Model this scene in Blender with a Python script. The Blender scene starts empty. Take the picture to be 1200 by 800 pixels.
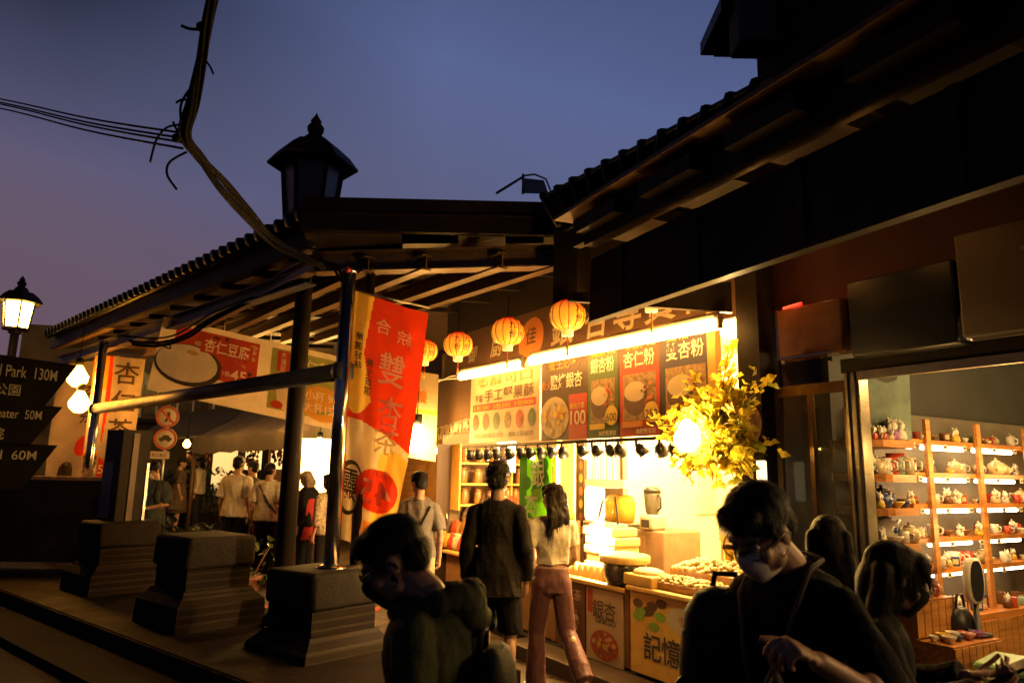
import bpy, bmesh, math, random
from mathutils import Vector, Matrix, noise as mnoise
random.seed(7)
R = math.radians
scene = bpy.context.scene
COL = scene.collection
V = Vector

# ------------------------------------------------------------------ camera
FPX, PITCH, ROLL, EYE = 850.0, math.atan(155 / 850), R(1.1), 1.66
_rt, _fw, _up = V((1, 0, 0)), V((0, math.cos(PITCH), math.sin(PITCH))), V((0, -math.sin(PITCH), math.cos(PITCH)))
CX = math.cos(ROLL) * _rt + math.sin(ROLL) * _up
CY = -math.sin(ROLL) * _rt + math.cos(ROLL) * _up
CAM = V((0, 0, EYE))

def ray(px, py):
    return CX * ((px - 600) / FPX) + CY * ((400 - py) / FPX) + _fw

def P(px, py, Y):
    """the world point seen at a photo pixel, Y metres in front of the photographer"""
    d = ray(px, py)
    return CAM + d * (Y / d.y)

# facade frame: x along the shop fronts (towards the right), y inwards, z up
FO = V((0.89, 6.3, 0)); FE = V((.515, -.857, 0)).normalized(); FI = V((-FE.y, FE.x, 0)); FR = math.atan2(FE.y, FE.x)
def W(s, y, z): return FO + FE * s + FI * y + V((0, 0, z))
def fac(px, py, dep=0.0):
    d = ray(px, py); t = ((FO + FI * dep - CAM).dot(FI)) / d.dot(FI)
    p = CAM + d * t - FO
    return p.dot(FE), p.z
# left wall frame: x along the wall towards the photographer, y towards the lane
def on_z(px, py, z): d = ray(px, py); p = CAM + d * ((z - EYE) / d.z); return V((p.x, p.y, 0))
LO = on_z(368, 673, .851); LE = (LO - P(120, 611, 8.7)).xy.to_3d().normalized(); LI = V((-LE.y, LE.x, 0)); LR = math.atan2(LE.y, LE.x)
def LW(u, v, z): return LO + LE * u + LI * v + V((0, 0, z))

def ground_z(x, y):
    return min(max(0.0, (y - 7.0) * .026), .6)

# ------------------------------------------------------------------ materials
def srgb(r, g, b):
    f = lambda c: (c / 255 / 12.92) if c / 255 <= .04045 else ((c / 255 + .055) / 1.055) ** 2.4
    return (f(r), f(g), f(b), 1)

MATS = {}
def mat(key, col=(.5, .5, .5), rough=.6, metal=0, emit=None, es=0, var=.25, scale=9.0, bump=.15, trans=0, glass=False, spec=.5):
    """a procedural material: base colour broken up by noise, a bumpy finish; optional translucency for thin cloth or emission for lamps"""
    if key in MATS: return MATS[key]
    m = bpy.data.materials.new(key); m.use_nodes = True
    nt = m.node_tree; nd = nt.nodes; lk = nt.links
    b = nd['Principled BSDF']
    c = tuple(col[:3]) + (1,)
    b.inputs['Roughness'].default_value = rough
    b.inputs['Metallic'].default_value = metal
    b.inputs['Specular IOR Level'].default_value = spec
    tc = nd.new('ShaderNodeTexCoord')
    if var > 0:
        n = nd.new('ShaderNodeTexNoise'); n.inputs['Scale'].default_value = scale; n.inputs['Detail'].default_value = 6; n.inputs['Roughness'].default_value = .62
        lk.new(tc.outputs['Object'], n.inputs['Vector'])
        rmp = nd.new('ShaderNodeValToRGB'); rmp.color_ramp.elements[0].position = .3; rmp.color_ramp.elements[1].position = .72
        rmp.color_ramp.elements[0].color = tuple(x * (1 - var) for x in c[:3]) + (1,)
        rmp.color_ramp.elements[1].color = tuple(min(1, x * (1 + var * .5)) for x in c[:3]) + (1,)
        lk.new(n.outputs['Fac'], rmp.inputs['Fac']); lk.new(rmp.outputs['Color'], b.inputs['Base Color'])
        if metal < .5:
            rr = nd.new('ShaderNodeMapRange'); rr.inputs['To Min'].default_value = max(.05, rough - .15); rr.inputs['To Max'].default_value = min(1, rough + .15)
            lk.new(n.outputs['Fac'], rr.inputs['Value']); lk.new(rr.outputs['Result'], b.inputs['Roughness'])
    else:
        b.inputs['Base Color'].default_value = c
    if bump > 0:
        n2 = nd.new('ShaderNodeTexNoise'); n2.inputs['Scale'].default_value = scale * 6; n2.inputs['Detail'].default_value = 4
        lk.new(tc.outputs['Object'], n2.inputs['Vector'])
        bp = nd.new('ShaderNodeBump'); bp.inputs['Strength'].default_value = bump; bp.inputs['Distance'].default_value = .01
        lk.new(n2.outputs['Fac'], bp.inputs['Height']); lk.new(bp.outputs['Normal'], b.inputs['Normal'])
    if emit:
        b.inputs['Emission Color'].default_value = tuple(emit[:3]) + (1,); b.inputs['Emission Strength'].default_value = es
    if glass:
        b.inputs['Transmission Weight'].default_value = .92; b.inputs['IOR'].default_value = 1.2
    if trans:
        out = nd['Material Output']
        tr = nd.new('ShaderNodeBsdfTranslucent'); mx = nd.new('ShaderNodeMixShader'); mx.inputs[0].default_value = trans
        tr.inputs['Color'].default_value = c
        if var > 0: lk.new(rmp.outputs['Color'], tr.inputs['Color'])
        lk.new(b.outputs[0], mx.inputs[1]); lk.new(tr.outputs[0], mx.inputs[2]); lk.new(mx.outputs[0], out.inputs['Surface'])
    MATS[key] = m
    return m

def brick_mat(key, c1, c2, mortar, bw, bh, scale=1.0, rough=.8, offset=.5, ms=.012, coords='Object', rot=(0, 0, 0)):
    if key in MATS: return MATS[key]
    m = bpy.data.materials.new(key); m.use_nodes = True
    nt = m.node_tree; nd = nt.nodes; lk = nt.links; b = nd['Principled BSDF']; b.inputs['Specular IOR Level'].default_value = .14
    tc = nd.new('ShaderNodeTexCoord'); mp = nd.new('ShaderNodeMapping'); mp.inputs['Rotation'].default_value = rot
    lk.new(tc.outputs[coords], mp.inputs['Vector'])
    br = nd.new('ShaderNodeTexBrick'); br.inputs['Color1'].default_value = c1; br.inputs['Color2'].default_value = c2; br.inputs['Mortar'].default_value = mortar
    br.inputs['Scale'].default_value = scale; br.inputs['Brick Width'].default_value = bw; br.inputs['Row Height'].default_value = bh
    br.inputs['Mortar Size'].default_value = ms; br.offset = offset
    lk.new(mp.outputs[0], br.inputs['Vector'])
    n = nd.new('ShaderNodeTexNoise'); n.inputs['Scale'].default_value = 4; n.inputs['Detail'].default_value = 8
    lk.new(tc.outputs[coords], n.inputs['Vector'])
    mx = nd.new('ShaderNodeMix'); mx.data_type = 'RGBA'; mx.blend_type = 'MULTIPLY'; mx.inputs['Factor'].default_value = .7
    lk.new(br.outputs['Color'], mx.inputs['A'])
    r2 = nd.new('ShaderNodeValToRGB'); r2.color_ramp.elements[0].color = (.35, .35, .35, 1); r2.color_ramp.elements[0].position = .3; r2.color_ramp.elements[1].position = .7
    lk.new(n.outputs['Fac'], r2.inputs['Fac']); lk.new(r2.outputs['Color'], mx.inputs['B']); lk.new(mx.outputs['Result'], b.inputs['Base Color'])
    rr = nd.new('ShaderNodeMapRange'); rr.inputs['To Min'].default_value = rough - .25; rr.inputs['To Max'].default_value = min(1, rough + .1)
    lk.new(n.outputs['Fac'], rr.inputs['Value']); lk.new(rr.outputs['Result'], b.inputs['Roughness'])
    bp = nd.new('ShaderNodeBump'); bp.inputs['Strength'].default_value = .6; bp.inputs['Distance'].default_value = .008; bp.invert = True
    ad = nd.new('ShaderNodeMath'); ad.operation = 'SUBTRACT'; lk.new(br.outputs['Fac'], ad.inputs[0])
    n3 = nd.new('ShaderNodeTexNoise'); n3.inputs['Scale'].default_value = 45; lk.new(tc.outputs[coords], n3.inputs['Vector'])
    ml = nd.new('ShaderNodeMath'); ml.operation = 'MULTIPLY'; ml.inputs[1].default_value = .6; lk.new(n3.outputs['Fac'], ml.inputs[0]); lk.new(ml.outputs[0], ad.inputs[1])
    lk.new(ad.outputs[0], bp.inputs['Height']); lk.new(bp.outputs['Normal'], b.inputs['Normal'])
    MATS[key] = m
    return m

def wood_mat(key, col, rough=.45, rot=(0, 0, 0), scale=3.0):
    if key in MATS: return MATS[key]
    m = bpy.data.materials.new(key); m.use_nodes = True
    nt = m.node_tree; nd = nt.nodes; lk = nt.links; b = nd['Principled BSDF']
    tc = nd.new('ShaderNodeTexCoord'); mp = nd.new('ShaderNodeMapping'); mp.inputs['Rotation'].default_value = rot; mp.inputs['Scale'].default_value = (1, 8, 8)
    lk.new(tc.outputs['Object'], mp.inputs[0])
    n = nd.new('ShaderNodeTexNoise'); n.inputs['Scale'].default_value = scale; n.inputs['Detail'].default_value = 7; n.inputs['Distortion'].default_value = 1.2
    lk.new(mp.outputs[0], n.inputs['Vector'])
    r = nd.new('ShaderNodeValToRGB'); r.color_ramp.elements[0].position = .32; r.color_ramp.elements[1].position = .68
    r.color_ramp.elements[0].color = (col[0] * .5, col[1] * .42, col[2] * .35, 1); r.color_ramp.elements[1].color = tuple(col[:3]) + (1,)
    lk.new(n.outputs['Fac'], r.inputs[0]); lk.new(r.outputs[0], b.inputs['Base Color']); b.inputs['Roughness'].default_value = rough
    bp = nd.new('ShaderNodeBump'); bp.inputs['Strength'].default_value = .15; bp.inputs['Distance'].default_value = .005
    lk.new(n.outputs['Fac'], bp.inputs['Height']); lk.new(bp.outputs[0], b.inputs['Normal'])
    MATS[key] = m
    return m

def lamp_mat(key, col, es): return mat(key, (.8, .8, .8), emit=col, es=es, var=0, bump=0)

# ------------------------------------------------------------------ mesh builder
_TXT = {}
def text_mesh(s, bold=0.0):
    bold = min(bold * .5, .02)
    k = (s, bold)
    if k in _TXT: return _TXT[k]
    cu = bpy.data.curves.new('lettering', 'FONT'); cu.body = s; cu.size = 1; cu.offset = bold; cu.fill_mode = 'FRONT'; cu.resolution_u = 4
    cu.align_x = 'CENTER'; cu.align_y = 'CENTER'
    o = bpy.data.objects.new('lettering', cu); COL.objects.link(o)
    dg = bpy.context.evaluated_depsgraph_get(); ev = o.evaluated_get(dg); me = ev.to_mesh()
    vs = [v.co.copy() for v in me.vertices]; fs = [tuple(p.vertices) for p in me.polygons]
    ev.to_mesh_clear(); bpy.data.objects.remove(o); bpy.data.curves.remove(cu)
    if vs:
        x0 = min(v.x for v in vs); x1 = max(v.x for v in vs); y0 = min(v.y for v in vs); y1 = max(v.y for v in vs)
        c = V(((x0 + x1) / 2, (y0 + y1) / 2, 0)); vs = [v - c for v in vs]; dim = (x1 - x0, y1 - y0)
    else: dim = (1, 1)
    _TXT[k] = (vs, fs, dim)
    return _TXT[k]

def fine_mesh(vs, fs, L):
    bm = bmesh.new(); q = [bm.verts.new(v) for v in vs]
    for f in fs:
        try: bm.faces.new([q[i] for i in f])
        except ValueError: pass
    bmesh.ops.triangulate(bm, faces=bm.faces[:])
    for _ in range(3):
        e = [x for x in bm.edges if x.calc_length() > L]
        if not e: break
        bmesh.ops.subdivide_edges(bm, edges=e, cuts=1); bmesh.ops.triangulate(bm, faces=bm.faces[:])
    bm.verts.index_update(); vs = [v.co.copy() for v in bm.verts]; fs = [tuple(v.index for v in f.verts) for f in bm.faces]; bm.free()
    return vs, fs

class MB:
    def __init__(s): s.v = []; s.f = []; s.m = []; s.mats = []; s.sm = []
    def _mi(s, m):
        if m not in s.mats: s.mats.append(m)
        return s.mats.index(m)
    def add(s, vs, fs, m, smooth=False):
        o = len(s.v); mi = s._mi(m)
        s.v.extend(V(v) for v in vs)
        for f in fs: s.f.append(tuple(i + o for i in f)); s.m.append(mi); s.sm.append(smooth)
    def box(s, c, d, m, rot=None, taper=1.0):
        c = V(c); hx, hy, hz = d[0] / 2, d[1] / 2, d[2] / 2
        pts = [V((x * hx * (taper if z > 0 else 1), y * hy * (taper if z > 0 else 1), z * hz)) for z in (-1, 1) for x, y in ((-1, -1), (1, -1), (1, 1), (-1, 1))]
        if rot is not None: pts = [rot @ p for p in pts]
        s.add([p + c for p in pts], [(3, 2, 1, 0), (4, 5, 6, 7), (0, 1, 5, 4), (1, 2, 6, 5), (2, 3, 7, 6), (3, 0, 4, 7)], m); return s
    def bb(s, a, b, m):
        a, b = V(a), V(b); return s.box((a + b) / 2, [abs(x) for x in (b - a)], m)
    def bbev(s, c, d, m, r=.02, n=3, rot=None):
        """box with rounded vertical corners and softened top/bottom edges"""
        hx, hy, hz = d[0] / 2, d[1] / 2, d[2] / 2; r = min(r, hx * .98, hy * .98, hz * .98)
        rings = []
        prof = [(-hz, r)] + [(-hz + r * (1 - math.cos(a)), r * (1 - math.sin(a))) for a in [math.pi / 2 * k / n for k in range(1, n + 1)]]
        prof += [(-z, i) for z, i in reversed(prof)]
        for z, ins in prof:
            ring = []
            for qx, qy, a0 in ((1, 1, 0), (-1, 1, 90), (-1, -1, 180), (1, -1, 270)):
                for k in range(n + 1):
                    a = R(a0 + 90 * k / n); rr = r - ins
                    ring.append(V((qx * (hx - r) + rr * math.cos(a), qy * (hy - r) + rr * math.sin(a), z)))
            rings.append(ring)
        s.loft(rings, m, c, rot); return s
    def loft(s, rings, m, c=(0, 0, 0), rot=None, smooth=True, caps=True):
        N = len(rings[0]); vs = [p for r in rings for p in r]
        if rot is not None: vs = [rot @ V(p) for p in vs]
        vs = [V(p) + V(c) for p in vs]
        fs = []
        for i in range(len(rings) - 1):
            for j in range(N):
                k = (j + 1) % N; fs.append((i * N + j, i * N + k, (i + 1) * N + k, (i + 1) * N + j))
        if caps: fs.append(tuple(reversed(range(N)))); fs.append(tuple(range((len(rings) - 1) * N, len(rings) * N)))
        s.add(vs, fs, m, smooth); return s
    def lathe(s, prof, c, m, n=16, rot=None, smooth=True, scale=(1, 1)):
        rings = [[V((r * math.cos(2 * math.pi * j / n) * scale[0], r * math.sin(2 * math.pi * j / n) * scale[1], z)) for j in range(n)] for r, z in prof]
        s.loft(rings, m, c, rot, smooth); return s
    def cyl(s, a, b, r0, m, r1=None, n=12, smooth=True):
        a, b = V(a), V(b); q = (b - a).to_track_quat('Z', 'Y').to_matrix(); L = (b - a).length
        s.lathe([(r0, 0), (r0 if r1 is None else r1, L)], a, m, n, q, smooth); return s
    def tube(s, pts, r, m, n=8, smooth=True):
        pts = [V(p) for p in pts]; rs = r if isinstance(r, (list, tuple)) else [r] * len(pts)
        rings = []; ref = None
        for i, p in enumerate(pts):
            t = (pts[min(i + 1, len(pts) - 1)] - pts[max(i - 1, 0)]).normalized()
            if ref is None: ref = t.orthogonal().normalized()
            ref = (ref - t * ref.dot(t)).normalized(); bn = t.cross(ref)
            rings.append([p + (ref * math.cos(2 * math.pi * j / n) + bn * math.sin(2 * math.pi * j / n)) * rs[i] for j in range(n)])
        s.loft(rings, m, smooth=smooth); return s
    def ball(s, c, r, m, n=12, k=8, rot=None):
        rx, ry, rz = (r, r, r) if not isinstance(r, (list, tuple)) else r
        rings = [[V((rx * math.sin(a) * math.cos(2 * math.pi * j / n), ry * math.sin(a) * math.sin(2 * math.pi * j / n), -rz * math.cos(a))) for j in range(n)]
                 for a in [math.pi * (.04 + .92 * i / k) for i in range(k + 1)]]
        s.loft(rings, m, c, rot); return s
    def quad(s, a, b, c, d, m): s.add([a, b, c, d], [(0, 1, 2, 3)], m); return s
    def poly(s, pts, m): s.add(pts, [tuple(range(len(pts)))], m); return s
    def prism(s, pts, ext, m):
        n = len(pts); e = V(ext); vs = [V(p) for p in pts] + [V(p) + e for p in pts]
        s.add(vs, [tuple(reversed(range(n))), tuple(range(n, 2 * n))] + [(i, (i + 1) % n, n + (i + 1) % n, n + i) for i in range(n)], m); return s
    def disc(s, c, ux, uy, m, n=24):
        c, ux, uy = V(c), V(ux), V(uy)
        s.poly([c + ux * math.cos(2 * math.pi * j / n) + uy * math.sin(2 * math.pi * j / n) for j in range(n)], m); return s
    def ring(s, c, ux, uy, m, w=.15, n=28):
        c, ux, uy = V(c), V(ux), V(uy)
        vs = [c + (ux * math.cos(2 * math.pi * j / n) + uy * math.sin(2 * math.pi * j / n)) * k for k in (1, 1 - w) for j in range(n)]
        s.add(vs, [(j, (j + 1) % n, n + (j + 1) % n, n + j) for j in range(n)], m); return s
    def text(s, t, c, ux, uy, h, m, bold=.012, w=None, fn=None):
        """flat lettering of height h (per line em box), centred at c; w squeezes it to that width; fn(u, v) maps flat cloth coordinates to points"""
        vs, fs, dim = text_mesh(t, bold)
        k = h / max(dim[1], .3); kx = k if w is None else w / max(dim[0], .05)
        if fn:
            vs, fs = fine_mesh([V((v.x * kx, v.y * k, 0)) for v in vs], fs, .05); s.add([fn(c[0] + v.x, c[1] + v.y) for v in vs], fs, m)
        else:
            c, ux, uy = V(c), V(ux), V(uy); s.add([c + ux * v.x * kx + uy * v.y * k for v in vs], fs, m)
        return s
    def build(s, name, parent=None, M=None):
        me = bpy.data.meshes.new(name)
        vs = s.v if M is None else [M @ v for v in s.v]
        me.from_pydata([tuple(v) for v in vs], [], s.f)
        for m in s.mats: me.materials.append(m)
        me.polygons.foreach_set('material_index', s.m); me.polygons.foreach_set('use_smooth', s.sm); me.update()
        o = bpy.data.objects.new(name, me); COL.objects.link(o)
        if parent is not None: o.parent = parent
        return o

def tag(o, label, cat, group=None, kind=None):
    if label: o['label'] = label
    if cat: o['category'] = cat
    if group: o['group'] = group
    if kind: o['kind'] = kind
    return o
def thing(name, label, cat, loc=(0, 0, 0), rotz=0, group=None):
    o = bpy.data.objects.new(name, None); COL.objects.link(o); o.empty_display_size = .1
    o.location = loc; o.rotation_euler = (0, 0, rotz)
    return tag(o, label, cat, group)
def struct(o): o['kind'] = 'structure'; return o
def place(o, loc, rotz=0): o.location = loc; o.rotation_euler = (0, 0, rotz); return o
def dup(o, loc, rotz=None, label=None, group=None, scale=None):
    c = o.copy(); COL.objects.link(c); c.location = loc
    if rotz is not None: c.rotation_euler = (0, 0, rotz)
    if label: c['label'] = label
    if group: c['group'] = group
    if scale: c.scale = (scale,) * 3
    for ch in o.children:
        d = ch.copy(); COL.objects.link(d); d.parent = c
        for g in ch.children:
            e = g.copy(); COL.objects.link(e); e.parent = d
    return c
def frameF(s, y, z): return W(s, y, z), FR
def lamp(kind, name, loc, power, col, size=.1, size_y=None, rot=None, parent=None):
    l = bpy.data.lights.new(name, kind); l.energy = power; l.color = col
    if kind == 'AREA':
        l.size = size
        if size_y: l.shape = 'RECTANGLE'; l.size_y = size_y
    else: l.shadow_soft_size = size
    if kind == 'SPOT': l.spot_size = R(110); l.spot_blend = .6
    o = bpy.data.objects.new(name, l); COL.objects.link(o); o.location = loc
    if rot: o.rotation_euler = rot
    if parent: o.parent = parent
    return o
UX, UZ = V((1, 0, 0)), V((0, 0, 1))

# ------------------------------------------------------------------ camera object, world, render settings
cd = bpy.data.cameras.new('camera'); cam = bpy.data.objects.new('camera', cd); COL.objects.link(cam)
cam.matrix_world = Matrix.Translation(CAM) @ Matrix((CX, CY, -_fw)).transposed().to_4x4()
cd.sensor_width = 36; cd.sensor_fit = 'HORIZONTAL'; cd.lens = 36 * FPX / 1200; cd.clip_end = 2000; cd.clip_start = .05
cd.dof.use_dof = True; cd.dof.focus_distance = 5.6; cd.dof.aperture_fstop = 3.2
scene.camera = cam
scene.view_settings.view_transform = 'Standard'; scene.view_settings.look = 'None'; scene.view_settings.exposure = 0; scene.view_settings.gamma = 1
try:
    scene.cycles.use_denoising = True; scene.cycles.max_bounces = 7; scene.cycles.diffuse_bounces = 3; scene.cycles.glossy_bounces = 3
    scene.cycles.sample_clamp_indirect = 6; scene.cycles.caustics_reflective = False; scene.cycles.caustics_refractive = False
    scene.cycles.volume_bounces = 0
except Exception: pass

w = bpy.data.worlds.new('World'); scene.world = w; w.use_nodes = True
nt = w.node_tree; nd = nt.nodes; lk = nt.links; bg = nd['Background']
sky = nd.new('ShaderNodeTexSky'); sky.sky_type = 'NISHITA'; sky.sun_disc = False; sky.sun_elevation = R(-2.5); sky.sun_rotation = R(-60); sky.air_density = 1.2; sky.dust_density = 1.5
tc = nd.new('ShaderNodeTexCoord'); sp = nd.new('ShaderNodeSeparateXYZ'); lk.new(tc.outputs['Generated'], sp.inputs[0])
# dusk: violet haze over the hills towards the west, slate blue above
sx = nd.new('ShaderNodeMath'); sx.operation = 'MULTIPLY'; sx.inputs[1].default_value = .22; lk.new(sp.outputs['X'], sx.inputs[0])
ad = nd.new('ShaderNodeMath'); ad.operation = 'ADD'; lk.new(sp.outputs['Z'], ad.inputs[0]); lk.new(sx.outputs[0], ad.inputs[1])
rp = nd.new('ShaderNodeValToRGB'); cr = rp.color_ramp
cr.elements[0].position = 0.0; cr.elements[0].color = srgb(104, 82, 96)
cr.elements[1].position = .72; cr.elements[1].color = srgb(58, 70, 112)
for p_, c_ in ((.165, (100, 86, 106)), (.27, (90, 90, 122)), (.36, (92, 97, 132)), (.50, (89, 101, 146)), (.57, (80, 92, 134))):
    e = cr.elements.new(p_); e.color = srgb(*c_)
lk.new(ad.outputs[0], rp.inputs[0])
mx = nd.new('ShaderNodeMix'); mx.data_type = 'RGBA'; mx.blend_type = 'ADD'; mx.inputs['Factor'].default_value = .01
cn = nd.new('ShaderNodeTexNoise'); cn.inputs['Scale'].default_value = 3.2; cn.inputs['Detail'].default_value = 5; cn.inputs['Roughness'].default_value = .55; lk.new(tc.outputs['Generated'], cn.inputs['Vector'])
cm = nd.new('ShaderNodeMapRange'); cm.inputs['From Min'].default_value = .3; cm.inputs['From Max'].default_value = .7; cm.inputs['To Min'].default_value = .955; cm.inputs['To Max'].default_value = 1.02; lk.new(cn.outputs['Fac'], cm.inputs['Value'])
cv = nd.new('ShaderNodeVectorMath'); cv.operation = 'SCALE'; lk.new(rp.outputs[0], cv.inputs[0]); lk.new(cm.outputs[0], cv.inputs['Scale'])
lk.new(cv.outputs[0], mx.inputs['A']); lk.new(sky.outputs[0], mx.inputs['B']); 
# sky strength cut overhead and behind the camera to lower the fill light
zf = nd.new('ShaderNodeMapRange'); zf.inputs['From Min'].default_value = .62; zf.inputs['From Max'].default_value = .9; zf.inputs['To Min'].default_value = 1; zf.inputs['To Max'].default_value = .22; lk.new(sp.outputs['Z'], zf.inputs['Value'])
yf = nd.new('ShaderNodeMapRange'); yf.inputs['From Min'].default_value = .1; yf.inputs['From Max'].default_value = .58; yf.inputs['To Min'].default_value = .22; yf.inputs['To Max'].default_value = 1; lk.new(sp.outputs['Y'], yf.inputs['Value'])
mm = nd.new('ShaderNodeMath'); mm.operation = 'MULTIPLY'; lk.new(zf.outputs[0], mm.inputs[0]); lk.new(yf.outputs[0], mm.inputs[1])
ra_ = nd.new('ShaderNodeMapRange'); ra_.inputs['From Min'].default_value = .34; ra_.inputs['From Max'].default_value = .54; lk.new(sp.outputs['Z'], ra_.inputs['Value'])  # upper left of the sky darkened to imitate lens vignetting
rb_ = nd.new('ShaderNodeMapRange'); rb_.inputs['From Min'].default_value = -.10; rb_.inputs['From Max'].default_value = -.50; lk.new(sp.outputs['X'], rb_.inputs['Value'])
rm_ = nd.new('ShaderNodeMath'); rm_.operation = 'MULTIPLY'; lk.new(ra_.outputs[0], rm_.inputs[0]); lk.new(rb_.outputs[0], rm_.inputs[1])
rs_ = nd.new('ShaderNodeMath'); rs_.operation = 'MULTIPLY_ADD'; rs_.inputs[1].default_value = -.92; rs_.inputs[2].default_value = 1; lk.new(rm_.outputs[0], rs_.inputs[0])
m3_ = nd.new('ShaderNodeMath'); m3_.operation = 'MULTIPLY'; lk.new(mm.outputs[0], m3_.inputs[0]); lk.new(rs_.outputs[0], m3_.inputs[1]); lk.new(m3_.outputs[0], bg.inputs['Strength'])
lk.new(mx.outputs['Result'], bg.inputs['Color'])
# ================================================================== SETTING
M_stone = brick_mat('lane_paving', (.085, .06, .042, 1), (.06, .043, .032, 1), (.02, .016, .013, 1), .6, .3, 1.0, .55, ms=.008, rot=(0, 0, R(31)))
M_dark = mat('dark_brown_steel', (.022, .015, .011), .55, spec=.14, var=.4)
M_soffit = mat('dark_brown_soffit', (.03, .018, .011), .6, var=.35, scale=5)
M_fascia = mat('dark_painted_fascia', (.014, .010, .009), .5, spec=.14, var=.45, scale=3)
M_panel = mat('black_green_awning_board', (.009, .010, .0095), .6, spec=.14, var=.4, scale=3)
M_tile = mat('black_roof_tile', (.010, .010, .011), .45, spec=.14, var=.5, scale=12)
M_slate = mat('slate_blue_steel', (.04, .042, .052), .45, var=.35, scale=6)
M_chrome = mat('polished_steel', (.62, .60, .56), .16, 1.0, var=.2, scale=20, bump=.03)
M_galv = mat('galvanised_steel', (.35, .34, .32), .35, .9, var=.35, scale=14, bump=.08)
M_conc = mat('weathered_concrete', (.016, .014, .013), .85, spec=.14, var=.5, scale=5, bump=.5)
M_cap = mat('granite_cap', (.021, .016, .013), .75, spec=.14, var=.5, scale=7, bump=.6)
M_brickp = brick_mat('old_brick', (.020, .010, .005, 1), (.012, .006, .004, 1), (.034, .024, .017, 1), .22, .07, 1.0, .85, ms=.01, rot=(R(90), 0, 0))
M_brickt = brick_mat('brick_paving', (.014, .0045, .0025, 1), (.009, .003, .002, 1), (.003, .0025, .002, 1), .22, .075, 1.0, .75, ms=.01)
M_soldier = brick_mat('soldier_brick', (.045, .024, .016, 1), (.028, .016, .011, 1), (.006, .005, .005, 1), .075, .30, 1.0, .85, offset=0, ms=.012, rot=(R(90), 0, 0))
M_black = mat('black_plastic', (.012, .012, .012), .4, var=.2)
M_white = mat('white_paint', (.75, .72, .66), .5, var=.12)
M_wire = mat('black_cable', (.006, .005, .0045), .7, var=.3, spec=.08)

# ground: one sheet to the horizon, rising gently up the lane
def ground():
    xs = [-400, -120, -50] + [-30 + 1.0 * i for i in range(61)] + [50, 120, 400]
    ys = [-400, -60, -20] + [-10 + 1.0 * i for i in range(61)] + [80, 150, 400]
    vs, fs = [], []
    for y in ys:
        for x in xs: vs.append((x, y, ground_z(x, y)))
    n = len(xs)
    for j in range(len(ys) - 1):
        for i in range(n - 1): fs.append((j * n + i, j * n + i + 1, (j + 1) * n + i + 1, (j + 1) * n + i))
    b = MB(); b.add(vs, fs, M_stone, True); return struct(b.build('ground'))
ground()

# ---- low brick wall with its stone capped pillars (left)
t = thing('brick_wall', 'low brick wall with a soldier course edge along the left of the lane', 'wall', LW(0, 0, 0), LR)
M_brickt.node_tree.nodes
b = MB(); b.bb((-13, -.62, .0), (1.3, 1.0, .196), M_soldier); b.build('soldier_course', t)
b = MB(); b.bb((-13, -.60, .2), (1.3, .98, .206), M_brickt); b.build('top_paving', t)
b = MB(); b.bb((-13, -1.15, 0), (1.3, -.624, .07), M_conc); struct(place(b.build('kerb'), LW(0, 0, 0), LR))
b = MB(); b.quad((-40, -14, .006), (30, -14, .006), (30, -1.15, .006), (-40, -1.15, .006), mat('dark_asphalt', (.010, .009, .009), .85, var=.5, scale=3, bump=.6)); struct(place(b.build('road'), LW(0, 0, 0), LR))

PILL = [(LW(0, 0, .206), 0, 'nearest brick pillar under the polished flag pole, beside the man in the green hooded jacket'),
        (P(222, 627, 6.9), .17, 'brick pillar with stone cap between the lamp post and the dark notice box'),
        (P(120, 611, 8.7), .16, 'farthest brick pillar with stone cap, carrying the dark notice box')]
PTOP = []
for q, up, lab in PILL:
    t = thing('brick_pillar', lab, 'pillar', (q.x, q.y, .206), LR, 'stone capped brick pillars along the low wall')
    cxx, cyy = -.34, .34; PTOP.append((V((q.x, q.y, 0)), .206 + .645 + up))
    b = MB()
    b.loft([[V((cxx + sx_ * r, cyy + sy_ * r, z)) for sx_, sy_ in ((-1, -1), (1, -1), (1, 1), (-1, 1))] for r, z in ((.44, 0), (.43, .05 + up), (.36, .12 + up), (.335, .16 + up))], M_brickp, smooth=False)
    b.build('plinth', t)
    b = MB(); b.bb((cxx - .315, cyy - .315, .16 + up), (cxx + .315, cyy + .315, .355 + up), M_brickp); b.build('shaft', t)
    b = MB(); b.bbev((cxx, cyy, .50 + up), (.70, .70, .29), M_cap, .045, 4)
    for k in range(len(b.v)):
        v_ = b.v[k]; b.v[k] = v_ + V((mnoise.noise(v_ * 6 + q), mnoise.noise(v_ * 6 - q), mnoise.noise(v_ * 5 + q * 2))) * .012
    b.build('cap', t)

# posts and rail
def post_between(name, label, cat, a, bpt, r, m, parts=True):
    t = thing(name, label, cat, a); d = V(bpt) - V(a)
    b = MB(); b.cyl((0, 0, .012), d, r, m, n=20); b.build('tube', t)
    b = MB(); b.lathe([(r * 2.0, 0), (r * 2.0, .012), (r * 1.35, .03), (r * 1.02, .04)], (0, 0, 0), m, 20); b.build('base_flange', t)
    b = MB(); b.lathe([(r * 1.05, 0), (r * 1.12, .02), (r * .6, .05)], d, m, 16); b.build('end_cap', t)
    return t
FP = on_z(388, 664, .858); FP.z = .846
post_between('flag_pole', 'polished steel pole standing on the nearest brick pillar with the red flag', 'pole', FP, FP + V((0, 0, 2.58)), .066, M_chrome)
pp = P(92, 645, 10.9); pp.z = .2
post_between('steel_post', 'polished steel post at the far end of the slanting rail, below the orange lamps', 'pole', pp, pp + V((0, 0, 3.3)), .06, M_chrome)
ra = FP + V((0, 0, 1.68)); rb = V((pp.x, pp.y, 2.50))
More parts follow.
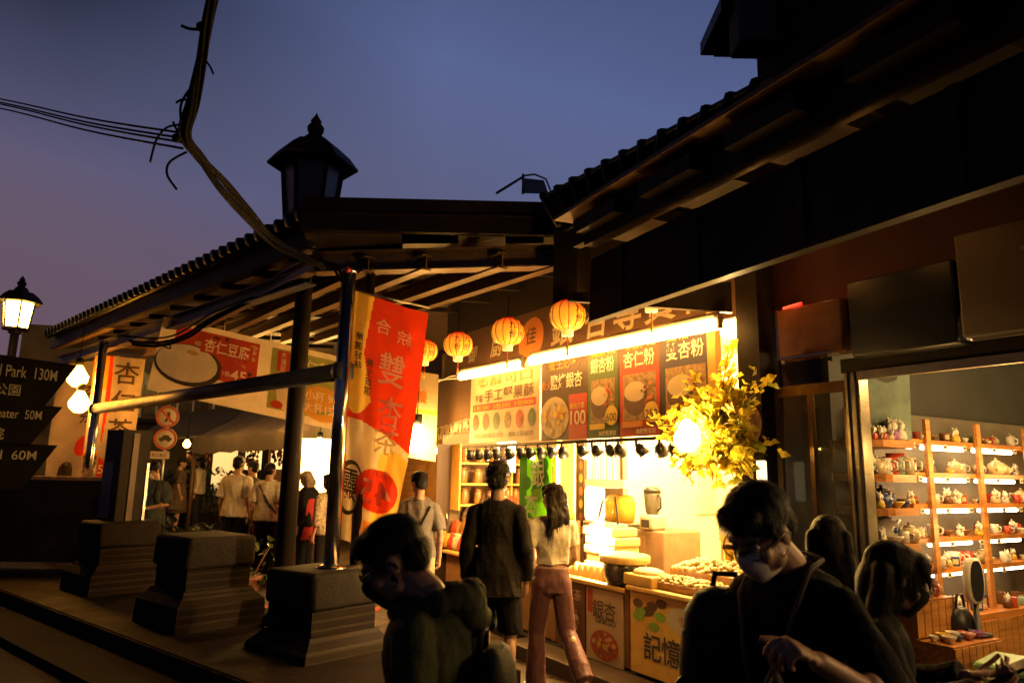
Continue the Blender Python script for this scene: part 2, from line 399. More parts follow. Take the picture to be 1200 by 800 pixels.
t = thing('rail_pipe', 'grey steel rail pipe running level between the two polished posts', 'pipe', ra)
b = MB(); b.cyl((0, 0, 0), rb - ra, .080, M_slate, n=20); b.build('pipe', t)
b = MB(); b.lathe([(.098, -.05), (.098, .05)], (0, 0, 0), M_slate, 18, (rb - ra).to_track_quat('Z', 'Y').to_matrix()); b.build('clamp', t); b = MB(); b.lathe([(.098, -.05), (.098, .05)], rb - ra, M_slate, 18, (rb - ra).to_track_quat('Z', 'Y').to_matrix()); b.build('clamp', t)
# pale flag pole behind the polished one
q = P(388, 640, 6.5); q.z = ground_z(q.x, q.y); 
post_between('banner_pole', 'thin pale plastic banner pole just behind the polished flag pole', 'pole', q, q + V((0, 0, 3.35)), .032, mat('pale_plastic', (.45, .38, .32), .4))

# ---- street lamps
M_frost = mat('unlit_lamp_glass', (.10, .11, .13), .3, var=.3)
M_lit = lamp_mat('lit_lamp_glass', (1, .58, .10), 40)
def street_lamp(loc, label, lit, zc):
    t = thing('street_lamp', label, 'street lamp', loc, R(12))
    g = M_lit if lit else M_frost
    b = MB(); b.cyl((0, 0, 0), (0, 0, zc - .35), .095, M_dark, .082, 16); b.lathe([(.17, 0), (.17, .06), (.12, .12), (.09, .3)], (0, 0, 0), M_dark, 16)
    b.lathe([(.075, 0), (.14, .04), (.10, .09), (.22, .14)], (0, 0, zc - .44), M_dark, 12); b.build('post', t)
    def hexr(r, z): return [V((r * math.cos(R(60 * k)), r * math.sin(R(60 * k)), z)) for k in range(6)]
    b = MB(); b.loft([hexr(.24, zc - .30), hexr(.305, zc + .27)], g, smooth=False); b.build('glass', t)
    b = MB()
    for k in range(6):
        a0 = R(60 * k); b.tube([(.25 * math.cos(a0), .25 * math.sin(a0), zc - .31), (.315 * math.cos(a0), .315 * math.sin(a0), zc + .28)], .022, M_dark, 6)
    b.loft([hexr(.27, zc - .34), hexr(.27, zc - .29)], M_dark, smooth=False); b.loft([hexr(.33, zc + .255), hexr(.33, zc + .30)], M_dark, smooth=False); b.build('frame', t)
    b = MB(); b.loft([hexr(.47, zc + .26), hexr(.475, zc + .28), hexr(.38, zc + .40), hexr(.26, zc + .50), hexr(.17, zc + .52), hexr(.12, zc + .60), hexr(.06, zc + .64)], M_dark, smooth=False)
    cp = b.build('cap', t); b = MB(); b.lathe([(.05, 0), (.085, .05), (.09, .10), (.05, .15), (.06, .17), (.015, .24), (.004, .27)], (0, 0, zc + .62), M_dark, 12); b.build('finial', cp)
    return t
sl = P(357, 180, 7.3); lp = V((P(345, 560, 7.3).x + .02, 7.3, .21))
street_lamp((P(352, 400, 7.3).x, 7.3, .206), 'unlit hexagonal street lamp standing above the roof corner on its dark post', False, sl.z - .206 - .42)
s2 = P(20, 372, 15.5); s2g = ground_z(s2.x, 15.5)
street_lamp((s2.x, 15.5, s2g), 'lit yellow hexagonal street lamp at the far left behind the sign boards', True, s2.z - s2g + .06)
lamp('POINT', 'street_lamp_light', (s2.x, 15.1, s2.z), 14, (1, .55, .15), .25)

# ---- canopy over the lane (left roof)
t = thing('lane_canopy', 'dark tiled roof canopy over the lane with steel beams and rafters', 'canopy', (0, 0, 0))
A = V((-1.95, 6.52, 0)); d45 = V((-.7071, .7071, 0)); n45 = V((.7071, .7071, 0)); L = 9.15
def CP(a, v, z): p = A + d45 * a + n45 * v; return (p.x, p.y, z)
b = MB()
# roof sheet and tile rows
b.prism([CP(0, .02, 3.97), CP(L, .02, 3.97), CP(L, 5.5, 4.25), (0.9, 11.5, 4.25), (.62, 6.50, 4.02), (-1.9, 6.50, 4.02)], (0, 0, .05), M_tile)
b.build('roof_sheet', t)
b = MB(); k = 0.0
while k < L:
    b.tube([CP(k, -.10, 3.99), CP(k, .2, 4.06), CP(k, 1.4, 4.24)], .062, M_tile, 8); k += .21
b.tube([CP(0, -.02, 3.96), CP(L, -.02, 3.96)], .05, M_tile, 6); b.build('roof_tile', t)
def beam(b, p0, p1, wd, ht, m):
    p0, p1 = V(p0), V(p1); dr = (p1 - p0); rot = dr.to_track_quat('X', 'Z').to_matrix()
    b.box((p0 + p1) / 2, (dr.length, wd, ht), m, rot)
def ibeam(b, p0, p1, wd, ht, m):
    p0, p1 = V(p0), V(p1); dr = (p1 - p0); rot = dr.to_track_quat('X', 'Z').to_matrix(); c = (p0 + p1) / 2
    b.box(c, (dr.length, .012, ht - .03), m, rot)
    for s_ in (1, -1): b.box(c + V((0, 0, s_ * (ht / 2 - .0075))), (dr.length, wd, .015), m, rot)
b = MB(); beam(b, CP(0, .06, 3.85), CP(L, .06, 3.85), .05, .24, M_fascia); b.build('eave_fascia', t)
b = MB(); beam(b, CP(.02, .13, 3.735), CP(L, .13, 3.735), .10, .02, mat('warm_brown_trim', (.10, .06, .035), .5)); b.build('eave_trim', t)
b = MB(); ibeam(b, CP(.25, .22, 3.52), CP(L, .22, 3.52), .13, .17, M_slate); b.build('eave_beam', t)
M_lb = mat('brown_steel_beam', (.11, .065, .035), .4, var=.35)
b = MB(); b.prism([(-1.98, 6.40, 3.84), (.62, 6.43, 3.84), (.62, 6.43, 4.16), (-1.98, 6.40, 4.16)], (0, .06, 0), M_fascia); b.box((-.7, 6.395, 4.0), (2.55, .012, .02), M_dark); b.build('front_fascia', t)
b = MB(); ibeam(b, (-1.9, 6.70, 3.60), (.5, 6.33, 3.60), .16, .20, M_lb); b.build('front_beam', t)
# soffit boards between fascia and beam, leaving gaps
for (x0, x1) in ((-1.95, -1.05), (-.52, -.08), (.28, .62)):
    b = MB(); y0 = 6.46; b.prism([(x0, y0, 3.83), (x1, y0, 3.83), (x1, y0 + .16, 3.72), (x0, y0 + .2, 3.72)], (0, .0, .012), M_soffit); b.build('soffit_board', t)
d38 = V((-.616, .788, 0))
for i, s_ in enumerate((-1.9, -1.35, -.8, -.1, .42)):
    b = MB(); p0 = V((s_, 6.62 - .16 * (s_ + 1.9), 3.56)); ibeam(b, p0, p0 + d38 * (5.4 if i > 0 else 7), .10, .15, M_lb); b.build('rafter', t)
for i in range(9):
    b = MB(); p0 = V((-2.0, 6.95, 3.70)) + d38 * (i * .75); beam(b, p0 + V((-.2 - .1 * i, -.1, 0)), p0 + V((2.7, .35, 0)), .05, .06, M_dark); b.build('purlin', t)
for i in range(5):
    p0 = V(CP(.9 + i * 1.5, .25, 3.60)); b = MB(); beam(b, p0, p0 + V((1.3, 1.0, .10)), .05, .08, M_lb); b.build('bracket', t)
b = MB(); b.prism([CP(.1, .3, 3.80), CP(L, .3, 3.80), CP(L, 5.4, 3.92), (0.7, 11.4, 3.92), (.55, 6.6, 3.82), (-1.8, 6.7, 3.80)], (0, 0, .02), mat('corrugated_ceiling', (.045, .03, .022), .45, var=.4, scale=6)); b.build('ceiling_sheet', t)
# two supports inside hidden by the posts
b = MB(); b.cyl((-1.35, 6.65, 3.50), (-1.35, 6.65, .20), .045, M_dark); b.build('support', t)
b = MB(); b.box((.52, 6.2, 3.42), (.22, .35, .70), M_fascia, Matrix.Rotation(R(-25), 3, 'Z')); b.build('beam_end_box', t)
for q_ in ((-.3, 8.6), (-1.6, 10.4)):
    pass

# ---- right hand building: shop fronts with deep eave
t = thing('shop_building', 'dark shop building on the right with a deep tiled eave over its open shop fronts', 'building', (0, 0, 0))
def line2(p0, p1, k): return V(p0).lerp(V(p1), k)
E0, E1 = V((.58, 5.10, 0)), V((2.62, .95, 0))          # outer line of the eave
ed = (E1 - E0).normalized(); en = V((-ed.y, ed.x, 0))   # en points inwards, towards the shops
if en.dot(FI) < 0: en = -en
def EP(a, v, z): p = E0 + ed * a + en * v; return (p.x, p.y, z)
EL = (E1 - E0).length
b = MB(); b.prism([EP(-.2, -.05, 3.35), EP(-.2, -.05, 3.60), EP(-.2, .0, 3.62), EP(-.2, .02, 3.35)], ed * (EL + .2), M_fascia); b.build('eave_fascia', t)
b = MB(); beam(b, EP(-.05, .0, 3.335), EP(EL, .0, 3.335), .09, .03, M_fascia); b.build('eave_trim', t)
# tiled slope from the eave up to the verge line seen against the sky
T0, T1 = V((.24, 5.62, 3.88)), V((3.2, 1.26, 3.98))
b = MB(); S0, S1 = V(EP(-.45, .0, 3.60)), V(EP(EL, .0, 3.60)); B0, B1 = T0 + V((1.4, 1.1, .55)), T1 + V((1.4, 1.1, .55))
b.add([S0, S1, T1, T0, B0, B1, S0 - V((0, 0, .05)), S1 - V((0, 0, .05))], [(0, 1, 2, 3), (3, 2, 5, 4), (6, 7, 1, 0), (6, 0, 3, 4), (4, 5, 7, 6)], M_tile); b.build('roof_slope', t)
b = MB(); td = (T1 - T0); n_ = int(td.length / .185)
for i in range(n_):
    q = T0 + td * (i / n_); k = i / n_; e_ = S0.lerp(S1, k)
    b.tube([e_ + V((-.02, -.02, .01)), q + V((-.01, -.01, .012)), q + V((.25, .2, .11))], .036, M_tile, 7)
b.tube([T0, T1], .03, M_tile, 6); b.build('roof_tile', t)
# hanging awning board with its lit slots above it
G0, G1 = V((.57, 5.28, 0)), V((2.50, 1.22, 0))
gd = (G1 - G0).normalized(); gn = V((-gd.y, gd.x, 0)); gn = gn if gn.dot(FI) > 0 else -gn; GL = (G1 - G0).length
def GP(a, v, z): p = G0 + gd * a + gn * v; return (p.x, p.y, z)
b = MB(); b.prism([GP(0, 0, 2.80), GP(GL, 0, 2.80), GP(GL, .02, 3.27), GP(0, .02, 3.27)], gn * .05, M_panel); b.build('awning_board', t)
for k in range(6):
    b = MB(); b.prism([GP(.4 + .8 * k, -.008, 2.80), GP(.44 + .8 * k, -.008, 2.80), GP(.44 + .8 * k, -.008, 3.26), GP(.4 + .8 * k, -.008, 3.26)], gn * .010, M_fascia); b.build('cover_strip', t)
b = MB(); beam(b, GP(0, .03, 2.79), GP(GL, .03, 2.79), .07, .018, M_fascia); b.build('board_trim', t)
M_slot = mat('slot_ceiling', (.13, .07, .03), .5, var=.5, scale=6)
a = 0.0
for i in range(6):
    b = MB(); b.prism([GP(a + .14, -.2, 3.40), GP(a + .64, -.2, 3.40), GP(a + .64, 1.1, 3.40), GP(a + .14, 1.1, 3.40)], (0, 0, .10), M_fascia); b.build('soffit_board', t); a += .78
b = MB(); b.prism([GP(-.1, -.25, 3.56), GP(GL, -.25, 3.56), GP(GL, 1.6, 3.60), GP(-.1, 1.3, 3.60)], (0, 0, .03), M_slot); b.build('eave_ceiling', t)
for a_, pw_, lab_ in ((.50, 1.0, 'nearest the beam end box'), (1.28, 2.2, 'second from the beam end box'), (2.06, 1.4, 'third from the beam end box'), (3.62, 1.2, 'farthest right, over the sign boards')):  # added bulbs hidden behind the board to brighten the slots
    q_ = V(GP(a_, .42, 3.16)); tt = thing('eave_fill_lamp', 'small added fill lamp hidden under the right eave, ' + lab_, 'lamp', q_)
    b = MB(); b.ball((0, 0, 0), .02, lamp_mat('eave_fill_glow', (1, .45, .1), 3), 8, 6); b.build('bulb', tt); b = MB(); b.cyl((0, 0, .015), (0, 0, .10), .018, M_dark, n=8); b.build('socket', tt)
    lamp('POINT', 'eave_fill_light', q_ + V((0, 0, -.05)), pw_, (1, .42, .09), .03)
# wall over the shop fronts
M_redwall = mat('dark_red_wall', (.06, .02, .012), .7, var=.4, scale=4)
def FB(b, s0, s1, y0, y1, z0, z1, m):
    pts = [W(s0, y0, z0), W(s1, y0, z0), W(s1, y1, z0), W(s0, y1, z0)]; b.prism(pts, (0, 0, z1 - z0), m)
b = MB(); FB(b, -3.6, 1.45, .12, .22, 3.32, 4.2, M_dark); FB(b, 1.45, 6.5, .12, .22, 2.50, 4.2, M_redwall); b.build('upper_wall', t)
b = MB(); FB(b, 1.45, 1.64, -.06, .16, 0, 3.4, M_dark); b.build('corner_column', t)
b = MB(); FB(b, -3.6, 6.5, -.02, .10, .0, .12, M_conc); b.build('plinth', t)
b = MB(); FB(b, -3.5, 1.5, .1, 3.3, .0, .10, mat('shop_floor_tile', (.25, .20, .15), .4)); FB(b, 1.6, 6.0, .1, 3.6, 0, .12, mat('grey_shop_floor', (.10, .11, .11), .45)); b.build('shop_floor', t)
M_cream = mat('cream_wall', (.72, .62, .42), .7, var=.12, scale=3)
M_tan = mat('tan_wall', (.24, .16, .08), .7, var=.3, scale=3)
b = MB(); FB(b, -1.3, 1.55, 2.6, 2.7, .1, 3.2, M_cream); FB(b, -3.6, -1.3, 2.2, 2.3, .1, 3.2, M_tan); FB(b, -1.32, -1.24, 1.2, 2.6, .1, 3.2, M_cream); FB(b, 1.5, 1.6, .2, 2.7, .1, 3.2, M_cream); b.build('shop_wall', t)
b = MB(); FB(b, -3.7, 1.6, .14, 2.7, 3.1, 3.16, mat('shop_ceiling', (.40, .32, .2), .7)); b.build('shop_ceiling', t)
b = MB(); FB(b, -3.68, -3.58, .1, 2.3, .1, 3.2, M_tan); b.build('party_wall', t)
# second storey: parapet, little roof and grey utility box
u0 = P(877, 60, 4.6); 
b = MB(); q0 = P(888, 95, 4.3); b.prism([(q0.x, q0.y, 3.9), (q0.x + 1.7, q0.y - 3.2, 3.9), (q0.x + 3.2, q0.y - 2.2, 3.9), (q0.x + 1.2, q0.y + 1.0, 3.9)], (0, 0, 3.5), mat('dark_plaster', (.035, .032, .032), .7, var=.4)); b.build('upper_storey', t)
b = MB(); q1 = P(846, 22, 4.25); b.box(q1 + V((.2, .1, 0)), (.50, .5, .09), M_tile); b.box(q1 + V((.24, .1, -.06)), (.42, .42, .04), M_fascia); b.build('upper_eave', t)
b = MB(); q2 = P(882, 30, 4.1); b.bbev(q2, (.24, .22, .34), mat('grey_cement_box', (.10, .09, .09), .8), .02); b.build('cement_block', t)
for k in range(4):
    b = MB(); qa = V((q0.x + .25 + .38 * k, q0.y - .49 - .716 * k, 4.75)); b.box(qa, (.03, .5, .55), mat('dark_window', (.02, .022, .026), .2), Matrix.Rotation(R(28), 3, 'Z')); b.build('window', t)

# small steel frame with a sheet on the far roof
t = thing('roof_frame', 'small bent steel frame with clear sheet on the far roof ridge', 'frame', P(615, 222, 7.2))
b = MB()
b.tube([(-.30, 0, -.05), (-.02, 0, .14)], .014, M_galv, 6); b.tube([(-.02, 0, -.05), (-.02, 0, .17)], .014, M_galv, 6); b.tube([(-.02, 0, .15), (.1, .0, .17), (.22, 0, .12), (.28, 0, -.03)], .01, M_galv, 6); b.build('frame', t)
b = MB(); b.quad((-.01, .01, -.04), (.25, .01, -.04), (.2, .01, .11), (-.01, .01, .13), mat('cloudy_sheet', (.16, .18, .24), .4, trans=.3)); b.build('sheet', t)

# ---- cables
def cable_obj(name, label, parts, group=None):
    b = MB()
    for pts, r in parts:
        sm = []
        for i in range(len(pts) - 1):
            p0 = pts[max(i - 1, 0)]; p1 = pts[i]; p2 = pts[i + 1]; p3 = pts[min(i + 2, len(pts) - 1)]
            for k in range(6):
                u = k / 6; sm.append(.5 * ((2 * p1) + (p2 - p0) * u + (2 * p0 - 5 * p1 + 4 * p2 - p3) * u * u + (3 * p1 - p0 - 3 * p2 + p3) * u ** 3))
        sm.append(pts[-1]); b.tube(sm, r, M_wire, 7)
    o = b.build(name); tag(o, label, 'cable', group); return o
rnd = random.Random(3)
main = [(266, -60, 3.4), (247, 10, 3.6), (236, 70, 3.8), (226, 120, 4.0), (217, 158, 4.2), (235, 185, 4.5), (262, 215, 4.9), (290, 248, 5.4), (325, 283, 5.9), (378, 312, 6.2)]
parts = []
for i in range(17):
    a0 = rnd.uniform(0, 6.28); rr = rnd.uniform(.0, .026); pts = []
    for j, (x_, y_, Y_) in enumerate(main):
        sag = (.6 if j in (6, 7, 8) else 1) * (2.2 if j in (6, 7) else 1)
        tw = a0 + j * .5
        o_ = V((math.cos(tw) * rr * sag, math.sin(tw * 1.3) * rr, math.sin(tw) * rr * sag + (-.05 if (j in (6, 7, 8) and i % 5 == 0) else 0)))
        pts.append(P(x_, y_, Y_) + o_)
    parts.append((pts, rnd.uniform(.006, .011)))
parts.append(([P(236, 35, 3.7), P(222, 34, 3.7), P(212, 30, 3.68)], .009))
parts.append(([P(240, 70, 3.8), P(246, 78, 3.8), P(250, 87, 3.8)], .006))
parts.append(([P(226, 100, 3.95), P(213, 120, 4.0), P(212, 140, 4.1), P(216, 152, 4.2)], .008))
parts.append(([P(219, 178, 4.4), P(199, 190, 4.4), P(196, 205, 4.4), P(207, 222, 4.4)], .008))
parts.append(([P(212, 146, 4.15), P(195, 150, 4.15), P(183, 165, 4.15), P(176, 190, 4.15)], .007))
parts.append(([P(222, 118, 4.0), P(213, 117, 4.0), P(206, 121, 4.0)], .007))
parts.append(([P(212, 160, 4.2), P(206, 150, 4.2), P(203, 143, 4.2)], .008))
cable_obj('cable_bundle', 'thick twisted bundle of black cables hanging down to the roof corner', parts)
for q in (P(207, 162, 4.22), P(236, 32, 3.7)):
    b = MB(); b.ball(q, .03, M_wire, 8, 6); tp = b.build('cable_tie'); tp.parent = bpy.data.objects['cable_bundle']
ys = [(116, 152), (120, 158), (127, 170), (122, 163)]
for i, (ya, yb) in enumerate(ys):
    pts = [P(-120, ya - 22, 9.0), P(0, ya, 7.2), P(100, (ya + yb) / 2 + 4, 5.6), P(214, yb + 4, 4.25)]
    labs = ['uppermost thin black wire crossing the sky to the cable bundle', 'second thin black wire from the top crossing the sky to the bundle', 'lowest thin black wire crossing the sky to the cable bundle', 'third thin black wire crossing the sky, just above the lowest one']
    cable_obj('overhead_wire', labs[i], [(pts, .008)], 'thin wires crossing the sky')
# tangle of wires under the left eave
parts = []
for i in range(9):
    a0 = rnd.uniform(-6, 6)
    parts.append(([P(150 + a0, 398 + a0, 8.6), P(185, 400 + a0, 8.5), P(215 + a0, 392 + a0 * .6, 8.4), P(250, 370 + a0, 8.1), P(300 + a0, 348, 7.6)], .010))
parts.append(([P(195, 398, 8.4), P(200, 408, 8.4), P(190, 405, 8.4), P(180, 400, 8.4)], .008))
cable_obj('eave_cables', 'messy tangle of thin black wires under the left eave, over the hanging price banner', parts)
parts = []
for i in range(6):
    a0 = rnd.uniform(-5, 5)
    parts.append(([P(375 + a0, 305, 6.1), P(392 + a0, 312, 6.1), P(402 + a0 * .5, 330, 6.1), P(410 + a0, 345 + 4 * a0, 6.1)], .006))
cable_obj('pole_wires', 'short loose wire ends knotted at the top of the polished flag pole', parts)
t = tag(MB().ball(P(408, 316, 6.0), .025, mat('red_plastic', (.5, .03, .02), .4)).build('red_ball'), 'tiny red plastic ball tied at the flag pole top', 'ball')

# ---- direction sign with three arrow boards
M_signb = mat('dark_olive_sign', (.006, .0045, .0025), .9, spec=.03, var=.4)
M_signt = mat('sign_lettering', (.17, .13, .075), .5, var=.5, scale=20)
SA = P(90, 436, 5.6); sd = V((-.55, -.835, 0)).normalized()     # board runs from the tip towards the photographer
t = thing('direction_sign', 'dark olive finger post with three arrow boards naming roads in English and Chinese', 'sign', (SA + sd * 1.0).xy.to_3d(), 0)
base = t.location
rows = [(438, 402, 468, 'Memorial Park  130M', '紀念公園', 88), (476, 458, 512, 'Shengping Theater  50M', '昇平戲院', 73), (520, 512, 566, 'Shuqi Road  60M', '豎崎路', 76)]
bz = [(P(90, 436, 5.6).z - .09), 0, 0]
for i, (zt, hh) in enumerate(((P(88, 452, 5.6).z, .36), (P(88, 497, 5.6).z - .02, .33), (P(88, 541, 5.6).z - .03, .34))):
    tip = V((SA.x, SA.y, 0)) + sd * (.0 if i == 0 else .07); z = zt
    def bp(a, zz): q = tip + sd * a; return V((q.x - base.x, q.y - base.y, zz))
    b = MB(); nrm = V((-sd.y, sd.x, 0)); nrm = nrm if nrm.dot(-V((SA.x, SA.y, 0))) > 0 else -nrm
    b.prism([bp(1.5, z - hh / 2), bp(.20, z - hh / 2), bp(0, z + hh / 2 - .02), bp(1.5, z + hh / 2)], -nrm * .03, M_signb)
    ux = -sd
    cpt = bp(.62, z + .05) + nrm * .004
    b.text(rows[i][3], bp(.47, z + .06) + nrm * .004, ux, UZ, .085, M_signt, .006, w=.66); b.text(rows[i][4], bp(.55, z - .075) + nrm * .004, ux, UZ, .085, M_signt, .006)
    b.build('board', t)
b = MB(); b.cyl((0, 0, 0), (0, 0, 2.9), .05, M_dark, n=14); b.build('post', t)

# ---- notice box on the farthest pillar
nb = PTOP[2][0] + LE * -.40 + LI * .36; nb.z = PTOP[2][1] - .004
t = thing('notice_box', 'tall dark notice box with a pale blue side panel on the farthest brick pillar', 'notice box', nb, LR)
b = MB(); b.bb((-.26, -.17, 0), (.24, .17, 1.10), mat('dark_box_steel', (.018, .012, .009), .5, spec=.14)); b.build('body', t)
b = MB(); b.bb((-.26, -.176, .03), (.05, -.172, .70), mat('pale_blue_sheet', (.16, .18, .22), .45)); b.build('side_panel', t)
b = MB(); b.bb((.242, -.05, .0), (.26, .02, 1.06), mat('brown_strip', (.10, .045, .02), .4)); b.bb((.242, .14, 0), (.262, .17, .70), M_chrome); b.build('edge_strip', t)
# ================================================================== SIGNS, BANNERS, LAMPS
INK = mat('dark_print', (.03, .022, .016), .6, var=.1, bump=0)
WHT = mat('white_print', (.50, .45, .36), .6, var=.08, bump=0)
CRM = mat('cream_print', (.40, .32, .21), .6, var=.1, bump=0)
RED = mat('red_print', (.33, .035, .018), .6, var=.12, bump=0)
ORG = mat('orange_print', (.42, .15, .03), .6, var=.12, bump=0)
YEL = mat('yellow_print', (.50, .34, .05), .6, var=.1, bump=0)
GRN = mat('green_print', (.05, .09, .025), .6, var=.15, bump=0)
LGR = mat('leaf_green_print', (.20, .42, .03), .6, var=.2, bump=0)
BRN = mat('brown_print', (.085, .042, .022), .6, var=.2, bump=0)
DBR = mat('dark_brown_print', (.05, .025, .014), .6, var=.2, bump=0)
PHO = mat('food_photo', (.24, .15, .07), .6, var=.7, scale=22, bump=0)
PHR = mat('red_food_photo', (.38, .07, .03), .6, var=.7, scale=30, bump=0)
NAV = mat('navy_print', (.03, .025, .05), .6, var=.2, bump=0)

class Poster:
    """a board facing -y in its own frame: (x right, z up); each printed layer lies 1.5 mm above the last"""
    def __init__(s, w, h, m, th=.02, back=None):
        s.b = MB(); s.w = w; s.h = h; s.k = 0; s.b.bb((0, 0, 0), (w, th, h), m)
    def _y(s, lay): return -.0015 * lay
    def rect(s, x0, z0, x1, z1, m, lay=1):
        y = s._y(lay); s.b.quad((x0, y, z0), (x1, y, z0), (x1, y, z1), (x0, y, z1), m); return s
    def oval(s, x, z, rx, rz, m, lay=2): s.b.disc((x, s._y(lay), z), (rx, 0, 0), (0, 0, rz), m); return s
    def ring(s, x, z, rx, rz, m, w=.15, lay=3): s.b.ring((x, s._y(lay), z), (rx, 0, 0), (0, 0, rz), m, w); return s
    def txt(s, t, x, z, h, m, lay=4, bold=.015, w=None): s.b.text(t, (x, s._y(lay), z), UX, UZ, h, m, bold, w); return s
    def blobs(s, x, z, rx, rz, n, mats, lay=3, seed=1):
        r_ = random.Random(seed)
        for i in range(n):
            a = r_.uniform(0, 6.28); q = math.sqrt(r_.random()); rr = r_.uniform(.10, .2) * min(rx, rz)
            s.b.disc((x + rx * q * .85 * math.cos(a), s._y(lay) - .0004 * i, z + rz * q * .85 * math.sin(a)), (rr * r_.uniform(.8, 1.6), 0, 0), (0, 0, rr), r_.choice(mats), 10)
        return s

FN = (-FI)                                    # out of the shop fronts
def fthing(name, label, cat, s, y, z, group=None): return thing(name, label, cat, W(s, y, z), FR, group)
def fput(o, s, y, z): return place(o, W(s, y, z), FR)

# --- shop name board above the menus
p = Poster(5.0, .58, BRN, .05)
def bx_(px, py): return fac(px, py, .06)[0] + 3.55
for t_, px_, py_, h in (('御', 552, 408, .26), ('廚', 580, 402, .27), ('銀', 657, 388, .38), ('杏', 697, 380, .38), ('尊', 733, 372, .38), ('貴', 772, 364, .38), ('品', 822, 352, .36)):
    p.txt(t_, bx_(px_, py_), .29, h, CRM, bold=.03)
lx_ = bx_(620, 396)
p.b.poly([(lx_ + .24 * math.sin(a) * (1 if a < 3.3 else .5), -.003, .25 + .25 * math.cos(a)) for a in [R(10 * k) for k in range(-12, 13)]] + [(lx_ + .05, -.003, .02)], ORG)
p.txt('佳', lx_, .30, .2, DBR, lay=4)
o = fput(p.b.build('shop_name_board'), -3.55, .06, 2.82); o.rotation_euler = (R(-6), 0, FR); tag(o, 'long brown shop name board with big cream characters above the menu boards', 'sign')

# --- menu boards
def menu_board(name, s0, s1, z0, z1, m, label):
    p = Poster(s1 - s0, z1 - z0, m, .025); return p
sA0, zA0 = fac(552, 521); sA1, zA1 = fac(634, 517)
p = Poster(sA1 - sA0, .82, CRM, .02); Wd = sA1 - sA0
p.txt('手工堅果酥', Wd * .58, .52, .135, BRN, bold=.02, w=Wd * .70); p.txt('不黏', Wd * .14, .50, .085, BRN); p.txt('香酥可口', Wd * .5, .68, .11, ORG, w=Wd * .8)
p.rect(.06, .355, Wd - .06, .435, RED); p.txt('1包200  3包500  5包800', Wd / 2, .395, .055, YEL, w=Wd * .85)
for i, m_ in enumerate((BRN, PHR, GRN, PHO, RED, GRN)):
    p.oval(.14 + i * (Wd - .28) / 5, .23, .075, .095, m_); p.blobs(.14 + i * (Wd - .28) / 5, .23, .06, .08, 8, [DBR, PHO, BRN], seed=i)
p.txt('歡迎試吃每日現做．團購宅配服務', Wd / 2, .075, .05, INK, bold=.005, w=Wd * .85)
tag(fput(p.b.build('menu_board'), sA0, -.02, 2.0), 'cream menu board with six round nut pictures, left of the dark menu', 'menu board', 'menu boards over the ginkgo counter')
sB0 = sA1 + .03; sB1, _ = fac(838, 500); Wd = sB1 - sB0
segs = []
p = Poster(Wd, .86, DBR, .03)
c1 = Wd * .33; c2 = Wd * .53; c3 = Wd * .76
p.txt('養生必吃', c1 * .5, .74, .12, ORG, bold=.02); p.txt('鹽烤銀杏', c1 * .56, .56, .15, WHT, bold=.025, w=c1 * .7); p.txt('炭火', c1 * .11, .54, .09, ORG)
p.oval(c1 * .30, .22, .24, .20, CRM); p.blobs(c1 * .30, .22, .22, .18, 26, [PHO, YEL, CRM, ORG], seed=4)
p.rect(c1 * .62, .0, c1 * 1.0, .42, RED); p.txt('每包只要', c1 * .8, .31, .055, YEL); p.txt('100', c1 * .82, .20, .13, WHT, bold=.02)
def powder(x0, x1, m, head, name, price, seed):
    w_ = x1 - x0 - .03; x0 += .015
    p.rect(x0, .0, x0 + w_, .86, m); p.txt(head, x0 + w_ * .36, .765, .075, YEL, bold=.025, w=w_ * .5); p.txt('養生', x0 + w_ * .80, .765, .06, WHT)
    p.txt(name, x0 + w_ / 2, .645, .14, WHT, bold=.03, w=w_ * .8)
    p.rect(x0 + .04, .13, x0 + w_ - .04, .52, PHO, 2); p.oval(x0 + w_ * .40, .30, w_ * .29, .13, BRN, 3); p.oval(x0 + w_ * .40, .37, w_ * .28, .085, CRM, 4)
    p.blobs(x0 + w_ * .72, .36, w_ * .18, .13, 18, [PHR, ORG, BRN], 5, seed)
    p.oval(x0 + w_ * .82, .19, .085, .085, YEL, 9); p.txt(price, x0 + w_ * .82, .175, .07, INK, 10); p.rect(x0 + .04, .075, x0 + w_ * .6, .125, YEL if m is GRN else ORG, 9); p.txt('無糖無添加', x0 + w_ * .66, .04, .045, WHT, 5)
powder(c1, c2, GRN, '補腦', '銀杏粉', '600', 5); powder(c2, c3, RED, '養顏', '杏仁粉', '250', 6); powder(c3, Wd, NAV, '雙倍', '雙杏粉', '450', 7)
tag(fput(p.b.build('menu_board'), sB0, -.015, 1.985), 'wide dark menu board with powder drink pictures and 銀杏粉, 杏仁粉, 雙杏粉', 'menu board', 'menu boards over the ginkgo counter')
t = fthing('menu_rail', 'thin steel rail under the menu boards carrying small black clip spotlights', 'rail', sA0, -.10, 1.955)
b = MB(); b.cyl((0, 0, 0), (sB1 - sA0, 0, 0), .014, M_dark, n=8); b.build('rail', t)
b = MB(); b.bb((sB1 - sA0 + .02, .02, .02), (sB1 - sA0 + .10, .08, .92), mat('yellow_wood_post', (.5, .30, .06), .5)); b.build('end_post', t)
M_spot = lamp_mat('spot_face', (1, .66, .22), 18)
def clip(lit):
    t = thing('clip_spotlight', 'x', 'spotlight', (0, 0, 0), FR)
    b = MB(); b.cyl((0, 0, 0), (0, 0, -.05), .012, M_black, n=6); b.lathe([(.02, 0), (.045, -.03), (.055, -.10), (.05, -.10)], (0, .01, -.03), M_black, 12, Matrix.Rotation(R(35), 3, 'X')); b.build('shade', t)
    if lit: b = MB(); b.ball((0, .065, -.115), .03, M_spot, 8, 6); b.build('bulb', t)
    return t
cl0, cl1 = clip(False), clip(True); nclip = 0
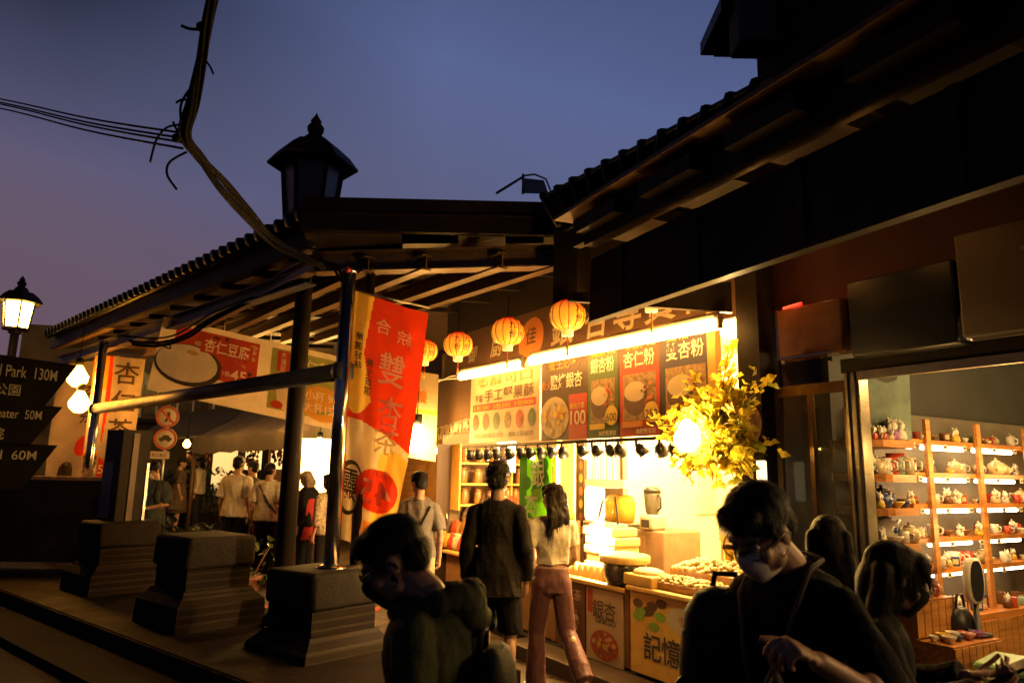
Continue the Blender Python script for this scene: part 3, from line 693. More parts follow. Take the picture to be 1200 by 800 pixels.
rn = random.Random(5); Lr = sB1 - sA0
for i in range(18):
    s_ = sA0 + .1 + i * (Lr - .2) / 17 + rn.uniform(-.04, .04); lit = i in (2, 6, 10, 14)
    lab = 'black clip spotlight switched on, hanging from the rail under the menu boards' if lit else 'black clip spotlight switched off, hanging from the rail under the menu boards'
    src = cl1 if lit else cl0; rz = FR + rn.uniform(-.8, .8)
    if src['label'] == 'x': o = place(src, W(s_, -.10, 1.945), rz); o['label'] = lab; o['group'] = 'lit clip spotlights' if lit else 'unlit clip spotlights'
    else: dup(src, W(s_, -.10, 1.945), rz)

# --- fluorescent tubes
M_tube = lamp_mat('fluorescent_glow', (1, .47, .10), 36)
def ftube(s0, z0, s1, z1, y, label, group='fluorescent tubes in front of the menu boards'):
    t = fthing('fluorescent_tube', label, 'tube light', s0, y, z0, group)
    d = V((s1 - s0, 0, z1 - z0)); b = MB(); b.cyl((0, 0, 0), d, .044, M_tube, n=14); b.build('tube', t)
    b = MB(); b.cyl((0, .0, .066), d + V((0, 0, .066)), .022, mat('grey_fitting', (.4, .36, .3), .5), n=8)
    for q in (V((0, 0, 0)), d): b.box(q + V((0, 0, .01)), (.04, .05, .09), mat('grey_fitting'))
    b.build('fitting', t); return t
sa, za = fac(540, 441, -.22); sb, zb = fac(612, 427, -.22); sc, zc = fac(622, 423, -.22); se, ze = fac(842, 379, -.22)
ftube(sa, za, sb, zb, -.22, 'shorter glowing fluorescent tube on the left, below the small lanterns')
ftube(sc, zc, se, ze, -.22, 'longer glowing fluorescent tube on the right, above the dark menu board')
t = fthing('tube_wire', 'pair of thin white wires holding the left end of the glowing tube', 'wire', sa, -.22, za)
b = MB(); b.tube([(0, 0, .02), (-.25, 0, .03), (-.6, 0, .0)], .008, M_white, 6); b.tube([(0, 0, -.02), (-.25, 0, 0), (-.6, 0, .02)], .008, M_white, 6); b.build('wire', t)

# --- dark arm above the tube
t = fthing('support_arm', 'dark tapering steel arm above the right end of the glowing tube', 'bracket', 1.45, -.06, 2.86)
b = MB(); b.prism([(0, -.05, -.06), (0, -.05, .16), (-1.0, -.75, .18), (-1.0, -.75, .12)], (.04, -.03, 0), M_dark); b.build('arm', t)

# --- lanterns
def lantern_mat():
    m = bpy.data.materials.new('lit_lantern_silk'); m.use_nodes = True; nt = m.node_tree; nd = nt.nodes; lk = nt.links; b = nd['Principled BSDF']
    tc = nd.new('ShaderNodeTexCoord'); sp = nd.new('ShaderNodeSeparateXYZ'); lk.new(tc.outputs['Generated'], sp.inputs[0])
    r = nd.new('ShaderNodeValToRGB'); r.color_ramp.elements[0].color = (1, .42, .03, 1); r.color_ramp.elements[1].color = (.9, .05, .005, 1); r.color_ramp.elements[1].position = .98
    e = r.color_ramp.elements.new(.62); e.color = (1, .30, .015, 1)
    lk.new(sp.outputs['Z'], r.inputs[0]); lk.new(r.outputs[0], b.inputs['Emission Color']); lk.new(r.outputs[0], b.inputs['Base Color']); b.inputs['Emission Strength'].default_value = .95; b.inputs['Roughness'].default_value = .5
    return m
M_lan = lantern_mat(); M_rib = mat('lantern_rib', (.30, .05, .01), .5, var=0); M_lanY = lamp_mat('lantern_yellow', (1, .48, .04), .9)
M_lhot = lamp_mat('lantern_bulb', (1, .72, .25), 5)
def lantern(r):
    t = thing('paper_lantern', 'x', 'lantern', (0, 0, 0))
    b = MB(); n = 24
    prof = [(r * .40, -r * .80), (r * .72, -r * .66), (r * .95, -r * .34), (r, 0), (r * .95, r * .34), (r * .72, r * .64), (r * .42, r * .80)]
    rings = [[V((rr * (1 + .018 * math.cos(12 * 2 * math.pi * j / 48)) * math.cos(2 * math.pi * j / 48), rr * (1 + .018 * math.cos(12 * 2 * math.pi * j / 48)) * math.sin(2 * math.pi * j / 48), z)) for j in range(48)] for rr, z in prof]
    b.loft(rings, M_lan)
    b.build('silk', t)
    b = MB()
    for k in range(12):
        a = 2 * math.pi * (k + .5) / 12; b.tube([(rr * 1.0 * math.cos(a), rr * 1.0 * math.sin(a), z) for rr, z in prof], .0035, M_rib, 5)
    b.build('rib', t)
    b = MB(); b.lathe([(r * .42, 0), (r * .42, r * .05), (r * .38, r * .14), (r * .3, r * .14)], (0, 0, r * .78), mat('red_cloth', (.5, .03, .01), .6), 16); b.build('collar', t)
    b = MB(); b.lathe([(r * .40, r * .02), (r * .33, -r * .08), (r * .32, -r * .36), (r * .28, -r * .36)], (0, 0, -r * .78), M_lanY, 16); b.build('skirt', t)
    b = MB(); b.tube([(0, 0, r * .9), (.004, 0, r * 1.3), (0, 0, r * 2.4)], .004, M_wire, 5); b.build('hanging_cord', t); b = MB(); b.tube([(0, 0, -r * 1.1), (.003, 0, -r * 1.6)], .005, mat('red_cloth'), 5); b.lathe([(.004, 0), (.012, -.02), (.010, -.09)], (0, 0, -r * 1.6), mat('gold_tassel', (.5, .25, .04), .6), 8); b.build('tassel', t)
    for a in (R(-100), R(-60), R(60), R(150)):
        b = MB(); u = V((-math.sin(a), math.cos(a), 0)); d = V((math.cos(a), math.sin(a), 0))
        for ch, z in (('九', r * .28), ('份', -r * .26)):
            vs, fs, dm = text_mesh(ch, .02); k = r * .44 / dm[1]; pts = []
            for v in vs:
                zz = z + v.y * k; rad = r * math.sqrt(max(.05, 1 - (zz / (r * 1.07)) ** 2)) * 1.012 + .004; th = a + v.x * k / r
                pts.append((rad * math.cos(th), rad * math.sin(th), zz))
            b.add(pts, fs, INK)
        b.build('characters', t)
    return t
la = lantern(.148)
LANS = [(498, 411, 8.3, 1.0, 'leftmost orange paper lantern, half behind the red flag'), (537, 404, 7.45, 1.02, 'second orange paper lantern from the red flag'), (595, 389, 6.75, 1.05, 'third orange paper lantern, in front of the orange leaf emblem'), (665, 370, 6.0, 1.04, 'nearest and largest orange paper lantern, partly behind the black awning board'), (763, 340, 5.35, 1.0, 'orange paper lantern mostly behind the awning board with its yellow skirt and tassel hanging below')]
for i, (px_, py_, Y_, k_, lab) in enumerate(LANS):
    q = P(px_, py_, Y_)
    if i == 0: o = la; place(o, q, .2); o['label'] = lab; o['group'] = 'orange paper lanterns in a row'
    else: o = dup(la, q, R(-6 + 17 * i), lab, scale=k_)
    if i < 4: lamp('POINT', 'lantern_light', q + V((0, -.0, -.32)), 2.0, (1, .45, .08), .05)

# --- curved cloth flags: a mapping from flat (u right, v down) to space
def cloth_flag(name, label, cat, org, ux, w, h, f, regions, texts, group=None, nu=80, nv=240):
    """regions(u, v) -> material (u, v in metres, v measured down from the top); f(u, v) -> local offset from the flat cloth"""
    t = thing(name, label, cat, org)
    ux = V(ux).normalized(); nrm = V((ux.y, -ux.x, 0))
    def pt(u, v, lift=0): 
        du, dn, dz = f(u, v); return ux * (u + du) + nrm * (dn + lift) + V((0, 0, -v + dz))
    b = MB(); vs = [pt(w * i / nu, h * j / nv) for j in range(nv + 1) for i in range(nu + 1)]
    groups = {}
    for j in range(nv):
        for i in range(nu):
            m = regions(w * (i + .5) / nu, h * (j + .5) / nv); groups.setdefault(m.name, (m, []))[1].append((j * (nu + 1) + i, j * (nu + 1) + i + 1, (j + 1) * (nu + 1) + i + 1, (j + 1) * (nu + 1) + i))
    o0 = len(b.v); b.v.extend(vs)
    for m, fs in groups.values():
        mi = b._mi(m)
        for q in fs: b.f.append(q); b.m.append(mi); b.sm.append(True)
    for (s_, u, v, hh, m, mirror, ww) in texts:
        vs_, fs_, dim = text_mesh(s_, .02); k = hh / max(dim[1], .3); kx = k if ww is None else ww / dim[0]; sgn = -1 if mirror else 1
        vs_, fs_ = fine_mesh([V((p_.x * kx, p_.y * k, 0)) for p_ in vs_], fs_, .03); b.add([pt(u + sgn * p_.x, v - p_.y, .006) for p_ in vs_], fs_, m)
    b.build('cloth', t)
    return t
def cloth(key, col, tr=.55): return mat(key, col, .75, var=.18, scale=5, bump=.1, trans=tr, spec=.2)
C_red = cloth('red_flag_cloth', (.62, .04, .010)); C_org = cloth('orange_flag_cloth', (.78, .27, .03)); C_yel = cloth('yellow_flag_cloth', (.82, .50, .08)); C_wht = cloth('white_flag_cloth', (.74, .58, .36)); C_ink = cloth('ink_flag_print', (.05, .03, .02), .2); C_wp = cloth('white_flag_print', (.85, .70, .5), .5); C_gry = cloth('pale_banner_cloth', (.36, .29, .24), .4)
f0 = P(411, 340, FP.y + .10); f1 = P(502, 363, FP.y + .30)
fw = (f1 - f0).xy.length; fh = 2.20
def ff(u, v):
    k = v / fh
    fold = .075 * math.sin(u * 9 + v * 1.1) * (.3 + k) + .040 * math.sin(u * 21 - v * 2.3) * (k + .12) + .012 * mnoise.noise(V((u * 9, v * 7, 0)))
    du = -(u / fw) * (.19 * k if k < .62 else .118 + .5 * (k - .62) * .6) - .03 * k
    return du, fold + .05 * math.sin(v * 2.2), -.16 * (u / fw) + (.0)
def fr(u, v):
    a = u / fw; k = v / fh
    edge = .27 - .16 * k * 0 if k < .10 else .27
    edge = .30 - .3 * k if k < .25 else .22 + .9 * (k - .25)
    if .62 < k and ((a - .62) / .33) ** 2 + ((k - .775) / .085) ** 2 < 1: return C_red
    if k < .52 + .10 * a * (a - .2):
        if a > edge or k > .45 + .05 * math.sin(a * 9): return C_red
        return C_yel
    if a < .36 + .05 * math.sin(k * 9): return C_wht
    if a > .60 and k < .9: return C_yel if (k > .60 + .15 * abs(a - .8)) else C_wht
    if k > .90 and a > .5: return C_org
    return C_wht
tx = [('綜', fw * .74, .30, .14, C_wp, True, None), ('合', fw * .45, .25, .14, C_wp, True, None), ('雙', fw * .62, .62, .30, C_wp, True, .26), ('杏', fw * .66, 1.0, .28, C_wp, True, .24), ('茶', fw * .66, 1.26, .24, C_wp, True, .24),
      ('45', fw * .62, 1.72, .21, C_wp, True, .32), ('熱杯', fw * .64, 1.555, .075, C_wp, True, None), ('靈', fw * .21, 1.72, .28, C_ink, True, .17), ('养', fw * .04, 1.76, .08, C_red, True, None)]
for i, ch in enumerate('嚴選好味'): tx.append((ch, fw * .15, .42 + i * .085, .075, C_ink, True, None))
for i, ch in enumerate('養生首選'): tx.append((ch, fw * .32, .62 + i * .085, .075, C_ink, True, None))
t = cloth_flag('red_flag', 'tall red and white drink flag with a mirrored price 45, hanging from the polished pole', 'flag', f0, (f1 - f0).xy.to_3d(), fw, fh, ff, fr, tx)
b = MB(); b.tube([(-.08, 0, .02), (f1 - f0) + V((.02, 0, .02))], .010, M_galv, 8); b.build('top_rod', t)
def brush_ring(fn, cu, cv, ru, rv, m, a0=-60, a1=250, w=.035):
    b = MB(); n = 40
    vs = []
    for i in range(n + 1):
        a = R(a0 + (a1 - a0) * i / n); th = w * (.5 + math.sin(math.pi * i / n))
        for s_ in (-1, 1): vs.append(fn(cu + (ru + s_ * th / 2) * math.cos(a), cv - (rv + s_ * th / 2) * math.sin(a)))
    b.add(vs, [(2 * i, 2 * i + 1, 2 * i + 3, 2 * i + 2) for i in range(n)], m); return b
uxf = (f1 - f0).xy.to_3d().normalized(); nf = V((uxf.y, -uxf.x, 0))
def fpt(u, v): du, dn, dz = ff(u, v); return uxf * (u + du) + nf * (dn + .004) + V((0, 0, -v + dz))
brush_ring(fpt, fw * .22, 1.74, .135, .22, C_ink, 40, 330).build('emblem', t)

# second flag of the same kind far left
g0 = P(112, 416, 11.6); g1 = P(172, 408, 11.9); gw = (g1 - g0).xy.length
def gf(u, v): return -.06 * u * v / 2, .05 * math.sin(u * 8 + v), 0
def gr(u, v):
    a = u / gw; k = v / 2.75
    if a < .30: return C_org if k < .2 or .55 < k < .6 else C_gry
    if a < .36 + .03 * math.sin(v * 3) and k < .5: return C_red
    if ((a - .30) / .16) ** 2 + ((k - .66) / .07) ** 2 < 1: return C_red
    return C_gry
gt = [(ch, gw * .66, .26 + i * .46, .36, C_ink, False, None) for i, ch in enumerate('杏仁茶')] + [('45', gw * .30, 1.81, .14, C_wp, False, None), ('靈', gw * .14, 1.72, .30, C_ink, False, .2)]
cloth_flag('white_flag', 'tall white calligraphy flag with 杏仁茶 brushed in black, beside the far steel post', 'flag', g0, (g1 - g0).xy.to_3d(), gw, 2.75, gf, gr, gt)
h0 = P(58, 520, 12.6)
cloth_flag('pale_flag', 'pale flag under the orange lamps at the far left, behind the sign boards', 'flag', h0 + V((0, 0, 1.35)), (1, .2, 0), .95, 2.3, lambda u, v: (.0, .05 * math.sin(u * 9 + v * 1.5), .25 * u), lambda u, v: C_red if (u - .55) ** 2 + (v - 1.5) ** 2 < .03 else C_gry, [('杏', .55, .55, .3, C_ink, False, None), ('茶', .55, .95, .3, C_ink, False, None)])
# pale banner behind the red flag
k0 = P(478, 434, 8.9)
cloth_flag('cream_banner', 'cream translucent banner behind the red flag, lit through by the bright bulb', 'banner', k0, (1, -.25, 0), .40, 1.05, lambda u, v: (0, .03 * math.sin(u * 9), -.14 * u), lambda u, v: C_yel if (.45 < v < .5) else C_wht, [('養', .2, .3, .16, C_org, False, None)])

# --- long price banner hanging under the canopy
TLp, TRp, BRp, BLp = P(192, 371, 9.3), P(425, 424, 10.3), P(425, 511, 10.3), P(172, 456, 9.3)
t = thing('price_banner', 'long cream price banner with 杏仁豆腐 and 45, hanging aslant under the canopy', 'banner', BLp)
bw_, bh_ = 2.62, .93
def bq(u, v, l=0.0):
    a = u / bw_; k = v / bh_; q = BLp.lerp(BRp, a).lerp(TLp.lerp(TRp, a), k); n_ = (BRp - BLp).cross(TLp - BLp).normalized()
    return q - BLp + n_ * (l + .015 * math.sin(u * 4))
b = MB()
def bface(pts, m, l):
    b.poly([bq(u, v, l) for u, v in pts], m)
def brect(u0, v0, u1, v1, m, l=.003):
    n = max(2, int((u1 - u0) / .12))
    for i in range(n): bface([(u0 + (u1 - u0) * i / n, v0), (u0 + (u1 - u0) * (i + 1) / n, v0), (u0 + (u1 - u0) * (i + 1) / n, v1), (u0 + (u1 - u0) * i / n, v1)], m, l)
def boval(u, v, ru, rv, m, l=.006): bface([(u + ru * math.cos(R(15 * k)), v + rv * math.sin(R(15 * k))) for k in range(24)], m, l)
B_bg = cloth('banner_canvas', (.66, .52, .36), .35); B_red = cloth('banner_red', (.45, .05, .02), .2); B_photo = cloth('banner_food_photo', (.50, .30, .12), .2); B_cream = cloth('banner_cream', (.72, .58, .40), .3); B_dark = cloth('banner_dark', (.05, .03, .02), .1); B_org = cloth('banner_orange', (.70, .33, .05), .3); B_grn = cloth('banner_green', (.30, .30, .08), .3)
brect(0, 0, bw_, bh_, B_bg, 0)
brect(.18, .30, 1.22, .86, B_red); rb_ = random.Random(2)
for i in range(40): boval(rb_.uniform(.45, 1.18), rb_.uniform(.36, .82), .05, .03, rb_.choice([B_photo, B_red, B_dark]), .005 + .0002 * i)
boval(.40, .40, .40, .26, B_dark, .016); boval(.38, .42, .36, .23, B_cream, .019); boval(.42, .56, .07, .03, B_photo, .022)
brect(.50, .60, 1.14, .80, B_red, .020)
b.text('杏仁豆腐', (.82, .70), None, None, .17, C_wp, .03, .56, lambda u, v: bq(u, v, .024))
boval(.95, .40, .17, .15, B_red, .024); b.text('45', (1.0, .40), None, None, .14, C_wp, .03, .2, lambda u, v: bq(u, v, .028)); b.text('1個', (.85, .40), None, None, .06, C_wp, .01, None, lambda u, v: bq(u, v, .028))
brect(1.38, .10, bw_ - .06, .86, B_grn); brect(1.46, .58, 1.62, .84, B_red, .006)
for i, ch in enumerate('大滿足'): b.text(ch, (1.54, .79 - i * .085), None, None, .075, C_wp, .02, None, lambda u, v: bq(u, v, .01))
b.text('杏仁茶', (1.92, .72), None, None, .16, C_wp, .03, .5, lambda u, v: bq(u, v, .01))
boval(1.62, .34, .14, .24, B_cream, .008); boval(1.5, .16, .08, .05, B_red, .012); boval(2.08, .28, .30, .22, B_org, .008)
b.text('小杯 90', (2.06, .37), None, None, .13, C_wp, .03, .42, lambda u, v: bq(u, v, .013)); b.text('大杯150', (2.06, .22), None, None, .13, C_wp, .03, .44, lambda u, v: bq(u, v, .013))
b.build('canvas', t)
b = MB()
for u in (.75, 1.35): b.tube([bq(u, bh_), bq(u, bh_) + V((0, 0, .28 + .1 * u))], .006, M_white, 5)
b.build('hanging_string', t)

# --- bright bulbs out in the lane
def bulb(name, label, loc, r, col, es, pw, cat='bulb', shade=True, drop=.5):
    t = thing(name, label, cat, loc); m = lamp_mat('bulb_%d_%d' % (int(col[1] * 100), es), col, es)
    b = MB(); b.lathe([(r * .3, r * 1.3), (r * .5, r * .9), (r, .1 * r), (r * .9, -.5 * r), (r * .4, -.95 * r), (.01, -r)], (0, 0, 0), m, 14); b.build('glass', t)
    b = MB(); b.cyl((0, 0, r * 1.2), (0, 0, r * 2.0), r * .4, M_black, n=10); b.tube([(0, 0, r * 2), (.01, 0, r * 2 + drop)], .006, M_wire, 5); b.build('socket', t)
    lamp('POINT', 'bulb_light', V(loc) + V((0, 0, -r * 1.25)), pw, (1, .45, .09), r)
    return t
bulb('hanging_bulb', 'dazzling bare bulb hanging beside the red flag', P(488, 515, 8.6), .15, (1, .52, .12), 150, 70)
bulb('hanging_bulb', 'upper of the two orange bulbs at the far steel post', P(91, 442, 11.2), .15, (1, .36, .03), 90, 22)
bulb('hanging_bulb', 'lower of the two orange bulbs at the far steel post', P(93, 472, 11.2), .15, (1, .36, .03), 90, 18, drop=.1)
# ================================================================== GINKGO SHOP GOODS
rn = random.Random(11)
M_lemon = mat('lemon_wood', (.62, .40, .10), .5, var=.2)
M_steel = mat('stainless', (.55, .53, .48), .25, 1.0, var=.15, scale=12, bump=.03)
M_cards = mat('brown_card', (.28, .15, .06), .6)
def ftb(name, label, cat, s, y, z, group=None): return fthing(name, label, cat, s, y, z, group)

# counters
def counter(label, s0, s1, y0, y1, z1, front, name='counter'):
    t = ftb(name, label, 'counter', (s0 + s1) / 2, y0, .12); h = s1 - s0
    b = MB(); b.bb((-h / 2, .02, .02), (h / 2, y1 - y0, z1 - .16), M_cards); b.build('body', t)
    b = MB(); b.bbev((0, (y1 - y0) / 2 - .01, z1 - .14), (h + .03, y1 - y0 + .05, .04), M_lemon, .01); b.build('top', t)
    b = MB(); b.bb((-h / 2 + .03, .06, -.0), (h / 2 - .03, y1 - y0 - .05, .02), M_dark); b.build('foot', t)
    return t
cs0, _ = fac(738, 690); cs1 = 1.40
ct = counter('yellow fronted counter with 記憶大 lettering, heaped with snacks', cs0, cs1, 0, .62, .80, None)
p = Poster(cs1 - cs0, .60, mat('yellow_panel', (.70, .45, .10), .3, var=.15), .012)
Wd = cs1 - cs0
for i, ch in enumerate('記憶大師'):
    p.txt(ch, .26 + i * .205, .22, .20, WHT, 3, .06); p.txt(ch, .26 + i * .205, .22, .20, INK, 4, .022)
for i in range(9): p.oval(.07 + rn.uniform(0, .3), .46 + rn.uniform(-.1, .1), .06, .035, LGR if i % 2 else BRN, 2 + i * .1)
p.oval(.62, .46, .20, .10, WHT, 2); p.txt('香濃', .62, .46, .07, ORG, 3)
o = p.b.build('front_panel', ct); o.location = (-Wd / 2, .004, .03)
c2s0, _ = fac(655, 680)
c2 = counter('low counter left of the yellow one, fronted with brown and cream snack posters', c2s0 - .05, cs0 - .06, .02, .6, .76, None)
wd2 = cs0 - .06 - c2s0 + .05
p = Poster(wd2 * .42, .56, mat('dark_poster', (.10, .04, .025), .4), .01); p.txt('杏仁茶', wd2 * .21, .46, .10, CRM, 3, .02); p.blobs(wd2 * .21, .2, .16, .17, 26, [PHR, CRM, PHO], 3, 3); o = p.b.build('snack_poster', c2); o.location = (-wd2 / 2, .004, .03)
p = Poster(wd2 * .5, .58, CRM, .01); p.txt('銀杏', wd2 * .25, .42, .15, BRN, 3, .02); p.txt('GINKGO', wd2 * .27, .33, .05, INK, 3); p.oval(wd2 * .25, .14, .19, .12, PHR, 2); p.blobs(wd2 * .25, .14, .17, .11, 26, [CRM, PHO, YEL], 3, 8); p.rect(wd2 * .02, .38, wd2 * .09, .57, RED, 2); o = p.b.build('snack_poster', c2); o.location = (-wd2 / 2 + wd2 * .45, .0, .0)
t = ftb('step_board', 'dark wooden plank step along the foot of the counters', 'step', (c2s0 + cs1) / 2, -.30, 0)
b = MB(); L_ = cs1 - c2s0 + .9; b.bb((-L_ / 2, 0, 0), (L_ / 2, .28, .10), mat('dark_plank', (.05, .03, .02), .6, var=.5)); b.bb((-L_ / 2, -.01, .10), (L_ / 2, .28, .125), mat('dark_plank')); b.build('plank', t)

# heap of ginkgo nuts / snacks: countable neither
M_nut = mat('roasted_nut', (.50, .33, .12), .55, var=.35, scale=14); M_nut2 = mat('pale_crisp', (.72, .58, .30), .6, var=.2)
def heap(name, label, cat, s, y, z, lx, ly, lz, m, n, r, seed, tray=M_cards):
    r_ = random.Random(seed); t = ftb(name, label, cat, s, y, z)
    b = MB(); b.bbev((0, 0, .03), (lx, ly, .06), tray, .012); b.build('tray', t)
    b = MB()
    for i in range(n):
        x = r_.uniform(-.5, .5); yv = r_.uniform(-.5, .5); hh = lz * (1 - (2 * x) ** 4) * (1 - (2 * yv) ** 2) * r_.uniform(.6, 1)
        b.ball((x * lx * .95, yv * ly * .95, .06 + hh), (r * r_.uniform(.8, 1.4), r * r_.uniform(.7, 1.0), r * r_.uniform(.6, 1)), m, 6, 4, Matrix.Rotation(r_.uniform(0, 6), 3, 'Z') @ Matrix.Rotation(r_.uniform(-.7, .7), 3, 'X'))
    o = b.build('heap', t); o['kind'] = 'stuff'; return t
q = fac(808, 676, .30)
heap('snack_tray', 'long tray heaped with golden crisps at the back of the yellow counter', 'tray', .82, .40, .88, .90, .26, .09, M_nut2, 340, .022, 1)
heap('snack_tray', 'front tray heaped with yellow crisps on the edge of the yellow counter', 'tray', .78, .12, .80, .92, .17, .05, M_nut2, 220, .019, 2)
b = MB(); b.bb((-.46, -.13, 0), (.46, .13, .08), M_cards); tag(fput(b.build('riser_box'), .82, .40, .80), 'brown card box lifting the back crisp tray on the yellow counter', 'box')

# steamer pot with wide lid
ps, pz = fac(728, 675, .10)
t = ftb('soup_pot', 'black round soup pot with a wide bamboo lid between the two counters', 'pot', ps, .14, .76)
b = MB(); b.lathe([(.10, 0), (.155, .01), (.18, .08), (.185, .17), (.175, .18)], (0, 0, 0), mat('black_enamel', (.03, .025, .02), .25), 28); b.build('body', t)
b = MB(); b.lathe([(.20, .18), (.215, .185), (.215, .235), (.20, .245), (.1, .262), (.01, .266)], (0, 0, 0), mat('bamboo', (.60, .42, .16), .55, var=.3, scale=20), 32); b.build('lid', t)
b = MB(); b.tube([(.19, 0, .12), (.235, 0, .13), (.235, 0, .10), (.19, 0, .09)], .01, M_steel); b.build('handle', t)
b = MB(); b.bbev((ps * 0, 0, .045), (.34, .26, .09), M_lemon, .015)
b.ball((0, 0, .10), (.15, .11, .04), M_nut2, 16, 6); tag(fput(b.build('snack_plate'), cs0 + .12, .10, .80), 'small round wooden tray of yellow snacks beside the bamboo lidded pot', 'tray')

# piled transparent snack boxes, blown out by the lamps
M_clear = mat('clear_box', (.75, .62, .35), .25, var=.1, trans=.4)
ss, zz = fac(716, 630, .45)
for i, (ds, dz, lab) in enumerate(((0, 0, 'lowest of the pale trays stacked beside the juice machine'), (.02, .085, 'middle of the pale trays stacked beside the juice machine'), (-.02, .17, 'topmost of the pale trays stacked beside the juice machine'))):
    t = ftb('snack_box', lab, 'box', ss + ds, .45, .94 + dz, 'pale trays stacked by the juice machine'); b = MB(); b.bbev((0, 0, .04), (.46, .30, .078), M_clear, .015); b.build('body', t)
    b = MB()
    for k in range(26): b.ball((rn.uniform(-.2, .2), rn.uniform(-.12, .12), .085), (.02, .016, .016), M_nut2, 6, 4)
    if i == 2: o = b.build('contents', t)
b = MB(); b.bb((-.2, -.13, 0), (.2, .13, .18), M_cards); tag(fput(b.build('riser_box'), ss, .45, .76), 'brown card box lifting the stacked pale trays', 'box')
for i in range(14):
    s_ = c2s0 + .02 + (i % 7) * .085; y_ = .12 + .2 * (i // 7)
    b = MB(); b.lathe([(.036, 0), (.038, .01), (.038, .08), (.030, .095), (.030, .11), (.001, .112)], (0, 0, 0), M_clear, 12)
    o = fput(b.build('snack_jar'), s_, y_, .76); tag(o, 'small clear lidded snack jar on the low counter left of the soup pot', 'jar', 'clear snack jars on the low counter')

# juice machine
ms, mz = fac(716, 600, .9)
t = ftb('juice_machine', 'two bowl juice dispenser glowing white behind the stacked trays', 'drink machine', ms, .95, .1)
b = MB(); b.bbev((0, 0, .55), (.62, .40, 1.1), M_steel, .03); b.bb((.02, -.21, .72), (.26, -.202, .86), ORG); b.build('body', t)
for dx in (-.0, .2):
    b = MB(); b.lathe([(.075, 0), (.09, .04), (.095, .20), (.07, .25), (.03, .27)], (dx + .02, -.03, 1.10), mat('yellow_juice', (.75, .50, .08), .2, trans=.5), 18); b.build('bowl', t)
b = MB(); b.bbev((-.21, -.10, 1.27), (.20, .18, .38), lamp_mat('lit_panel', (1, .78, .4), 3), .06); b.build('lit_panel', t)
b = MB(); b.bb((-.30, -.16, 1.44), (.33, .14, 1.52), WHT); b.build('top_tray', t)
# blender on its box
bs, bz_ = fac(769, 600, 1.1)
t = ftb('blender_stand', 'brown box cabinet carrying the kitchen blender', 'cabinet', bs - .02, 1.1, .1)
b = MB(); b.bbev((0, .12, .52), (.52, .5, 1.04), mat('tan_box', (.20, .12, .06), .6), .02); b.build('body', t); b = MB(); b.bb((-.24, -.14, .05), (.0, -.132, .98), mat('tan_door', (.26, .16, .08), .5)); b.build('door', t)
t = ftb('kitchen_blender', 'kitchen blender with dark lid and clear jug in the ginkgo shop', 'blender', bs, 1.05, 1.14)
b = MB(); b.bbev((0, 0, .075), (.20, .2, .15), mat('grey_plastic', (.38, .34, .28), .4), .03, 4); b.bb((-.05, -.106, .03), (.06, -.10, .10), M_black); b.build('base', t)
b = MB(); b.lathe([(.055, .15), (.07, .18), (.085, .34), (.085, .36)], (0, 0, 0), mat('smoky_jug', (.16, .16, .13), .15, trans=.3), 18); b.build('jug', t)
b = MB(); b.lathe([(.088, .36), (.088, .39), (.06, .415), (.03, .42)], (0, 0, 0), M_black, 18); b.build('lid', t)
b = MB(); b.tube([(.08, 0, .34), (.125, 0, .32), (.125, 0, .22), (.08, 0, .19)], .011, M_black); b.build('handle', t)
# wall things
def wallbox(name, label, cat, px, py, dep, w_, h_, d_, m, extra=None):
    s_, z_ = fac(px, py, dep); t = ftb(name, label, cat, s_, dep, z_ - h_ / 2); b = MB(); b.bbev((0, d_ / 2, h_ / 2), (w_, d_, h_), m, .015); b.build('body', t); return t
t = wallbox('air_conditioner', 'cream wall air conditioner under the ceiling at the back of the ginkgo shop', 'air conditioner', 741, 534, 2.38, .46, .28, .2, M_white)
b = MB()
for k in range(3): b.bb((-.17, -.012, .10 + .035 * k), (.17, -.002, .12 + .035 * k), M_cards)
b.build('grille', t)
t = wallbox('wall_cabinet', 'tall pale metal cabinet at the back wall beside the tins', 'cabinet', 803, 565, 2.2, .36, .72, .3, mat('pale_metal', (.5, .45, .34), .45)); b = MB(); b.bb((.13, -.02, .3), (.15, -.002, .42), M_dark); b.build('handle', t)
for px_, lab in ((745, 'left of the two orange pineapple charms on the back wall'), (757, 'right of the two orange pineapple charms on the back wall')):
    s_, z_ = fac(px_, 568, 2.0); t = ftb('pineapple_charm', lab, 'charm', s_, 2.0, z_, 'pineapple charms in the ginkgo shop')
    b = MB(); b.ball((0, 0, 0), (.055, .05, .075), mat('orange_plush', (.68, .24, .04), .8, var=.5, scale=50), 12, 8); b.build('body', t)
    b = MB()
    for k in range(6): b.cyl((0, 0, .06), (.045 * math.cos(k), .03 * math.sin(k), .13), .014, LGR, .002, 6)
    b.tube([(0, 0, .1), (0, 0, .25)], .004, M_wire, 5); b.build('leaf_tuft', t)
s_, z_ = fac(750, 590, 1.9); p = Poster(.20, .27, WHT, .01); p.rect(.015, .015, .185, .255, mat('violet_photo', (.20, .16, .32), .5, var=.7, scale=25)); p.txt('優惠', .1, .2, .05, YEL, 3); tag(fput(p.b.build('wall_poster'), s_ - .1, 1.9, z_ - .13), 'small violet poster in a white border beside the blender', 'poster')
s_, z_ = fac(790, 580, 2.5); p = Poster(.17, .30, CRM, .01); p.blobs(.085, .15, .07, .13, 12, [PHO, BRN, CRM], 2); tag(fput(p.b.build('wall_poster'), s_ - .08, 2.5, z_ - .15), 'narrow cream food poster on the back wall left of the pale cabinet', 'poster')
s_, z_ = fac(704, 540, 1.4); p = Poster(.55, .62, lamp_mat('lightbox_face', (1, .74, .36), 1.1), .06)
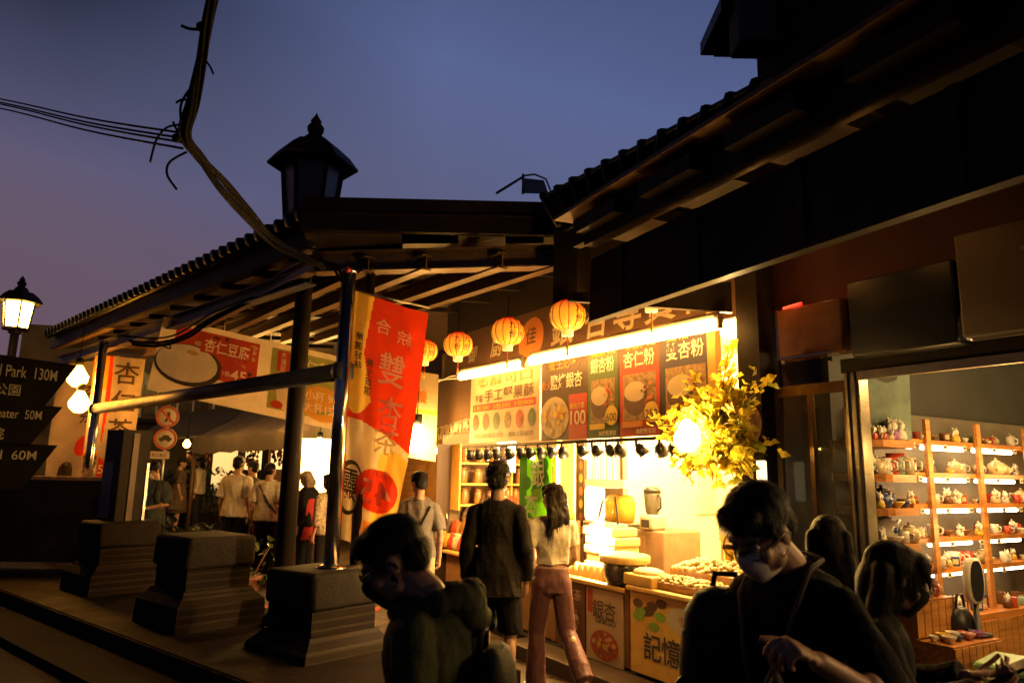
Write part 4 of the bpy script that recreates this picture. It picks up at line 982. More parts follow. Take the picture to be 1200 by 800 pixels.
for k in range(9): p.rect(.04 + k * .055, .03, .06 + k * .055, .58, CRM, 1)
tag(fput(p.b.build('striped_light_box'), s_ - .27, 1.4, z_ - .31), 'striped glowing light box hanging behind the clip spotlights', 'light box')
s_, z_ = fac(681, 575, .9); p = Poster(.10, 1.05, BRN, .03)
for k in range(7): p.oval(.05, .08 + k * .14, .035, .05, ORG if k % 2 else YEL, 2)
tag(fput(p.b.build('snack_strip'), s_ - .05, .9, z_ - .5), 'narrow hanging strip of orange snack packets left of the juice machine', 'strip')
# bright upright posts at the left of the counter
s_, z_ = fac(651, 560, .1)
t = ftb('lit_post', 'yellow lit post at the left end of the ginkgo counter beside the green banner', 'post', s_, .12, .1)
b = MB(); b.bbev((0, 0, .95), (.07, .07, 1.9), M_lemon, .01); b.build('post', t)
b = MB(); b.cyl((.055, -.03, .7), (.055, -.03, 1.84), .014, M_tube, n=8); b.build('tube', t)
s_, z_ = fac(664, 560, .7); b = MB(); b.bb((-.13, 0, 0), (.13, .03, 1.9), M_cream); tag(fput(b.build('cream_screen'), s_, .7, .1), 'plain cream screen panel right of the lit post', 'screen')

# green hanging banner 銀杏
gs0, gz0 = fac(608, 525, -.02); gs1, gz1 = fac(644, 590, -.02)
GB1 = cloth('green_banner_cloth', (.30, .62, .05), .5); GB2 = cloth('dark_green_banner_cloth', (.10, .28, .04), .5); GB3 = cloth('yellow_green_banner_cloth', (.70, .72, .10), .5); GBW = cloth('white_banner_print', (.9, .88, .75), .5)
p = Poster(gs1 - gs0, .92, GB1, .004); Wd = gs1 - gs0
for k in range(14): p.oval(rn.uniform(.1, Wd - .1), rn.uniform(.08, .85), .09, .07, rn.choice([GB1, GB2, GB3]), 1 + .1 * k)
p.rect(0, 0, .14, .92, GB2, 3)
p.txt('銀', Wd * .60, .68, .30, GB2, 4, .05, .26); p.txt('銀', Wd * .60, .68, .30, GBW, 5, .02, .25); p.txt('杏', Wd * .40, .34, .30, GB2, 4, .05, .26); p.txt('杏', Wd * .40, .34, .30, GBW, 5, .02, .25)
tag(fput(p.b.build('green_banner'), gs0, .0, 1.00), 'green hanging banner with big white characters 銀杏 behind the couple', 'banner')

# tins by the right end
ts, tz = fac(812, 650, .5)
t = ftb('tin_rack', 'open wooden display frame holding yellow tins at the right of the counter', 'rack', 1.08, .52, .94)
b = MB(); 
for x0, x1, z0, z1 in ((-.34, .34, 0, .02), (-.34, .34, .21, .23), (-.34, -.32, .02, .21), (.32, .34, .02, .21)): b.bb((x0, -.05, z0), (x1, .07, z1), M_lemon)
b.bb((-.34, .07, 0), (.34, .08, .23), M_cream); b.build('frame', t)
b = MB(); b.bb((-.34, -.08, 0), (.34, .1, .14), M_cards); tag(fput(b.build('riser_box'), 1.08, .52, .80), 'brown card box lifting the yellow tin rack', 'box')
M_tin = mat('yellow_tin', (.78, .52, .06), .3, var=.25, scale=18)
def tin(h=.15, r=.045, m=M_tin):
    b = MB(); b.lathe([(r, 0), (r * 1.03, .004), (r, .01), (r, h - .01), (r * 1.03, h - .004), (r * .95, h), (.001, h)], (0, 0, 0), m, 16); return b
o0 = None
for k in range(6):
    if o0 is None: o0 = tag(fput(tin().build('yellow_tin'), .80 + k * .103, .50, .962), 'yellow drink tin standing in the wooden display frame', 'tin', 'yellow tins in the frame')
    else: dup(o0, W(.80 + k * .103, .50, .962))
b = MB(); b.bbev((0, 0, .10), (.13, .12, .2), M_tin, .008); b.bb((-.05, -.064, .05), (.05, -.0605, .15), WHT); o1 = tag(fput(b.build('gift_carton'), .78, .53, 1.172), 'yellow gift carton standing on the left of the tin rack', 'carton')
for k, (s_, z_, lab) in enumerate(((.93, 1.172, 'white gift carton with yellow band on the middle of the tin rack'), (1.10, 1.172, 'white gift carton with yellow band on the right of the tin rack'), (1.0, 1.36, 'white gift carton with yellow band lying on top of two others'))):
    b = MB(); b.bbev((0, 0, .09), (.15, .12, .185), M_white, .008); b.bb((-.076, -.062, .04), (.076, -.0605, .10), M_tin); tag(fput(b.build('gift_carton'), s_, .53, z_), lab, 'carton')
b = MB(); b.bbev((0, 0, .11), (.11, .1, .22), M_tin, .008); b.bb((-.04, -.053, .05), (.04, -.0505, .17), CRM); tag(fput(b.build('gift_carton'), .99, .53, 1.55), 'tall yellow gift carton at the very top of the carton pile', 'carton')

# left stall: bags and boxes of sweets, shelves
lt = counter('long dark counter of the sweet stall, left of the couple', -3.3, c2s0 - .15, .05, .75, .74, None)
p = Poster(.9, .5, mat('dark_poster'), .01); p.blobs(.4, .25, .35, .2, 20, [PHR, PHO, BRN], 2, 9); o = p.b.build('snack_poster', lt); o.location = (-.7, .0, .05)
M_bag = [mat('sweet_bag_%s' % n_, c_, .35, var=.4, scale=20, trans=.15) for n_, c_ in (('cream', (.62, .48, .28)), ('red', (.5, .08, .04)), ('brown', (.28, .14, .06)), ('yellow', (.66, .42, .08)), ('white', (.72, .64, .5)), ('dark', (.10, .06, .04)))]
BN = ['cream', 'red', 'brown', 'yellow', 'white', 'dark']
protos = []
def bagmesh(m):
    b = MB(); r_ = []
    for z, wx, wy in ((0, .05, .03), (.01, .075, .05), (.06, .085, .055), (.12, .075, .04), (.155, .06, .018), (.165, .035, .012), (.20, .06, .02)):
        r_.append([V((wx * math.cos(R(30 * k)) * (1 + .08 * math.sin(k * 5)), wy * math.sin(R(30 * k)), z)) for k in range(12)])
    b.loft(r_, m); return b
for j in range(4):
    for i in range(16):
        s_ = -3.5 + i * .135 + rn.uniform(-.03, .03); y_ = .12 + j * .16; z_ = .74 + .15 * j
        if s_ > c2s0 - .25: continue
        k = rn.randrange(6); lab = '%s bag of sweets on the stepped stall left of the couple' % BN[k]
        o = next((q for q in protos if q['label'] == lab), None); rz = FR + rn.uniform(-.6, .6)
        if o is None:
            o = bagmesh(M_bag[k]).build('sweet_bag'); tag(place(o, W(s_, y_, z_), rz), lab, 'bag', '%s bags on the sweet stall' % BN[k]); protos.append(o)
        else: dup(o, W(s_, y_, z_), rz, scale=rn.uniform(.85, 1.15))
t = ftb('stall_steps', 'stepped wooden display under the sweet bags', 'display', -2.4, .1, .74)
b = MB()
for j in range(1, 4): b.bb((-1.2, j * .16 - .09, 0), (.95, .62, .15 * j - .004), M_cards) if j == 3 else b.bb((-1.2, j * .16 - .09, 0), (.95, (j + 1) * .16 - .092, .15 * j - .004), M_cards)
b.build('steps', t)
t = thing('wall_shelf', 'three tier wall shelf with brown jars on the side wall of the sweet stall', 'shelf', W(-3.575, .25, 1.2), FR + R(90))
b = MB()
for k in range(3): b.bb((0, -.26, .05 + k * .26), (1.5, -.004, .075 + k * .26), M_lemon)
for x in (-.012, .75, 1.512): b.bb((x - .012, -.25, 0), (x + .012, -.004, .82), M_lemon)
b.build('boards', t)
t = thing('dark_doorway', 'dark doorway panel in the side wall of the sweet stall', 'door', W(-3.572, .02, .12), FR + R(90)); b = MB(); b.bb((0, -.02, 0), (.2, -.002, 1.9), DBR); b.build('leaf', t); b = MB(); b.cyl((.16, -.03, .9), (.16, -.03, 1.05), .01, M_steel, n=8); b.build('handle', t)
jp = None
for k in range(3):
    for i in range(7):
        lab = 'brown snack jar on the wall shelf behind the sweet stall'
        if jp is None:
            jp = MB(); jp.lathe([(.05, 0), (.056, .01), (.056, .14), (.045, .16), (.048, .165), (.048, .19), (.001, .192)], (0, 0, 0), mat('amber_jar', (.34, .16, .05), .3, var=.5), 12)
            jp = tag(fput(jp.build('snack_jar'), -3.44, .36 + i * .2, 1.277 + k * .26), lab, 'jar', 'brown jars on the wall shelf')
        else: dup(jp, W(-3.44 + rn.uniform(-.03, .03), .36 + i * .2 + rn.uniform(-.03, .03), 1.277 + k * .26), scale=rn.uniform(.8, 1.1))
# ceiling tubes at the left stall
s_, z_ = fac(535, 525, .9); ftube(s_ - .6, 2.1, s_ + .55, 2.1, 1.2, 'upper dim tube under the ceiling of the sweet stall', 'ceiling tubes of the sweet stall')
ftube(s_ - .6, 1.98, s_ + .35, 1.98, .75, 'lower dim tube under the ceiling of the sweet stall', 'ceiling tubes of the sweet stall')
s_, z_ = fac(590, 535, .9); p = Poster(.36, .46, lamp_mat('white_box_face', (1, .9, .7), 1.6), .08); p.rect(.08, .1, .28, .36, mat('blue_print', (.1, .12, .3), .5)); p.txt('開', .18, .25, .14, WHT, 3); tag(fput(p.b.build('light_box'), s_ - .18, .9, z_ - .2), 'small white light box hanging above the man in black', 'light box')
# fringe garland by the cream banner
t = ftb('tinsel_garland', 'white fringed tinsel garland hung left of the cream menu board', 'garland', sA0 - .05, .0, 2.30)
b = MB()
for i in range(90):
    x = -rn.random() * .95; b.tube([(x, rn.uniform(-.03, .03), .09 * x), (x + rn.uniform(-.03, .03), rn.uniform(-.04, .04), .09 * x - rn.uniform(.05, .17))], .004, WHT, 4)
b.build('fringe', t)
s_, z_ = fac(520, 470, .3); b = MB(); b.bb((-.55, 0, 0), (.50, .04, .72), mat('brown_fascia_board', (.09, .045, .02), .6, var=.4)); tag(fput(b.build('fascia_board'), -3.16, .02, 2.13), 'plain brown fascia board between the cream banner and the menu', 'board')

# ginkgo branch bunch with a glaring bulb
lc, lz = fac(836, 515, -.32)
t = ftb('ginkgo_bunch', 'bunch of artificial yellow ginkgo leaves around a glaring bulb at the shop corner', 'leaf bunch', lc, -.32, lz)
M_gk = mat('yellow_ginkgo_leaf', (.85, .66, .05), .5, var=.3, scale=25, trans=.5); M_gk2 = mat('olive_ginkgo_leaf', (.45, .46, .05), .5, var=.3, scale=25, trans=.5); M_twig = mat('twig_brown', (.10, .05, .02), .7)
b = MB(); bt = MB()
def leaf(b, c, sz, m):
    q = Matrix.Rotation(rn.uniform(0, 6.28), 3, 'Z') @ Matrix.Rotation(rn.uniform(-1.2, 1.2), 3, 'X') @ Matrix.Rotation(rn.uniform(-1, 1), 3, 'Y')
    pts = [V((0, 0, -.02))]
    for k in range(9):
        a = R(-58 + 116 * k / 8); r_ = (1 if k != 4 else .72) * (1 - .05 * (k % 2)); pts.append(V((math.sin(a) * r_, .10 * math.cos(k * 1.3) + .35 * (abs(a) ** 1.6) - .15, math.cos(a) * r_)))
    vs = [q @ (p_ * sz) + V(c) for p_ in pts]; b.add(vs, [(0, k + 1, k) for k in range(1, 9)], m, False)
for i in range(135):
    a = rn.uniform(0, 6.28); el = rn.uniform(-1.0, 1.25); L_ = rn.uniform(.12, .46)
    if i < 9: a = rn.uniform(-.7, .9); el = rn.uniform(.5, 1.3); L_ = rn.uniform(.35, .62)
    if 9 <= i < 16: a = rn.uniform(2.6, 3.8); el = rn.uniform(-.1, .5); L_ = rn.uniform(.3, .52)
    d = V((math.cos(a) * math.cos(el), math.sin(a) * math.cos(el) * .55, math.sin(el))); e_ = d * L_ + V((0, -.02, -.04 * L_))
    bt.tube([d * .04, d * L_ * .6 + V((0, 0, .03)), e_], [.006, .005, .003], M_twig, 5)
    for k in range(13):
        u = rn.uniform(.3, 1.05); leaf(b, d * L_ * u + V((rn.uniform(-.05, .05), rn.uniform(-.05, .05), rn.uniform(-.05, .05))), rn.uniform(.035, .072), M_gk if rn.random() < .8 else M_gk2)
b.build('leaves', t); bt.build('branches', t)
b = MB(); b.lathe([(.02, .12), (.04, .09), (.085, .01), (.08, -.04), (.03, -.08), (.004, -.085)], (0, -.24, 0), lamp_mat('glaring_bulb', (1, .66, .18), 260), 14); b.build('bulb', t)
lamp('POINT', 'bunch_light', W(lc, -.66, lz - .02), 45, (1, .48, .09), .06)
t2 = ftb('bunch_fill_bulb', 'small added bulb hidden among the artificial ginkgo leaves to light them from within', 'bulb', lc + .02, -.34, lz + .02); b = MB(); b.ball((0, 0, 0), .035, lamp_mat('bunch_fill_glow', (1, .66, .18), 60), 10, 8); b.build('glass', t2); b = MB(); b.tube([(0, 0, .03), (.02, .05, .2), (0, .2, .4)], .006, M_wire, 5); b.build('cord', t2)  # second bulb added inside the bunch so the leaves glow from within
lamp('POINT', 'bunch_fill_light', W(lc + .02, -.34, lz - .04), 26, (1, .55, .12), .03)
s_, z_ = fac(905, 530, -.2)
t = ftb('straw_hat', 'round straw hat hung behind the ginkgo leaves on the corner column', 'hat', 1.50, -.10, 2.0); b = MB(); b.lathe([(.17, 0), (.165, .02), (.08, .05), (.07, .12), (.01, .14)], (0, 0, 0), mat('straw', (.32, .17, .06), .8, var=.5, scale=40), 22, Matrix.Rotation(R(80), 3, 'X')); b.build('hat', t)
s_, z_ = fac(893, 563, -.12); b = MB(); b.bbev((0, 0, .13), (.07, .03, .26), lamp_mat('small_lit_sign', (1, .78, .4), 2.2), .01); tag(fput(b.build('lit_sign'), s_, -.12, z_ - .13), 'small narrow white lit sign at the foot of the ginkgo bunch', 'sign')

# shop interior lamps
for s_, y_, z_, pw in ((.5, .8, 2.7, 520), (-.55, .8, 2.6, 520), (.2, 1.7, 2.7, 300), (-2.2, .9, 2.5, 130)):
    lamp('POINT', 'shop_light', W(s_, y_, z_), pw, (1, .62, .22), .15)
bl0 = None
for s_, y_, z_, lab in ((.5, .8, 2.95, 'bare ceiling bulb over the yellow counter'), (-.55, .8, 2.9, 'bare ceiling bulb over the juice machine'), (-2.2, .9, 2.8, 'bare ceiling bulb over the sweet stall')):
    t = ftb('ceiling_bulb', lab, 'bulb', s_, y_, z_); b = MB(); b.lathe([(.02, .09), (.05, .02), (.04, -.03), (.005, -.05)], (0, 0, 0), lamp_mat('ceiling_bulb_glow', (1, .7, .28), 40), 12); b.build('glass', t); b = MB(); b.cyl((0, 0, .08), (0, 0, .16), .022, M_black, n=8); b.build('socket', t)
# counter level lamp that burns out the trays
s_, z_ = fac(693, 640, .2)
t = ftb('counter_lamp', 'dazzling clip lamp shining on the stacked trays and jars', 'lamp', s_, .28, 1.22); b = MB(); b.ball((0, 0, 0), .045, lamp_mat('counter_lamp_glow', (1, .72, .28), 60), 10, 8); b.build('bulb', t); b = MB(); b.tube([(0, 0, .04), (0, .05, .2), (0, .2, .25), (0, .3, -.46)], .01, M_black); b.build('stem', t)
lamp('POINT', 'counter_lamp_light', W(s_, .22, 1.14), 260, (1, .62, .22), .06)
# ================================================================== SOUVENIR SHOP (right)
rn = random.Random(21)
M_pine = wood_mat('pine_board', (.50, .20, .04), .4)
M_pine2 = wood_mat('pine_plank', (.52, .24, .06), .45, rot=(0, R(90), 0))
M_frame = mat('aluminium_frame', (.42, .36, .26), .3, .85, var=.25, scale=10)
M_glass = mat('shop_glass', (.9, .9, .9), .02, var=0, bump=0, glass=True)
# shutter frame and glass door
j0, _ = fac(996, 520); j1, _ = fac(1013, 520)
t = fthing('door_frame', 'tall aluminium door frame at the left edge of the souvenir shop opening', 'door frame', j0, -.02, .12)
b = MB(); wj = j1 - j0
for k in range(4): b.bb((wj * k / 4 + .004, .0 + .012 * (k % 2), 0), (wj * (k + 1) / 4 - .004, .10, 2.18), M_frame)
b.bb((-.03, .02, 2.185), (2.9, .12, 2.27), M_dark); b.bb((wj, -.012, 2.13), (2.9, .02, 2.18), M_frame); b.build('frame', t)
t = fthing('glass_door', 'dim glass sliding door with dark posters between the ginkgo shop and the souvenir shop', 'door', 1.66, .05, .12)
wd = j0 - 1.68
b = MB()
for x0, x1, z0, z1 in ((0, .04, 0, 2.15), (wd - .04, wd, 0, 2.15), (wd * .46, wd * .46 + .03, 0, 2.15), (.04, wd - .04, 0, .08), (.04, wd - .04, 2.08, 2.15), (.04, wd - .04, 1.02, 1.06)): b.bb((x0, 0, z0), (x1, .04, z1), mat('bronze_frame', (.16, .09, .04), .3, .6))
b.build('frame', t)
b = MB(); b.bb((.042, .016, .082), (wd - .042, .024, 1.018), M_glass); b.bb((.042, .016, 1.062), (wd - .042, .024, 2.078), M_glass); b.build('pane', t)
p = Poster(wd * .9, 2.0, mat('dim_brown_curtain', (.12, .07, .035), .7, var=.6, scale=3), .02)
for k in range(12): p.rect(rn.uniform(.05, .3), .1 + .15 * k, rn.uniform(.32, wd * .85), .1 + .15 * k + rn.uniform(.05, .12), rn.choice([BRN, DBR, PHO, GRN]), 1 + .1 * k)
p.rect(.04, .35, .22, .95, DBR, 3); p.rect(.04, 1.0, .24, 1.08, CRM, 3); p.rect(.05, 1.10, .10, 1.2, mat('lit_label', (.8, .7, .5), emit=(1, .7, .3), es=.8, var=0), 4)
o = p.b.build('poster_screen'); tag(fput(o, 1.68, .30, .14), 'dim brown screen of faded posters just behind the glass sliding door', 'screen')
# dark sign cabinets over the opening
def sbox(name, label, cat, s0, s1, z0, z1, y0, m, deco=None):
    t = fthing(name, label, cat, s0, y0, z0); b = MB(); b.bbev(((s1 - s0) / 2, .07, (z1 - z0) / 2), (s1 - s0, .14, z1 - z0), m, .012); b.build('cabinet', t)
    if deco: deco(t, s1 - s0, z1 - z0)
    return t
c0, zc1 = fac(908, 356, -.22); c1_, _ = fac(985, 356, -.22)
t = sbox('display_cabinet', 'glossy brown box sign reflecting light at the left over the souvenir shop', 'box sign', c0, c1_, 2.40, 2.72, -.22, mat('glossy_brown', (.16, .07, .035), .12, var=.3))
b = MB(); b.bb((.0, -.003, .0), (.012, .0, .32), M_chrome); b.bb((0, -.003, 0), (.4, .0, .01), M_chrome); b.build('edge', t)
b = MB(); b.cyl((.02, .06, .34), (.16, .05, .345), .012, lamp_mat('red_led', (1, .03, .02), 1.2), n=8); tag(fput(b.build('red_neon'), c0, -.22, 2.40), 'short red neon strip on top of the glossy brown box sign', 'neon strip')
lamp('POINT', 'red_neon_light', W(c0 + .1, -.24, 2.80), 1.0, (1, .05, .02), .05)
c2_, _ = fac(1118, 340, -.2)
sbox('sign_board', 'plain black sign board over the middle of the souvenir shop opening', 'sign', c1_ + .03, c2_, 2.36, 2.80, -.20, M_black)
def deco(t, w_, h_):
    b = MB(); b.text('好', (.42, -.004, h_ * .62), UX, UZ, .24, mat('faded_gold', (.16, .09, .04), .5), .03); b.text('Taiwan', (.48, -.004, h_ * .26), UX, UZ, .07, mat('faded_gold'), .01); b.build('lettering', t)
sbox('sign_board', 'dark brown sign board lettered 好 over the right of the souvenir shop opening', 'sign', c2_ + .02, c2_ + 1.2, 2.38, 2.92, -.2, DBR, deco)
# interior walls
t = fthing('shop_room', 'grey plastered room of the souvenir shop behind the shelves', 'room', 2.0, .1, .12)
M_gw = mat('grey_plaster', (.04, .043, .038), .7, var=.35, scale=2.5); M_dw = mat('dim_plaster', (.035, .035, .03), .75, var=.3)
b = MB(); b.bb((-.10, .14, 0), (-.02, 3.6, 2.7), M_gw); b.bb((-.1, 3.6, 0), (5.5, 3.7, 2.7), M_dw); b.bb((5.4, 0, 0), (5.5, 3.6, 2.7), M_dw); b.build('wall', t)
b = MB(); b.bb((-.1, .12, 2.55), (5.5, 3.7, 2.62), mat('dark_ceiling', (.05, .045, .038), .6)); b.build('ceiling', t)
# downlights
dl = None
for s_, y_, lab in ((3.0, .75, 'round ceiling downlight over the souvenir shop entrance'), (3.9, .75, 'round ceiling downlight at the right edge over the souvenir shop'), (3.2, 2.4, 'round ceiling downlight deep inside the souvenir shop'), (4.9, .6, 'added ceiling downlight right of the frame, giving warm fill from the souvenir shop'), (5.8, .5, 'added ceiling downlight farthest right, unseen, giving warm fill from the souvenir shop')):  # last two stand unseen beyond the frame, added as warm fill
    t = fthing('downlight', lab, 'ceiling light', s_, y_, 2.66); b = MB(); b.lathe([(.085, 0), (.09, -.012), (.075, -.02), (.07, -.004)], (0, 0, 0), WHT, 20); b.build('rim', t); b = MB(); b.disc((0, 0, -.012), (.068, 0, 0), (0, -.068, 0), lamp_mat('downlight_glow', (1, .78, .42), 14), 20); b.build('lens', t)
    lamp('POINT', 'downlight_light', W(s_, y_ + .15 if s_ < 4.5 else .15, 2.46 if s_ < 4.5 else 2.1), 34 if s_ < 4.5 else 70, (1, .58, .20), .07)
# shelving along the left wall: room frame x = into shop along the facade direction, y = depth
SX = 2.0
def inw(dep, off, z): return W(SX + off, .14 + dep, z)
RZ = FR + R(90)          # shelves run along the depth; local x = depth, local y = -off
def sthing(name, label, cat, dep, off, z, group=None): return thing(name, label, cat, inw(dep, off, z), RZ, group)
def sput(o, dep, off, z, dr=0): return place(o, inw(dep, off, z), RZ + dr)
levels = [1.10, 1.29, 1.50, 1.70, 1.91]
M_strip = lamp_mat('shelf_strip_glow', (1, .76, .40), 17)
# rounded front shelf unit
names = ['lowest', 'second lowest', 'middle', 'second highest', 'highest']
unit = sthing('corner_shelf', 'pine shelf unit with rounded boards nearest the souvenir shop entrance', 'shelf', .0, 0, .12)
for k, z in enumerate(levels[1:]):
    b = MB(); pr = [(0.0, 0), (.0, -.22)] + [(.03 + .10 * (1 - math.cos(R(a_))), -.22 - .1 * math.sin(R(a_))) for a_ in (30, 60, 90)] + [(.38, -.32), (.42, -.28), (.42, 0)]
    b.prism([(x, y, z - .12 - .045) for x, y in pr], (0, 0, .045), M_pine); b.build('board', unit)
b = MB(); b.bb((0, -.02, 0), (.42, -.002, 2.3), M_gw); b.build('back_panel', unit)
rack = sthing('wall_rack', 'long pine wall rack of lit shelves running deep into the souvenir shop', 'rack', .43, 0, .12)
LR_ = 2.7
for k, z in enumerate(levels):
    z_ = z - .12 if z > 1 else z - .12
    b = MB(); b.bb((.0, -.26, z_ - .03 + .02), (LR_, -.03, z_ + .02), M_pine); b.build('board', rack)
for x in (.16, .78, 1.45, 2.1, LR_ - .05):
    b = MB(); b.bb((x, -.285, .0), (x + .05, -.262, 1.94), M_pine2); b.build('upright', rack)
for i, z in enumerate(levels):
    for x0, x1 in ((-.16, .12), (.24, .74), (.88, 1.4)):
        b = MB(); b.cyl((x0, -.20, z - .12 - .028), (x1, -.20, z - .12 - .028), .014, M_strip, n=8); b.build('light_strip', rack)
b = MB(); b.bb((0, -.02, .0), (LR_, -.004, 2.0), mat('rack_back', (.17, .15, .11), .6)); b.build('back_panel', rack)
b = MB(); b.bb((.16, -.36, 0), (LR_, -.03, .72), M_pine)
for k in range(26): b.bb((.17 + k * .082, -.368, .02), (.17 + k * .082 + .074, -.361, .68), M_pine2)
b.build('plank_front', rack)
for d_, z_ in ((.3, 1.6), (1.0, 1.6), (1.7, 1.6), (.6, 1.2)):
    lamp('POINT', 'shelf_light', inw(.3 + d_, .50, z_ + .15), 9, (1, .56, .16), .1)
lamp('POINT', 'shelf_light', inw(.1, .6, 1.85), 5, (1, .58, .18), .1)
# blackboard
t = sthing('chalkboard', 'pale green chalkboard with a scooped top standing on the highest rounded shelf', 'chalkboard', .31, .20, 1.92); t.rotation_euler = (0, 0, RZ - R(42)); t.scale = (.8, .8, .95)
b = MB(); pts = [(-.17, 0, 0), (.17, 0, 0), (.19, 0, .44)] + [(.09 * math.cos(R(a_)) + .02, 0, .44 - .06 * math.sin(R(a_))) for a_ in (0, 40, 90, 140, 180)] + [(-.18, 0, .44)]
b.prism(pts, (0, .02, 0), mat('chalk_green', (.22, .30, .25), .7, var=.4, scale=6)); b.build('board', t)
b = MB(); b.bb((-.28, -.03, .02), (-.20, -.01, .18), M_black); b.build('side_card', t)

# wares -------------------------------------------------------------
def glaze(n, c, r=.2): return mat('glaze_' + n, tuple(x * .8 for x in c), r, var=.25, scale=20, bump=0)
G = {'white': glaze('white', (.70, .66, .56)), 'cream': glaze('cream', (.62, .50, .30)), 'blue': glaze('blue', (.05, .07, .22)), 'red': glaze('red', (.45, .06, .03)), 'green': glaze('green', (.25, .38, .30)), 'brown': glaze('brown', (.16, .07, .03)), 'yellow': glaze('yellow', (.65, .42, .05)), 'black': glaze('black', (.03, .025, .025)), 'violet': glaze('violet', (.30, .10, .32)), 'pink': glaze('pink', (.6, .28, .25))}
def teapot(c, dot=None):
    t = thing('teapot', 'x', 'teapot', (0, 0, 0)); m = G[c]
    b = MB(); b.lathe([(.03, 0), (.045, .004), (.062, .03), (.065, .055), (.052, .082), (.03, .092)], (0, 0, 0), m, 18)
    if dot:
        for a in (-1.9, -1.57, -1.2): b.ball((.063 * math.cos(a), .063 * math.sin(a), .05), (.012, .006, .012), G[dot], 8, 6)
    b.build('body', t)
    b = MB(); b.tube([(.055, 0, .035), (.085, 0, .05), (.095, 0, .08), (.108, 0, .088)], [.015, .012, .009, .008], m); b.build('spout', t)
    b = MB(); b.tube([(-.055, 0, .075), (-.09, 0, .078), (-.098, 0, .05), (-.06, 0, .03)], .007, m); b.build('handle', t)
    b = MB(); b.lathe([(.033, .09), (.03, .10), (.01, .107)], (0, 0, 0), m, 14); ld = b.build('lid', t); b = MB(); b.lathe([(.006, .106), (.012, .118), (.004, .124)], (0, 0, 0), m, 10); b.build('knob', ld); return t
def mug(c):
    t = thing('mug', 'x', 'mug', (0, 0, 0)); b = MB(); b.lathe([(.032, 0), (.036, .004), (.037, .09), (.034, .09), (.032, .01), (.001, .008)], (0, 0, 0), G[c], 16); b.build('body', t)
    b = MB(); b.tube([(0, -.036, .075), (0.012, -.062, .065), (0.012, -.062, .03), (0, -.036, .02)], .006, G['white']); b.build('handle', t); return t
def figurine(c, c2):
    t = thing('figurine', 'x', 'figurine', (0, 0, 0)); b = MB(); b.lathe([(.028, 0), (.036, .012), (.03, .045), (.018, .058)], (0, 0, 0), G[c], 12); b.ball((0, -.003, .075), .026, G[c2], 12, 8)
    for x in (-.014, .014): b.cyl((x, 0, .092), (x * 1.4, 0, .112), .009, G[c2], .002, 6)
    b.build('body', t)
    b = MB(); b.tube([(-.03, -.01, .04), (-.04, -.03, .06), (-.035, -.03, .085)], .009, G[c2], 6); b.build('arm', t); return t
def cup(c):
    b = MB(); b.lathe([(.02, 0), (.022, .006), (.034, .03), (.036, .045), (.033, .045), (.02, .01), (.001, .008)], (0, 0, 0), G[c], 14); return b.build('tea_cup')
def bowl(c):
    b = MB(); b.lathe([(.025, 0), (.028, .008), (.055, .035), (.06, .05), (.056, .05), (.03, .014), (.001, .01)], (0, 0, 0), G[c], 16); return b.build('bowl')
def gift_box(c):
    b = MB(); h_ = {'red': .075, 'yellow': .05, 'blue': .09, 'green': .06, 'pink': .04, 'brown': .085}.get(c, .06)
    b.bbev((0, 0, h_ / 2), (.085, .055, h_), G[c], .005); b.bb((-.028, -.0295, h_ * .25), (.028, -.0276, h_ * .75), G['cream']); return b.build('gift_box')
CAT = {'gift_box': 'box', 'teapot': 'teapot', 'mug': 'mug', 'figurine': 'figurine', 'tea_cup': 'cup', 'bowl': 'bowl'}
first = {}
used_lab = {}
def ware(kind, c, dep, off, z, where, dr=0, sc=1.0, c2='white', pal=None):
    lab = ('%s card gift box on the %s' % (c, where)) if kind == 'gift_box' else '%s glazed ceramic %s on the %s' % (c, kind.replace('_', ' '), where)
    key = (kind, c, c2)
    if key not in first:
        o = {'teapot': lambda: teapot(c, c2 if c == 'white' else None), 'mug': lambda: mug(c), 'figurine': lambda: figurine(c, c2), 'tea_cup': lambda: cup(c), 'bowl': lambda: bowl(c), 'gift_box': lambda: gift_box(c)}[kind]()
        o['category'] = CAT[kind]; first[key] = o; sput(o, dep, off, z, dr); o.scale = (sc,) * 3; o['label'] = lab; o['group'] = 'ceramics on the %s' % where
    else: dup(first[key], inw(dep, off, z), RZ + dr, lab, 'ceramics on the %s' % where, sc)
# rounded corner shelves (deep .05 .. .65)
wh = 'second lowest rounded corner shelf'
z = levels[1] + .0
for d_, o_, k, c, s_ in ((.18, .26, 'figurine', 'cream', .8), (.26, .22, 'figurine', 'white', 1), (.22, .14, 'teapot', 'white', 1.2), (.36, .26, 'bowl', 'white', .9), (.48, .27, 'mug', 'white', .8), (.46, .16, 'teapot', 'white', 1.45), (.58, .26, 'teapot', 'cream', 1.0)): ware(k, c, d_ * .72 - .06, o_, z, wh, rn.uniform(-.4, .4), s_, 'blue' if k == 'teapot' else 'white')
wh = 'middle rounded corner shelf'; z = levels[2]
for d_, o_, k, c, s_ in ((.18, .26, 'figurine', 'yellow', .9), (.28, .24, 'teapot', 'blue', .9), (.40, .27, 'bowl', 'yellow', .8), (.50, .27, 'bowl', 'blue', .8), (.46, .15, 'teapot', 'black', 1.1), (.58, .24, 'tea_cup', 'brown', 1.2), (.60, .12, 'figurine', 'white', 1)): ware(k, c, d_ * .72 - .06, o_, z, wh, rn.uniform(-.4, .4), s_)
wh = 'second highest rounded corner shelf'; z = levels[3]
